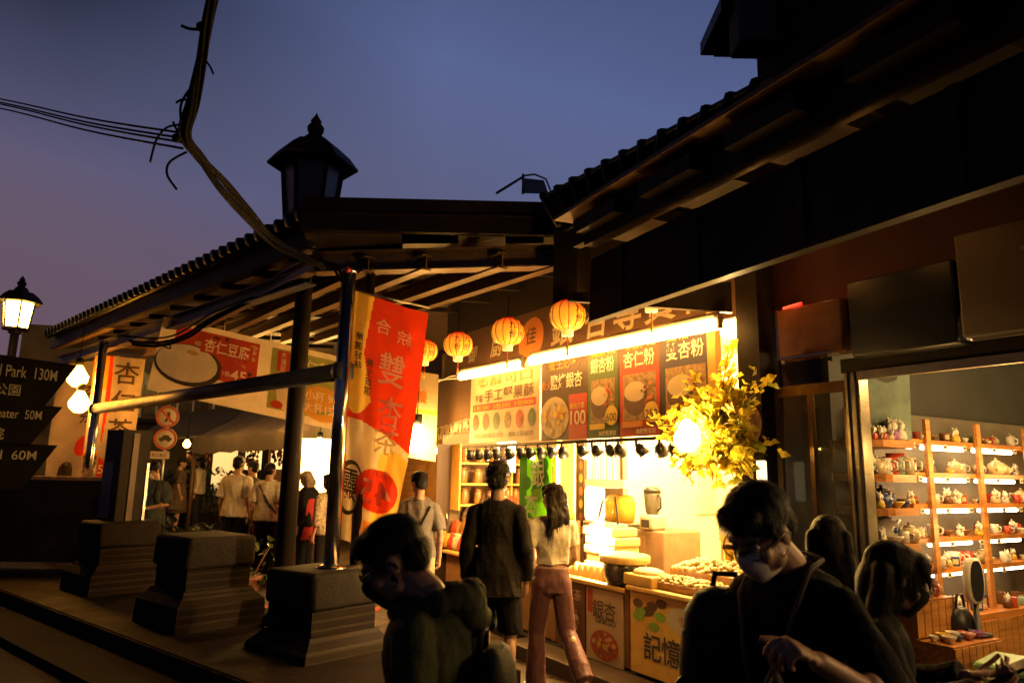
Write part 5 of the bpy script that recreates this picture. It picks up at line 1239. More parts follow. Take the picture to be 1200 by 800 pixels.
for d_, o_, k, c, s_ in ((.14, .24, 'figurine', 'black', 1.1), (.22, .24, 'teapot', 'cream', .9), (.30, .26, 'mug', 'white', 1.1), (.38, .26, 'mug', 'red', 1.2), (.47, .26, 'mug', 'green', 1.2), (.55, .22, 'mug', 'red', 1.5), (.60, .28, 'mug', 'cream', 1.2)): ware(k, c, d_ * .72 - .06, o_, z, wh, 0 if k == 'mug' else rn.uniform(-.4, .4), s_)
wh = 'highest rounded corner shelf'; z = levels[4]
for d_, o_, k, c, s_ in ((.16, .26, 'figurine', 'red', .8), (.23, .27, 'figurine', 'brown', .8), (.30, .26, 'figurine', 'red', .8), (.37, .27, 'figurine', 'cream', .8), (.44, .26, 'figurine', 'violet', 1.2), (.50, .22, 'figurine', 'white', 1.4), (.56, .25, 'figurine', 'white', 1.3), (.60, .20, 'figurine', 'yellow', 1.1)): ware(k, c, d_ * .72 - .06, o_, z, wh, rn.uniform(-.5, .5), s_)
# long rack
opts = [('gift_box', 'red'), ('gift_box', 'blue'), ('gift_box', 'brown'), ('gift_box', 'pink'), ('gift_box', 'green'), ('figurine', 'brown'), ('figurine', 'white'), ('figurine', 'cream'), ('tea_cup', 'white'), ('tea_cup', 'cream'), ('bowl', 'brown'), ('teapot', 'cream'), ('mug', 'white'), ('tea_cup', 'blue'), ('figurine', 'yellow'), ('mug', 'red')]
for li, z in enumerate(levels):
    where = '%s lit shelf of the long wall rack' % names[li]
    for i in range(17):
        k, c = opts[rn.randrange(len(opts))]; ware(k, c, .30 + .10 * i + rn.uniform(-.02, .02), .20 + rn.uniform(-.05, .05), z + .02, where, rn.uniform(-.6, .6), rn.uniform(.6, .95))
for i in range(16):
    k, c = opts[rn.randrange(8)]; ware(k, c, .64 + .08 * i, .25 + rn.uniform(-.07, .07), .842, 'plank fronted cabinet top of the long rack', rn.uniform(-.6, .6), rn.uniform(.7, 1))
tag0 = None
for z in levels:
    for i in range(5):
        if tag0 is None:
            b = MB(); b.bb((-.022, -.003, -.034), (.022, 0, 0), WHT); b.bb((-.015, -.0045, -.022), (.015, -.0031, -.012), INK); tag0 = sput(b.build('price_tag'), .50 + i * .33, .266, z - .004, R(0)); tag(tag0, 'small white price tag on the front edge of a long rack shelf', 'price tag', 'price tags along the rack shelves')
        else: dup(tag0, inw(.47 + i * .33 + rn.uniform(-.06, .06), .266, z - .004))
# near plank counter steps
t = sthing('plank_counter', 'stepped orange pine plank counter inside the souvenir shop entrance', 'counter', .12, 0, .12)
b = MB(); b.bb((0, -.60, 0), (.50, .0, .65), M_pine)
for k in range(7): b.bb((.0 + k * .072, -.610, .01), (.0 + k * .072 + .064, -.602, .64), M_pine2)
b.build('lower_step', t)
b = MB(); b.bb((.0, -.40, .654), (.42, .0, .86), M_pine)
for k in range(5): b.bb((.0 + k * .076, -.41, .66), (.0 + k * .076 + .068, -.402, .85), M_pine2)
b.build('upper_step', t)
for i in range(9): k, c = opts[rn.randrange(len(opts))]; ware(k, c, .16 + .04 * i, .24 + .1 * (i % 2), .985, 'upper step of the plank counter', rn.uniform(-.5, .5), .8)
for i, c in enumerate(['white', 'cream', 'yellow', 'blue', 'white', 'pink', 'red', 'violet', 'white']): ware('bowl' if i % 3 else 'tea_cup', c, .16 + .05 * i, .47 + .06 * (i % 2), .774, 'lower step of the plank counter', 0, .7)
# mirror, dark bag, cup
t = sthing('table_mirror', 'black oval table mirror with pale rim on the plank counter', 'mirror', .58, .50, .774)
b = MB(); b.lathe([(.075, 0), (.075, .012), (.02, .02), (.015, .2)], (0, 0, 0), M_black, 16); b.build('stand', t)
ov = lambda rx, rz, y: [V((rx * math.copysign(abs(math.cos(R(10 * k))) ** .7, math.cos(R(10 * k))), y, .31 + rz * math.sin(R(10 * k)))) for k in range(36)]
b = MB(); b.loft([ov(.085, .13, -.02), ov(.088, .133, .0), ov(.085, .13, .02)], mat('pale_rim', (.6, .52, .4), .4)); b.build('rim', t)
b = MB(); b.poly(ov(.072, .117, -.023), mat('dark_mirror', (.03, .03, .03), .1, .3, var=0)); b.build('mirror_face', t)
t = sthing('black_handbag', 'black handbag slumped beside the table mirror on the plank counter', 'handbag', .56, .42, .774)
b = MB(); b.loft([[V((rx * math.cos(R(20 * k)) * (1 + .1 * math.sin(3 * R(20 * k))), ry * math.sin(R(20 * k)), z)) for k in range(18)] for z, rx, ry in ((0, .08, .05), (.02, .10, .065), (.09, .095, .06), (.14, .06, .03), (.15, .03, .015))], M_black); b.build('body', t); b = MB(); b.tube([(-.05, 0, .13), (-.03, 0, .22), (.03, 0, .22), (.05, 0, .13)], .008, M_black); b.build('strap', t)
# green bin
t = thing('plastic_bin', 'pale green plastic bin with a lid on the floor at the lower right corner', 'bin', W(2.98, .30, .12), FR + .2)
GB = mat('pale_green_plastic', (.30, .50, .22), .35, var=.1)
b = MB(); b.bbev((0, 0, .30), (.42, .34, .60), GB, .05, 4); b.build('body', t)
b = MB(); b.bbev((0, 0, .62), (.46, .38, .045), GB, .02, 4); b.build('lid', t)
b = MB(); b.tube([(-.06, -.20, .60), (-.06, -.215, .52), (.06, -.215, .52), (.06, -.20, .60)], .012, GB); b.build('handle', t)

# ================================================================== FAR END OF THE LANE
def yaw_to_cam(p): return math.atan2(p.y, p.x) - R(90)
# backdrop buildings (each its own thing)
def gz(p): return ground_z(p.x, p.y)
M_wl = mat('lane_wall', (.20, .15, .10), .8, var=.35, scale=2); M_or = mat('orange_board_wall', (.45, .20, .04), .6, var=.3, scale=4)
bq0 = V((-9.6, 21.5, .45)); 
t = thing('far_house', 'dim two storey house with timber windows at the end of the lane', 'house', bq0, R(12))
b = MB(); b.bb((-4.6, 0, -.4), (13, .4, 5.2), M_wl); b.build('wall', t)
for k in range(7):
    b = MB(); b.bb((-2.2 + k * 1.0, -.05, 2.7), (-1.4 + k * 1.0, -.004, 3.9), mat('dim_window', (.09, .055, .03), .25)); b.bb((-2.26 + k * 1.0, -.08, 2.62), (-2.2 + k * 1.0, -.0, 3.95), M_white); wn = b.build('window', t); b = MB(); b.bb((-1.8 + k * 1.0 - .02, -.075, 2.7), (-1.8 + k * 1.0 + .02, -.052, 3.9), M_white); b.build('mullion', wn)
b = MB(); b.bb((-2.3, -.06, .0), (-1.2, -.004, 2.1), mat('pale_lit_shutter', (.42, .36, .22), .5)); b.build('shutter', t)
b = MB(); b.bb((-4.6, -.9, 2.42), (13, 0, 2.54), M_fascia); b.build('ledge', t)
# awning stall
a0 = P(222, 528, 16.5); a1 = P(402, 520, 13.5)
t = thing('awning_stall', 'food stall under a sloping grey awning with orange board walls and lit picture panels', 'stall', (a0.x, a0.y, gz(a0)))
ax = (a1 - a0).xy.to_3d().normalized(); an = V((-ax.y, ax.x, 0)); AL = (a1 - a0).xy.length
M_awn = cloth('grey_awning_cloth', (.22, .19, .16), .15)
zf = a0.z - gz(a0)
def ap(x, y, z): q = ax * x + an * y; return V((q.x, q.y, z))
b = MB()
def apx(px, py, Y): return P(px, py, Y) - V((a0.x, a0.y, gz(a0)))
fl, fr_, br_, bl_ = apx(226, 514, 16.5), apx(412, 500, 13.2), apx(420, 474, 14.6), apx(300, 474, 19.5)
n = 24; vs = []
for i in range(n + 1):
    k = i / n; f_ = fl.lerp(fr_, k); g_ = bl_.lerp(br_, k); sg = .035 * math.sin(i * 1.9)
    vs += [f_ + V((0, 0, -.34 + .03 * math.sin(i * 2.6))), f_ + V((0, 0, sg)), f_.lerp(g_, .5) + V((0, 0, sg * .6 - .05)), g_]
b.add(vs, [(4 * i + k, 4 * i + 4 + k, 4 * i + 5 + k, 4 * i + 1 + k) for i in range(n) for k in range(3)], M_awn); b.build('awning', t)
b = MB(); lf_, lb_ = apx(150, 520, 18.0), apx(205, 486, 20.0); b.prism([lf_, apx(236, 512, 18.2), apx(300, 476, 20.0), lb_], (0, 0, .05), mat('grey_sheet_roof', (.13, .11, .09), .6, var=.4)); b.build('side_roof', t)
b = MB(); b.prism([ap(-.3, 2.3, -.1), ap(AL + 1, 2.3, -.1), ap(AL + 1, 2.3, 3.2), ap(-.3, 2.3, 3.0)], an * .1, M_or); b.build('back_wall', t)
b = MB()
for k in range(16): b.prism([ap(.7, 2.29 - .02, .2 + .14 * k), ap(AL, 2.29 - .02, .2 + .14 * k), ap(AL, 2.27, .31 + .14 * k), ap(.7, 2.27, .31 + .14 * k)], an * .015, mat('orange_slat', (.55, .24, .05), .5))
b.build('slats', t)
b = MB()
for x in (0.05, AL * .36, AL * .75): b.cyl(ap(x, .1, -.1), ap(x, .1, zf + .05), .05, M_lb, n=10)
b.build('post', t)
def panel(px, py, Y, w_, h_, label, face, name='picture_panel', blobs=True):
    q = P(px, py, Y); yw = math.atan2(ax.y, ax.x); p = Poster(w_, h_, face, .05)
    if blobs: p.blobs(w_ / 2, h_ / 2, w_ * .52, h_ * .52, 40, [PHR, PHO, BRN, WHT, ORG], 2, int(px))
    o = p.b.build(name); return tag(place(o, q - V((math.cos(yw) * w_ / 2, math.sin(yw) * w_ / 2, h_ / 2)), yw), label, 'panel')
LF = lamp_mat('picture_lightbox', (1, .6, .2), 1.6)
panel(296, 535, 16.0, .52, .55, 'lit food picture panel left of the bright stall lamp, between the white shirted people', LF)
panel(327, 528, 15.2, .50, .75, 'lit food picture panel nearest the bright stall lamp, partly behind the lamp post', LF)
panel(262, 545, 18.0, .95, 1.15, 'plain glowing cream panel at the far stall, behind the white shirted man', lamp_mat('cream_lightbox', (1, .62, .2), 1.1), 'lit_board', False)
panel(243, 545, 18.5, .30, 1.0, 'narrow dim panel of hanging snacks left of the glowing cream panel', DBR, 'snack_board')
bulb('stall_bulb', 'dazzling stall lamp glimpsed between the dark lamp post and the polished pole', P(374, 524, 12.6), .13, (1, .62, .16), 220, 120)
bulb('stall_bulb', 'dim warm bulb at the far left under the awning', P(219, 520, 17.5), .09, (1, .5, .1), 14, 12)
q = P(372, 545, 12.9); b = MB(); b.bbev((0, 0, 0), (.75, .06, .95), lamp_mat('stall_glow', (1, .58, .14), 6), .02); tag(place(b.build('stall_glow_panel'), q + V((0, .25, 0)), .2), 'added glowing panel right behind the dazzling stall lamp, widening its glow', 'screen')  # emissive panel added to stand in for the lamp's wide glow
for px_, Y_, pw in ((300, 12.0, 30), (240, 15.0, 45), (330, 14.0, 70)):
    q = P(px_, 470, Y_); lamp('POINT', 'stall_light', q, pw, (1, .45, .09), .2)
# red counter and mat
q = P(352, 652, 8.4); b = MB(); b.bbev((0, 0, .02), (1.3, 1.2, .04), mat('red_mat', (.50, .05, .02), .7), .01); tag(place(b.build('red_mat'), (q.x, q.y + .3, gz(q) + .001), R(-20)), 'bright red mat on the lane floor behind the nearest pillar', 'mat')
q = P(345, 620, 11.2); t = thing('red_stall_counter', 'red draped stall counter with dark front and small goods, between the two poles', 'counter', (q.x, q.y, gz(q)), R(10))
b = MB(); b.bb((-.6, 0, 0), (.35, .6, .80), mat('black_drape', (.05, .02, .015), .8)); b.build('body', t)
b = MB(); b.bb((-.62, -.02, .802), (.37, .62, .83), mat('red_cloth')); b.bb((-.62, -.024, .62), (.1, -.004, .80), mat('red_cloth')); b.build('cloth', t)
b = MB()
for k in range(4): b.ball((-.1 + .02 * k, -.03, .2 + .13 * k), .03, WHT, 8, 6)
b.build('price_tag', t)
for k in range(8): 
    m_ = rn.choice(['cream', 'white', 'yellow']); o = bagmesh(M_bag[BN.index(m_)]).build('snack_bag'); tag(place(o, (q.x - .5 + .1 * k, q.y + .22 + .1 * (k % 2), gz(q) + .83), rn.uniform(0, 3)), '%s snack bag on the red draped stall counter' % m_, 'bag', '%s bags on the red counter' % m_)
# traffic signs on a pole
q = P(193, 520, 13.8); g_ = gz(q)
t = thing('sign_pole', 'two round red bordered prohibition signs and a white plate on one post', 'road sign', (q.x, q.y, g_), R(18))
b = MB(); b.cyl((0, .06, 0), (0, .06, P(193, 470, 13.8).z - g_), .03, M_galv, n=10); b.build('post', t)
M_sw = mat('sign_white', (.40, .34, .27), .5, var=.2); M_sr = mat('sign_red', (.34, .05, .03), .5, var=.2)
for py_, kind in ((488, 'walker'), (514, 'car')):
    zc = P(193, py_, 13.8).z - g_; b = MB(); b.lathe([(.20, 0), (.205, .008), (.20, .016)], (0, .016, zc), M_sw, 28, Matrix.Rotation(R(90), 3, 'X')); b.ring((0, -.0025, zc), (.198, 0, 0), (0, 0, .198), M_sr, .2)
    if kind == 'walker':
        b.quad((-.14, -.005, zc + .11), (-.11, -.005, zc + .14), (.14, -.005, zc - .11), (.11, -.005, zc - .14), M_sr)
        b.poly([(-.05, -.003, zc - .10), (.0, -.003, zc + .02), (-.02, -.003, zc + .09), (.04, -.003, zc + .09), (.05, -.003, zc - .02), (.08, -.003, zc - .1), (.04, -.003, zc - .1), (.02, -.003, zc - .04), (-.01, -.003, zc - .1)], INK)
    else:
        b.poly([(-.11, -.003, zc - .03), (-.11, -.003, zc + .02), (-.06, -.003, zc + .03), (-.04, -.003, zc + .07), (.05, -.003, zc + .07), (.08, -.003, zc + .03), (.11, -.003, zc + .02), (.11, -.003, zc - .03)], INK)
        for x in (-.06, .06): b.disc((x, -.004, zc - .035), (.025, 0, 0), (0, 0, .025), INK, 12)
    b.build('round_sign', t)
zc = P(188, 533, 13.8).z - g_; b = MB(); b.bb((-.26, 0, zc - .07), (.10, .012, zc + .07), M_sw); b.text('禁止進入', (-.08, -.003, zc), UX, UZ, .06, INK, .01, .26); b.build('plate', t)

# foliage: potted and bedded plants
def plant(name, label, loc, rx, ry, h, n, ls, m, seed, pot=True, cat='plant'):
    r_ = random.Random(seed); t = thing(name, label, cat, loc)
    b = MB(); bs = MB()
    for i in range(n):
        a = r_.uniform(0, 6.28); q_ = math.sqrt(r_.random()); z = h * (.25 + .75 * r_.random()); c = V((rx * q_ * math.cos(a), ry * q_ * math.sin(a), z))
        if mnoise.noise(c * 3.1 + V((seed, 0, 0))) < -.12: continue
        Rm = Matrix.Rotation(r_.uniform(0, 6.28), 3, 'Z') @ Matrix.Rotation(r_.uniform(-1.1, 1.1), 3, 'X'); s_ = ls * r_.uniform(.6, 1.3)
        vs = [Rm @ V(p_) * s_ + c for p_ in ((0, -.1, 0), (.32, .25, .05), (.3, .65, .0), (0, 1.1, -.12), (-.3, .65, 0), (-.32, .25, .05))]
        b.add(vs, [(0, 1, 2, 3), (0, 3, 4, 5)], m)
    for i in range(14):
        a = r_.uniform(0, 6.28); bs.tube([(0, 0, .02), (.3 * rx * math.cos(a), .3 * ry * math.sin(a), h * .4), (.75 * rx * math.cos(a), .75 * ry * math.sin(a), h * .85)], [.012, .008, .004], M_twig, 5)
    b.build('leaves', t); bs.build('stems', t)
    if pot: b = MB(); b.lathe([(.12, 0), (.16, .02), (.19, .22), (.205, .23), (.205, .26), (.17, .26)], (0, 0, 0), mat('clay_pot', (.22, .09, .05), .8), 18); b.build('pot', t)
    return t
M_lf = mat('dark_green_leaf', (.035, .06, .02), .5, var=.5, scale=12, trans=.2); M_lf2 = mat('mid_green_leaf', (.06, .085, .025), .5, var=.5, scale=12, trans=.2)
def pl(px, py, Y): q = P(px, py, Y); return (q.x, q.y, gz(q))
plant('potted_plant', 'bushy dark potted plant right behind the gap between the two farther pillars', pl(205, 640, 10.2), .55, .4, .85, 460, .10, M_lf, 1)
plant('potted_plant', 'leafy potted plant behind the middle pillar, by the white shirted man', pl(290, 650, 9.6), .35, .3, .70, 300, .09, M_lf2, 2)
plant('hedge_bush', 'dark hedge bush against the far house behind the white shirted man', pl(250, 590, 17.5), 1.0, .5, 1.35, 900, .12, M_lf, 3, False, 'bush')
plant('hedge_bush', 'dark bush at the far left wall behind the steel post and notice box', pl(160, 590, 18.5), 1.2, .5, 1.3, 900, .12, M_lf, 4, False, 'bush')
# low dark wall beyond the sign with a paler coping
q = P(40, 560, 10.5); b = MB(); b.bb((-3.2, 0, -.2), (1.15, .35, .0 + q.z - .55), M_conc); b.bb((-3.2, -.03, q.z - .55), (1.15, .38, q.z - .50), mat('pale_coping', (.25, .16, .08), .25)); tag(place(b.build('parapet_wall'), (q.x, q.y, 0.55 - .02), R(2)), 'low dark parapet wall with a paler smooth coping at the far left', 'wall')
# ================================================================== PEOPLE
def fuse(mb, name, parent, material, vox, smooth=3, disp=None, keep=None):
    """weld overlapping closed shapes into one continuous smooth surface"""
    me = bpy.data.meshes.new('weld'); me.from_pydata([tuple(v) for v in mb.v], [], mb.f); me.update()
    o = bpy.data.objects.new('weld', me); COL.objects.link(o)
    m = o.modifiers.new('r', 'REMESH'); m.mode = 'VOXEL'; m.voxel_size = vox; m.adaptivity = 0
    if smooth: s = o.modifiers.new('s', 'SMOOTH'); s.factor = .5; s.iterations = smooth
    dg = bpy.context.evaluated_depsgraph_get(); ev = o.evaluated_get(dg); nm = bpy.data.meshes.new_from_object(ev)
    bpy.data.objects.remove(o); bpy.data.meshes.remove(me)
    nm.name = name; nm.materials.clear(); nm.materials.append(material)
    if disp:
        ns = [v.normal.copy() for v in nm.vertices]
        for v, n in zip(nm.vertices, ns):
            v.co = v.co + n * disp(v.co)
    nm.polygons.foreach_set('use_smooth', [True] * len(nm.polygons)); nm.update()
    r = bpy.data.objects.new(name, nm); COL.objects.link(r)
    if parent is not None: r.parent = parent
    return r
def limb(b, p0, r0, p1, r1, end=True, start=True):
    p0, p1 = V(p0), V(p1)
    if start: b.ball(p0, r0, INK, 14, 8)
    if end: b.ball(p1, r1, INK, 14, 8)
    b.cyl(p0, p1, r0, INK, r1, 14)
def folds(seed, amp, fx=9, fz=3.2):
    def f(c):
        p_ = V((c.x * fx + seed, c.y * fx, c.z * fz)); q_ = V((c.x * fx * .8 - seed, c.y * fx * .8, c.z * fz * 1.2 + c.x * 5)); return amp * (mnoise.noise(p_) + .5 * mnoise.noise(p_ * 2.3) + 1.1 * (.45 - abs(mnoise.noise(q_)) * 1.6) + .3 * mnoise.noise(c * 34))
    return f
TT = [(-.10, .150, .110), (0, .166, .122), (.30, .142, .102), (.62, .165, .120), (.78, .172, .112), (.87, .160, .092), (.93, .120, .078), (.97, .085, .068), (1.0, .060, .060), (1.06, .055, .055)]
def interp(T, t):
    for a, b_ in zip(T, T[1:]):
        if t <= b_[0]: k = (t - a[0]) / (b_[0] - a[0]); return [a[i] + (b_[i] - a[i]) * max(0, k) for i in (1, 2)]
    return T[-1][1:]
def torso(b, J, t0, t1, ease, k=1.0, n=22, rows=16, flare=0):
    pl_, ne = V(J['pelvis']), V(J['neck']); mid = V(J['chest']); lat = V(J.get('lat', (1, 0, 0))).normalized(); rings = []
    for i in range(rows + 1):
        t = t0 + (t1 - t0) * i / rows
        a, c = (1 - t) ** 2, t * t; mm = mid * 2 - (pl_ + ne) / 2; q = pl_ * a + mm * (2 * t * (1 - t)) + ne * c
        tg = ((mm - pl_) * (2 * (1 - t)) + (ne - mm) * (2 * t)).normalized(); fr = tg.cross(lat).normalized(); rx, ry = interp(TT, t)
        fl = flare * max(0, (.35 - t))
        rings.append([q + lat * ((rx * k + ease + fl) * math.cos(2 * math.pi * j / n)) + fr * ((ry * k + ease + fl) * math.sin(2 * math.pi * j / n)) for j in range(n)])
    b.loft(rings, INK)
def hand(b, wr, d, nrm, side, curl=.35, k=1.0, fat=1.0):
    wr, d = V(wr), V(d).normalized(); nrm = (V(nrm) - d * V(nrm).dot(d)).normalized(); lat = d.cross(nrm).normalized() * side
    for u, w_, h_ in ((.012, .026, .017), (.035, .035, .016), (.065, .040, .015), (.085, .040, .013)):
        q = Matrix((lat, nrm, d)).transposed(); b.ball(wr + d * u * k, (w_ * k, h_ * k * fat, .022 * k), INK, 12, 8, q)
    for i, (off, L) in enumerate(((.030, .070), (.010, .080), (-.011, .074), (-.030, .056))):
        p0 = wr + d * .088 * k + lat * off * k; a = 0.12; c = curl * (1 + .18 * i); r_ = .0092 * k * fat
        for seg in (.44, .32, .24):
            a += c; dr = (d * math.cos(a) + nrm * math.sin(a) + lat * off * 1.2).normalized(); p1 = p0 + dr * L * seg * k; limb(b, p0, r_, p1, r_ * .9); p0 = p1; r_ *= .9
    p0 = wr + d * .022 * k + lat * .030 * k; r_ = .0115 * k * fat
    for L, dr in ((.045, d * .62 + lat * .68 + nrm * .25), (.034, d * .85 + lat * .30 + nrm * .42), (.026, d * .88 + lat * .05 + nrm * .5)):
        p1 = p0 + dr.normalized() * L * k; limb(b, p0, r_, p1, r_ * .92); p0 = p1; r_ *= .92
BASE = dict(pelvis=(0, 0, .93), chest=(0, .005, 1.24), neck=(0, -.015, 1.47), head=(0, .015, 1.615),
            shR=(.165, -.01, 1.372), elR=(.235, -.045, 1.12), wrR=(.245, .02, .87), shL=(-.165, -.01, 1.372), elL=(-.235, -.045, 1.12), wrL=(-.245, .02, .87),
            hipR=(.088, 0, .90), knR=(.10, .015, .49), anR=(.105, -.02, .085), hipL=(-.088, 0, .90), knL=(-.10, .015, .49), anL=(-.105, -.02, .085))
M_skin = mat('skin', (.42, .24, .15), .5, var=.15, scale=12, bump=.08); M_lip = mat('lips', (.28, .09, .07), .5, var=.1); M_eye = mat('eye_white', (.5, .46, .4), .2, var=0, bump=0); M_iris = mat('iris', (.02, .012, .008), .15, var=0, bump=0)
M_hair = mat('black_hair', (.006, .005, .0045), .55, var=.4, scale=30, bump=.4, spec=.25); M_hairb = mat('dark_brown_hair', (.011, .0055, .0035), .6, var=.4, scale=30, bump=.4, spec=.15)
def hmat(p): return Matrix.Rotation(p[1], 3, 'Z') @ Matrix.Rotation(-p[0], 3, 'X') @ Matrix.Rotation(p[2] if len(p) > 2 else 0, 3, 'Y')
def person(label, loc, rotz, H, J=None, look=(0, 0), top=None, bottom=None, hair=None, shoes=None, vox=.009, group=None, hands=((.35, None), (.35, None)), hairm=None, extra=None, curlR=.35, curlL=.35, palmR=None, palmL=None, wide=1.0):
    s = H / 1.75; j = dict(BASE)
    if J: j.update(J)
    t = thing('person', label, 'person', loc, rotz, group); t.scale = (s, s, s); v = vox / s
    hm = hmat(look); hc = V(j['head'])
    def h(x, y, z): return hc + hm @ V((x, y, z))
    near = vox < .007
    # ---- one continuous body
    b = MB()
    torso(b, j, -.10, 1.06, -.012, wide)
    limb(b, j['neck'], .056, h(0, -.022, -.06), .052)
    for S in 'RL': limb(b, V(j['neck']) + V((0, -.01, -.045)), .040, V(j['sh' + S]), .042)
    b.ball(h(0, -.012, .035), (.073, .092, .085), INK, 18, 12, hm); b.ball(h(0, .028, -.035), (.056, .060, .072), INK, 16, 10, hm); b.ball(h(0, .055, -.085), (.027, .026, .022), INK, 12, 8, hm)
    b.ball(h(0, .066, .035), (.050, .022, .016), INK, 12, 8, hm)
    for x in (-1, 1):
        b.ball(h(.036 * x, .058, -.022), (.023, .022, .022), INK, 10, 8, hm); b.ball(h(.074 * x, -.004, .0), (.010, .021, .031), INK, 10, 8, hm); b.ball(h(.046 * x, .02, -.06), (.018, .028, .024), INK, 10, 8, hm)
    limb(b, h(0, .082, .022), .009, h(0, .102, -.018), .0125); b.ball(h(0, .094, -.025), (.018, .011, .010), INK, 10, 8, hm)
    b.ball(h(0, .078, -.050), (.022, .012, .007), INK, 10, 8, hm); b.ball(h(0, .077, -.060), (.019, .012, .008), INK, 10, 8, hm)
    for S, sd in (('R', 1), ('L', -1)):
        sh, el, wr = V(j['sh' + S]), V(j['el' + S]), V(j['wr' + S])
        limb(b, sh, .046 * wide, el, .034); limb(b, el, .035, wr, .025); b.ball(el.lerp(wr, .28), (.041, .041, .05), INK, 12, 8)
        d = (wr - el).normalized(); pn = palmR if S == 'R' else palmL
        hand(b, wr, d, pn if pn is not None else V((-sd, .25, 0)), sd, curlR if S == 'R' else curlL, 1.0, 1.0 if near else 1.25)
        hp, kn, an = V(j['hip' + S]), V(j['kn' + S]), V(j['an' + S])
        limb(b, hp, .080, kn, .053); limb(b, kn, .052, an, .035); b.ball(kn.lerp(an, .3) + V((0, -.015, 0)), (.05, .052, .09), INK, 12, 8)
        fd = V(j.get('toe' + S, (sd * .04, .17, -.055))); b.ball(an + V((0, -.03, -.045)), (.034, .040, .035), INK, 10, 8); limb(b, an + V((0, 0, -.04)), .034, an + fd, .026)
    fuse(b, 'body', t, M_skin, v, 3 if near else 2)
    # ---- clothes
    if top:
        m, sl, hem, ease = top[:4]; b = MB(); torso(b, j, hem, 1.0, ease, wide, flare=top[4] if len(top) > 4 else .05)
        for S in 'RL':
            sh, el, wr = V(j['sh' + S]), V(j['el' + S]), V(j['wr' + S])
            if sl > 0:
                e_ = sh.lerp(el, min(1, sl)); e0 = e_; limb(b, sh, .050 * wide + ease, e_, .045 + ease, end=sl >= 1); limb(b, V(j['neck']) + V((0, -.01, -.045)), .042 + ease * .6, sh, .046 * wide + ease)
                if sl > 1: limb(b, el, .044 + ease, el.lerp(wr, min(1, sl - 1)), .040 + ease * .8, end=False)
        o = fuse(b, 'shirt' if sl <= 1 else 'jacket', t, m, v, 3, folds(len(label), .010 if near else .012))
    if bottom:
        kind, m, ease = bottom[:3]; b = MB(); torso(b, j, -.14, .16, ease + .004, wide)
        for S in 'RL':
            hp, kn, an = V(j['hip' + S]), V(j['kn' + S]), V(j['an' + S])
            if kind == 'shorts': limb(b, hp, .092 + ease, hp.lerp(kn, .98), .084 + ease, end=False)
            elif kind == 'wide_trousers': limb(b, hp, .094 + ease, kn, .076 + ease); limb(b, kn, .076 + ease, kn.lerp(an, 1.02), .084 + ease, end=False)
            elif kind == 'trousers': limb(b, hp, .090 + ease, kn, .066 + ease); limb(b, kn, .066 + ease, kn.lerp(an, .97), .052 + ease, end=False)
        if kind == 'skirt':
            hp = (V(j['hipR']) + V(j['hipL'])) / 2; b.lathe([(.17, 0), (.20, -.25), (.22, -.48)], hp + V((0, 0, .05)), INK, 20)
        fuse(b, 'shorts' if kind == 'shorts' else ('skirt' if kind == 'skirt' else 'trousers'), t, m, v, 3, folds(len(label) + 3, .009, 7, 2.6))
    if shoes:
        for S, sd in (('R', 1), ('L', -1)):
            an = V(j['an' + S]); fd = V(j.get('toe' + S, (sd * .04, .17, -.055))); b = MB()
            b.ball(an + V((0, -.03, -.040)), (.042, .050, .045), INK, 12, 8); limb(b, an + V((0, 0, -.035)), .043, an + fd, .034)
            if len(shoes) > 1: limb(b, an + V((0, 0, -.02)), .042, an + V((0, 0, .10)), .042)
            fuse(b, 'shoe', t, shoes[0], max(v, .008), 2)
    # ---- hair
    hmx = hairm or M_hair
    if hair:
        b = MB(); kind = hair
        if kind in ('short', 'fluffy', 'crop'):
            e = {'short': .010, 'fluffy': .020, 'crop': .007}[kind]
            b.ball(h(0, -.020, .062), (.073 + e, .090 + e, .068 + e), INK, 18, 12, hm); b.ball(h(0, -.058, .010), (.062 + e, .048 + e, .060 + e), INK, 16, 10, hm); b.ball(h(0, .048, .090), (.056 + e, .036 + e * .5, .030 + e * .6), INK, 14, 8, hm)
            for x in (-1, 1): b.ball(h(.066 * x, .012, .045), (.012 + e * .6, .030, .034), INK, 10, 8, hm)
        if kind in ('long', 'wavy', 'bob'):
            b.ball(h(0, -.022, .050), (.082, .101, .082), INK, 18, 12, hm); b.ball(h(0, .045, .085), (.066, .043, .036), INK, 14, 8, hm); L = {'long': .42, 'wavy': .36, 'bob': .16}[kind]
            bk = h(0, -.085, .0); dn = V((0, -.03, -1))
            b.ball(h(0, -.075, -.02), (.066, .05, .085), INK, 16, 10, hm)
            for x in (-.062, -.046, -.031, -.015, 0, .015, .031, .046, .062):
                p0 = h(x * 1.1, -.065, .02); p1 = p0 + V((x * .25, -.045, -L * .5)); p2 = p0 + V((x * .35, -.035, -L * (1 - 2 * abs(x)))); limb(b, p0, .036, p1, .034); limb(b, p1, .034, p2, .020)
            for x in (-1, 1): limb(b, h(.064 * x, -.02, .03), .020, h(.062 * x, -.035, -.10) + V((0, -.02, -L * .3)), .016)
        if kind == 'cap':
            b.ball(h(0, -.018, .06), (.082, .100, .072), INK, 18, 10, hm); b.ball(h(0, -.05, 0), (.066, .05, .06), INK, 14, 8, hm)
        amp = {'long': .0035, 'fluffy': .012, 'wavy': .011, 'crop': .003, 'short': .004}.get(kind, .006)
        o = fuse(b, 'hair', t, hmx, max(.006 / s, v * .8), 2, lambda c: amp * (mnoise.noise(c * 22) + .6 * mnoise.noise(V((c.x * 60, c.y * 60, c.z * 14)))))
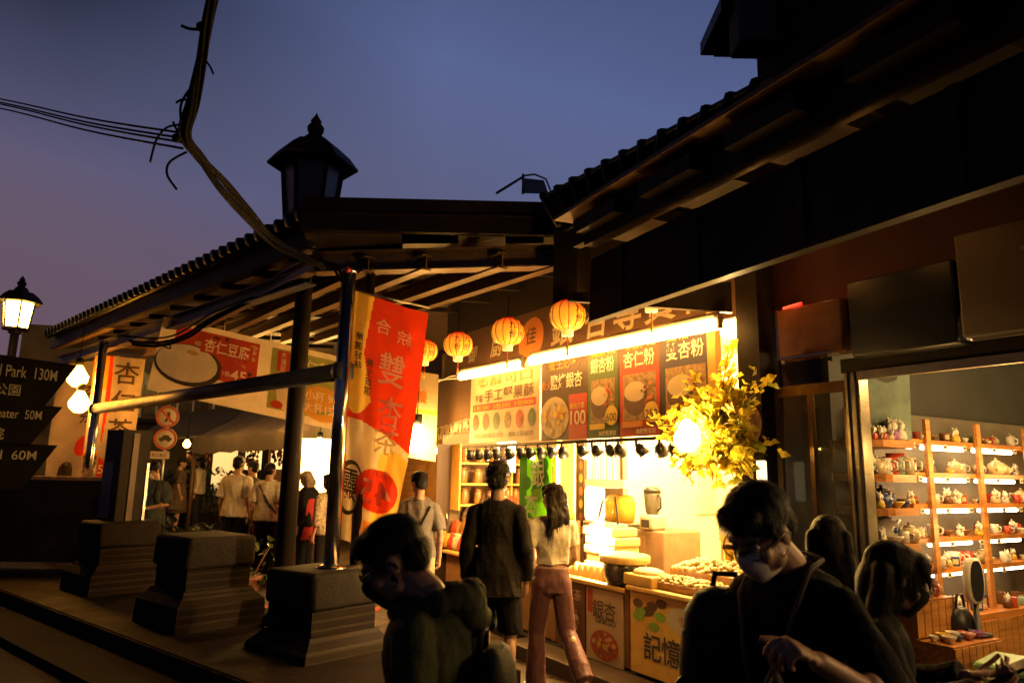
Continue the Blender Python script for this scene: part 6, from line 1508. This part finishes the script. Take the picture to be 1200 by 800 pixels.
        # loose strands break the outline
        me = o.data; r_ = random.Random(len(label)); sb = MB(); nv = len(me.vertices); cnt = (9000 if kind == 'long' else 6500) if near else 900
        crown = h(0, -.05, .12); longh = kind in ('long', 'wavy', 'bob')
        for _ in range(cnt):
            q = me.vertices[r_.randrange(nv)]; n_ = q.normal; away = q.co - crown; away = away - n_ * away.dot(n_)
            fl = away.normalized() if away.length > .01 else V((0, 1, 0))
            if longh: d = (V((0, 0, -1)) + fl * (.45 if q.co.z > hc.z + .03 else .03) + n_ * r_.uniform(.0, .07) + V((r_.uniform(-.1, .1), r_.uniform(-.1, .1), 0))).normalized(); L = r_.uniform(.05, .13)
            elif kind == 'fluffy': d = (fl * .5 + n_ * r_.uniform(.3, 1.0) + V((r_.uniform(-.7, .7), r_.uniform(-.7, .7), r_.uniform(-.5, .5)))).normalized(); L = r_.uniform(.012, .040)
            else: d = (fl + n_ * r_.uniform(.08, .42) + V((r_.uniform(-.25, .25), r_.uniform(-.25, .25), r_.uniform(-.25, .1)))).normalized(); L = r_.uniform(.012, .034)
            c2 = n_ * -.25 if longh else V((0, 0, -.3)); sd_ = d.cross(n_ + V((.01, .02, .03))).normalized() * (.0009 if near else .0022)
            p1 = q.co + d * L * .5; p2 = q.co + (d + c2 * .6).normalized() * L
            sb.add([q.co - sd_, q.co + sd_, p1 + sd_ * .8, p1 - sd_ * .8, p2], [(0, 1, 2, 3), (3, 2, 4)], hmx)
        vs0 = len(me.vertices); bm = bmesh.new(); bm.from_mesh(me); nf = [bm.verts.new(p_) for p_ in sb.v]
        for f in sb.f: bm.faces.new([nf[i] for i in f])
        bm.to_mesh(me); bm.free()
    # ---- face details
    for x in (-1, 1):
        b = MB(); b.ball(h(.031 * x, .0745, .012), .0115, M_eye, 10, 8); b.ball(h(.031 * x, .0815, .010), (.006, .005, .006), M_iris, 8, 6); b.build('eye', t)
        b = MB(); b.tube([h(.016 * x, .086, .030), h(.034 * x, .083, .035), h(.052 * x, .068, .029)], .0032, M_hair, 5); b.build('eyebrow', t)
    b = MB(); b.ball(h(0, .0845, -.0555), (.019, .006, .006), M_lip, 10, 6, hm); b.build('mouth', t)
    if extra: extra(t, j, h, hm, v)
    return t
def face_mask(t, h, hm, m):
    rings = []
    for z, w_, y in ((-.105, .030, .070), (-.09, .046, .082), (-.06, .056, .098), (-.03, .058, .112), (-.008, .050, .112), (.002, .036, .104)):
        rings.append([h(w_ * math.sin(R(a)), y * math.cos(R(a)) * .98 + .004 - (1 - math.cos(R(a))) * .02 + .003 * math.cos(R(a * 3)), z) for a in range(-80, 81, 16)])
    b = MB(); n = len(rings[0]); vs = [p_ for r_ in rings for p_ in r_]; inner = [p_ + (h(0, 0, -.04) - p_).normalized() * .003 for p_ in vs]
    fs = [(i * n + k, i * n + k + 1, (i + 1) * n + k + 1, (i + 1) * n + k) for i in range(len(rings) - 1) for k in range(n - 1)]; N = len(vs)
    b.add(vs + inner, fs + [tuple(q + N for q in reversed(f)) for f in fs], m, True)
    fm = b.build('face_mask', t)
    for x in (-1, 1):
        b = MB(); b.tube([h(.054 * x, .045, -.01), h(.078 * x, .0, .02), h(.083 * x, -.018, .0), h(.074 * x, -.004, -.035), h(.052 * x, .04, -.07)], .0018, m, 5); b.build('ear_loop', fm)
def glasses(t, h, m, r_=.024, w=.0022):
    b = MB()
    for x in (-1, 1):
        pts = [h(.033 * x + r_ * 1.12 * math.cos(R(24 * k)), .100 - .012 * abs(.033 * x + r_ * math.cos(R(24 * k))) / .06, .008 + r_ * .86 * math.sin(R(24 * k))) for k in range(16)]
        b.tube(pts, w, m, 6); b.tube([h(.060 * x, .092, .014), h(.077 * x, .05, .016), h(.083 * x, -.005, .012), h(.080 * x, -.02, -.012)], w, m, 6)
    b.tube([h(-.009, .101, .012), h(0, .105, .015), h(.009, .101, .012)], .002, m, 6); b.build('glasses', t)
def strap(t, pts, r_, m, name='strap', flat=3.0):
    b = MB(); b.tube(pts, r_, m, 6); return b.build(name, t)
def fab(n, c, **k): return mat(n, c, k.pop('rough', .85), var=k.pop('var', .25), scale=k.pop('scale', 14), bump=k.pop('bump', .35), spec=.2)
F_blk = fab('black_cotton', (.007, .0065, .0075)); F_blk2 = fab('black_crinkled_shirt', (.011, .008, .007)); F_wht = fab('white_cotton', (.62, .57, .47), var=.12); F_olv = fab('olive_parka', (.055, .058, .025)); F_gry = fab('heather_grey_cotton', (.16, .14, .14)); F_mve = fab('mauve_satin', (.12, .052, .056), rough=.5); F_kha = fab('khaki_cotton', (.40, .32, .20)); F_tea = fab('teal_grey_cotton', (.07, .085, .085)); F_brn = fab('dark_brown_cotton', (.03, .018, .013)); F_drs = fab('grey_brown_dress', (.11, .08, .065)); F_red = fab('red_apron_cloth', (.45, .04, .03)); F_pal = fab('cream_knit', (.60, .53, .42)); F_dnm = fab('dark_denim', (.025, .025, .032)); F_pat = fab('pale_patterned_cotton', (.45, .38, .30), var=.8, scale=30); S_wht = fab('white_trainer', (.6, .55, .46)); S_blk = fab('black_trainer', (.015, .014, .014)); M_nyl = mat('black_nylon', (.008, .008, .009), .7, spec=.2, var=.3, scale=20, bump=.4)
GH = 'passers-by in the lane'

# --- man in the green jacket, front left
hp = P(457, 650, 1.98)
def ex(t, j, h, hm, v):
    face_mask(t, h, hm, F_blk); glasses(t, h, M_black, w=.0036)
    b = MB()       # hood lying on the shoulders
    nk = V(j['neck'])
    for a in range(0, 360, 20): 
        q = nk + V((.115 * math.cos(R(a)), .10 * math.sin(R(a)) - .03, -.015 + .03 * -math.sin(R(a)))); b.ball(q, (.034, .034, .034), INK, 10, 8)
    b.ball(nk + V((0, -.115, -.015)), (.10, .05, .045), INK, 14, 10); b.ball(nk + V((.02, -.135, -.06)), (.09, .045, .04), INK, 14, 10)
    fuse(b, 'hood', t, F_olv, .008, 4, folds(4, .009, 14, 10))
t = person('man in dark olive hooded jacket, black glasses and black mask, at front left', (hp.x + .10, hp.y + .02, 0), R(80), 1.62, dict(head=(0, .10, 1.53), neck=(0, .0, 1.45), chest=(0, -.025, 1.22)), (R(33), R(10)), (F_olv, 1.95, -.12, .012, .04), ('trousers', F_dnm, .01), 'crop', (S_blk,), .0055, None, extra=ex, curlR=.5, curlL=.5)
# his black backpack
def backpack(name, label, loc, rotz, w_, d_, h_, m):
    t = thing(name, label, 'backpack', loc, rotz); b = MB()
    rings = []
    for z, k, ky in ((0, .82, .8), (.03, .96, .95), (.3 * h_, 1.0, 1.06), (.6 * h_, .98, 1.0), (.85 * h_, .86, .8), (.96 * h_, .62, .5), (h_, .34, .25)):
        rings.append([V((w_ / 2 * k * math.copysign(abs(math.cos(R(15 * q))) ** .55, math.cos(R(15 * q))), d_ / 2 * ky * math.copysign(abs(math.sin(R(15 * q))) ** .6, math.sin(R(15 * q))), z)) for q in range(24)])
    b.loft(rings, m); b.build('body', t)
    b = MB(); b.bbev((0, -d_ / 2 - .015, h_ * .30), (w_ * .78, .07, h_ * .42), m, .03); pk = b.build('pocket', t)
    b = MB(); b.tube([V((-w_ * .30, -d_ / 2 - .052, h_ * .47)), V((w_ * .30, -d_ / 2 - .052, h_ * .47))], .004, mat('dull_zip', (.06, .055, .05), .35), 5); b.build('pocket_zip', pk)
    b = MB(); b.tube([V((-w_ * .43, -d_ * .2, h_ * .3)), V((-w_ * .44, -d_ * .2, h_ * .75)), V((0, -d_ * .18, h_ * .985)), V((w_ * .44, -d_ * .2, h_ * .75)), V((w_ * .43, -d_ * .2, h_ * .3))], .006, mat('dull_zip', (.06, .055, .05), .35), 6); b.build('zip', t)
    b = MB(); b.tube([V((-.04, d_ * .3, h_ * .95)), V((-.03, d_ * .3, h_ + .03)), V((.03, d_ * .3, h_ + .03)), V((.04, d_ * .3, h_ * .95))], .010, m, 8); b.build('handle', t)
    return t
fdir = V((-math.sin(R(80)), math.cos(R(80)), 0)); bp_ = V((hp.x + .10, hp.y + .02, 0)) - fdir * .185
t = backpack('backpack', 'black backpack on the back of the man in the olive jacket', (bp_.x, bp_.y, .83), R(80), .27, .11, .40, M_nyl)

# --- man in black with white mask, front right
RX, RY = .776, 2.08
def ex(t, j, h, hm, v):
    face_mask(t, h, hm, mat('pale_surgical_mask', (.74, .70, .66), .8, var=.08)); glasses(t, h, mat('thin_metal_frame', (.20, .15, .10), .25, .9))
    b = MB(); b.tube([V((.075, -.05, 1.475)), V((.088, .04, 1.455)), V((.09, .105, 1.38)), V((.05, .15, 1.22)), V((.0, .165, 1.10))], .0065, mat('grey_camera_strap', (.07, .06, .055), .8, var=.6, scale=40), 6)
    b.tube([V((-.075, -.05, 1.475)), V((-.088, .04, 1.455)), V((-.09, .105, 1.38)), V((-.05, .15, 1.22)), V((.0, .165, 1.10))], .0065, mat('grey_camera_strap'), 6); b.tube([V((-.075, -.05, 1.475)), V((0, -.085, 1.485)), V((.075, -.05, 1.475))], .0065, mat('grey_camera_strap'), 6); b.build('neck_strap', t)
man_r = person('man in black t-shirt with pale mask and neck strap, at front right', (RX, RY, 0), R(127), 1.715, dict(head=(0, .13, 1.545), neck=(0, .01, 1.455), chest=(0, -.025, 1.23), shL=(-.155, .0, 1.365), shR=(.150, .0, 1.365), elL=(-.258, .0, 1.15), wrL=(-.205, .215, 1.268), elR=(.225, .02, 1.12), wrR=(.17, .22, 1.03)), (R(34), R(0)), (F_blk, .88, -.10, .012, .05), ('trousers', F_dnm, .01), 'short', (S_blk,), .005, None, wide=.88, extra=ex, curlL=.62, curlR=.7, palmL=(.3, -.2, -1), palmR=(-.9, .1, .2))
fd = V((-math.sin(R(127)), math.cos(R(127)), 0)); rt_ = V((fd.y, -fd.x, 0))
def RL(x, y, z): q = V((RX, RY, 0)) + rt_ * x + fd * y; return V((q.x, q.y, z))
t = thing('shoulder_bag', 'dark bag with pale handles hanging from the hand of the man in black t-shirt', 'bag', RL(-.12, .32, .72), R(127))
b = MB(); b.bbev((0, 0, .13), (.30, .10, .26), F_blk, .03); b.build('body', t)
b = MB(); M_str = mat('pale_strap', (.30, .24, .18), .7)
for y_ in (-.03, .03): b.tube([V((-.10, y_, .24)), V((-.075, y_ * .6, .40)), V((-.035, 0, .52)), V((.02, y_ * .5, .40)), V((.08, y_, .24))], .008, M_str, 6)
b.build('handle', t)
q = P(850, 745, 2.22)
t = backpack('backpack', 'large black backpack hanging beside the man in black t-shirt and pale mask', (q.x + .01, q.y, .86), R(-12), .29, .22, .485, M_nyl)
b = MB(); b.tube([V((-.12, -.05, .12)), V((-.17, -.08, .15)), V((-.16, -.09, .22)), V((-.13, -.06, .24))], .012, M_nyl, 6); b.tube([V((-.13, -.08, .10)), V((-.20, -.12, .10)), V((-.25, -.13, .085)), V((-.16, -.12, .06))], .012, mat('worn_strap', (.10, .08, .06), .5), 6); b.tube([V((.10, .08, .44)), V((.16, .10, .52)), V((.22, .10, .50))], .014, M_nyl, 6); b.build('strap', t)
b = MB()
for k in range(7): b.ball(V((-.20 + .012 * k, -.13 - .004 * (k % 2), .075 + .008 * (k % 3))), .010, RED if k % 2 else WHT, 8, 6)
b.build('charm', t)

# --- two women, right
hp = P(972, 648, 3.15)
person('woman with long dark hair from behind, between the masked man and door frame', (hp.x, hp.y, 0), R(-20), 1.53, dict(elR=(.26, .06, 1.16), wrR=(.20, .24, 1.25), head=(0, .03, 1.60)), (R(10), 0), (F_brn, 1.9, -.1, .018), ('trousers', F_dnm, .012), 'long', (S_blk,), .007, None, hairm=M_hairb)
hp = P(1052, 694, 2.34)
def ex(t, j, h, hm, v): face_mask(t, h, hm, F_blk)
person('woman with long hair and black mask holding a phone out', (hp.x - .08, hp.y + .01, 0), R(-104), 1.53, dict(head=(0, .085, 1.555), neck=(0, .0, 1.46), elR=(.22, .05, 1.17), wrR=(.10, .28, 1.22), elL=(-.22, .05, 1.15), wrL=(-.05, .30, 1.24), chest=(0, -.015, 1.23)), (R(20), 0), (F_blk, 1.95, -.1, .018), ('trousers', F_blk, .012), 'long', (S_blk,), .006, None, hairm=M_hairb, extra=ex, palmL=(.3, .2, 1), palmR=(-.3, .3, 1), curlL=.3, curlR=.3)
q = V((hp.x - .08, hp.y + .01, 0)); f_ = V((-math.sin(R(-104)), math.cos(R(-104)), 0)); r__ = V((f_.y, -f_.x, 0)); s_ = 1.53 / 1.75
pc = q + (f_ * .405 + r__ * .02) * s_ + V((0, 0, 1.285 * s_))
t = thing('mobile_phone', 'black mobile phone held out by the woman with the black mask', 'phone', pc, R(-104)); rot = Matrix.Rotation(R(25), 3, 'X')
b = MB(); b.bbev((0, 0, 0), (.075, .15, .009), M_black, .004, rot=rot); b.build('body', t)
b = MB(); b.quad(*[rot @ V((x, y, .0052)) for x, y in ((-.033, -.068), (.033, -.068), (.033, .068), (-.033, .068))], mat('dark_screen', (.02, .02, .025), .08, var=0)); b.build('screen', t)

# --- the couple
q = P(583, 600, 5.75)
person('man in long loose black shirt with bare calves before the ginkgo shop', (q.x, q.y, 0), R(-8), 1.745, dict(anR=(.13, -.12, .10), knR=(.115, .02, .49), anL=(-.11, .15, .085), knL=(-.105, .12, .50), hipL=(-.085, .02, .90), elR=(.225, -.03, 1.10), wrR=(.225, .05, .86), elL=(-.225, -.04, 1.11), wrL=(-.23, .02, .86)), (R(-2), R(-6)), (F_blk2, 1.95, -.24, .016, .10), ('shorts', F_blk, .012), 'fluffy', (S_blk, 1), .0085, None, wide=.90)
q = P(647, 640, 5.9)
person('woman in cream crop top and mauve trousers with long wavy brown hair', (q.x, q.y, 0), R(14), 1.60, dict(anR=(.17, -.36, .21), knR=(.12, -.05, .51), toeR=(.02, .09, -.12), anL=(-.10, .10, .085), knL=(-.10, .10, .50), elL=(-.25, -.04, 1.12), wrL=(-.29, .03, .86), elR=(.21, .03, 1.12), wrR=(.17, .20, 1.0)), (R(6), R(25)), (F_pal, .62, .20, .012, 0), ('wide_trousers', F_mve, .0), 'wavy', (S_wht,), .0085, None, hairm=M_hairb, wide=.93)
# --- man with the grey t-shirt and waist bag
q = P(490, 600, 7.4)
def ex(t, j, h, hm, v): strap(t, [V((.14, .09, 1.42)), V((.10, -.13, 1.38)), V((-.03, -.155, 1.12)), V((-.04, -.16, 1.05))], .012, M_nyl)
person('man in grey t-shirt and khaki shorts, left of the long black shirt', (q.x, q.y, ground_z(q.x, q.y)), R(15), 1.66, dict(), (R(4), R(20)), (F_gry, .9, -.08, .022, .06), ('shorts', F_kha, .015), 'short', (S_blk,), .009, None, extra=ex)
t = backpack('waist_bag', 'small black waist bag on the back of the man in the grey t-shirt', (q.x + .05, q.y - .17, ground_z(q.x, q.y) + .86), R(12), .24, .10, .19, mat('dark_canvas_bag', (.045, .035, .03), .7)); t['category'] = 'bag'
# --- people farther up the lane
def far(label, px, py, Y, rz, H, **k):
    q = P(px, py, Y); return person(label, (q.x, q.y, ground_z(q.x, q.y)), rz, H, group=None, **k), V((q.x, q.y, ground_z(q.x, q.y)))
def ex(t, j, h, hm, v):
    b = MB(); b.ball(V((-.27, .12, .70)), (.06, .05, .09), INK, 12, 8); fuse(b, 'held_bag', t, F_wht, .012, 1, folds(2, .02, 20, 20))
far('broad man in white t-shirt seen from behind up the lane, dark trousers', 275, 600, 11.2, R(-12), 1.74, top=(F_wht, .95, -.12, .035, .05), bottom=('trousers', F_blk, .02), hair='short', shoes=(S_blk,), vox=.011, wide=1.0)
def ex(t, j, h, hm, v): strap(t, [V((-.13, .09, 1.44)), V((-.10, -.12, 1.40)), V((.10, -.15, 1.12)), V((.19, -.08, .98))], .012, M_nyl)
far('person in dark cap and cream t-shirt with a thin diagonal strap', 313, 600, 10.9, R(-10), 1.66, top=(F_pal, .9, -.10, .03, .05), bottom=('trousers', F_blk, .02), hair='cap', shoes=(S_blk,), vox=.011, extra=ex)
far('dark haired person in black seen past the shoulder of the broad man in white', 293, 600, 11.8, R(70), 1.66, top=(F_blk, 1.9, -.1, .02), bottom=('trousers', F_blk, .01), hair='short', shoes=(S_blk,), vox=.012)
def ex(t, j, h, hm, v):
    face_mask(t, h, hm, F_wht); strap(t, [V((-.10, -.10, 1.42)), V((-.11, .08, 1.42)), V((-.12, .13, 1.25)), V((-.14, .06, 1.05))], .02, M_nyl, 'bag_strap')
q_ = far('young man in teal grey t-shirt and white mask by the notice box', 178, 600, 10.3, R(165), 1.66, J=dict(elR=(.24, .0, 1.13), wrR=(.12, .22, 1.12), elL=(-.24, .0, 1.13), wrL=(-.10, .24, 1.08), head=(0, .05, 1.60)), look=(R(25), 0), top=(F_tea, .95, -.1, .03), bottom=('trousers', F_dnm, .01), hair='short', shoes=(S_blk,), vox=.010, extra=ex, palmR=(0, .3, 1), palmL=(0, .3, 1))
tp = q_[1]; t = thing('mobile_phone', 'mobile phone in the hands of the young man in teal grey by the notice box', 'phone', tp + V((.0, -.32, 1.13)), R(165)); b = MB(); b.bbev((0, 0, 0), (.075, .012, .15), M_black, .004, rot=Matrix.Rotation(R(-40), 3, 'X')); b.build('body', t); b = MB(); b.quad(*[Matrix.Rotation(R(-40), 3, 'X') @ V((x, -.0075, z)) for x, z in ((-.033, -.068), (.033, -.068), (.033, .068), (-.033, .068))], lamp_mat('phone_glow', (1, .8, .6), .6)); b.build('screen', t)
far('tall dark haired man in dark clothes far up the lane under the warm bulb', 218, 590, 17.6, R(160), 1.80, look=(R(5), 0), top=(F_blk, 1.9, -.1, .02), bottom=('trousers', F_dnm, .01), hair='short', shoes=(S_blk,), vox=.014)
far('woman in grey brown dress and dark cap far up the lane', 208, 590, 16.4, R(-60), 1.62, top=(F_drs, .9, -.5, .02, .12), bottom=('skirt', F_drs, .01), hair='cap', shoes=(S_blk,), vox=.014)
far('person in white shirt and pale shoes half hidden behind the woman in the dress', 231, 590, 16.9, R(100), 1.66, top=(F_wht, 1.9, -.1, .02), bottom=('trousers', F_dnm, .01), hair='bob', shoes=(S_wht,), vox=.014)
far('woman with long dark hair and pale top behind the parapet at the far left', 72, 590, 11.6, R(20), 1.60, top=(F_pal, .9, -.1, .02), bottom=('trousers', F_dnm, .01), hair='long', shoes=(S_blk,), vox=.012, hairm=M_hairb)
def ex(t, j, h, hm, v):
    b = MB(); torso(b, j, -.35, .62, .030, 1.0); fuse(b, 'apron', t, F_red, .014, 2)
far('stall keeper in black with a red apron and grey hair, between the two poles', 360, 600, 10.6, R(75), 1.58, J=dict(head=(0, .06, 1.59)), look=(R(20), 0), top=(F_blk, 1.9, -.1, .02), bottom=('trousers', F_blk, .01), hair='bob', hairm=mat('grey_hair', (.30, .24, .16), .5, var=.3), shoes=(S_blk,), vox=.012, extra=ex)
far('person in pale patterned shirt half hidden by the polished flag pole', 384, 600, 9.8, R(60), 1.55, top=(F_pat, 1.5, -.1, .025), bottom=('trousers', F_blk, .01), hair='bob', hairm=M_hairb, shoes=(S_blk,), vox=.012)
far('person in dark jacket walking past the bright stall lamp behind the lamp post', 338, 600, 13.4, R(-40), 1.68, top=(F_brn, 1.9, -.1, .02), bottom=('trousers', F_dnm, .01), hair='short', shoes=(S_blk,), vox=.013)
bpy.context.view_layer.update()
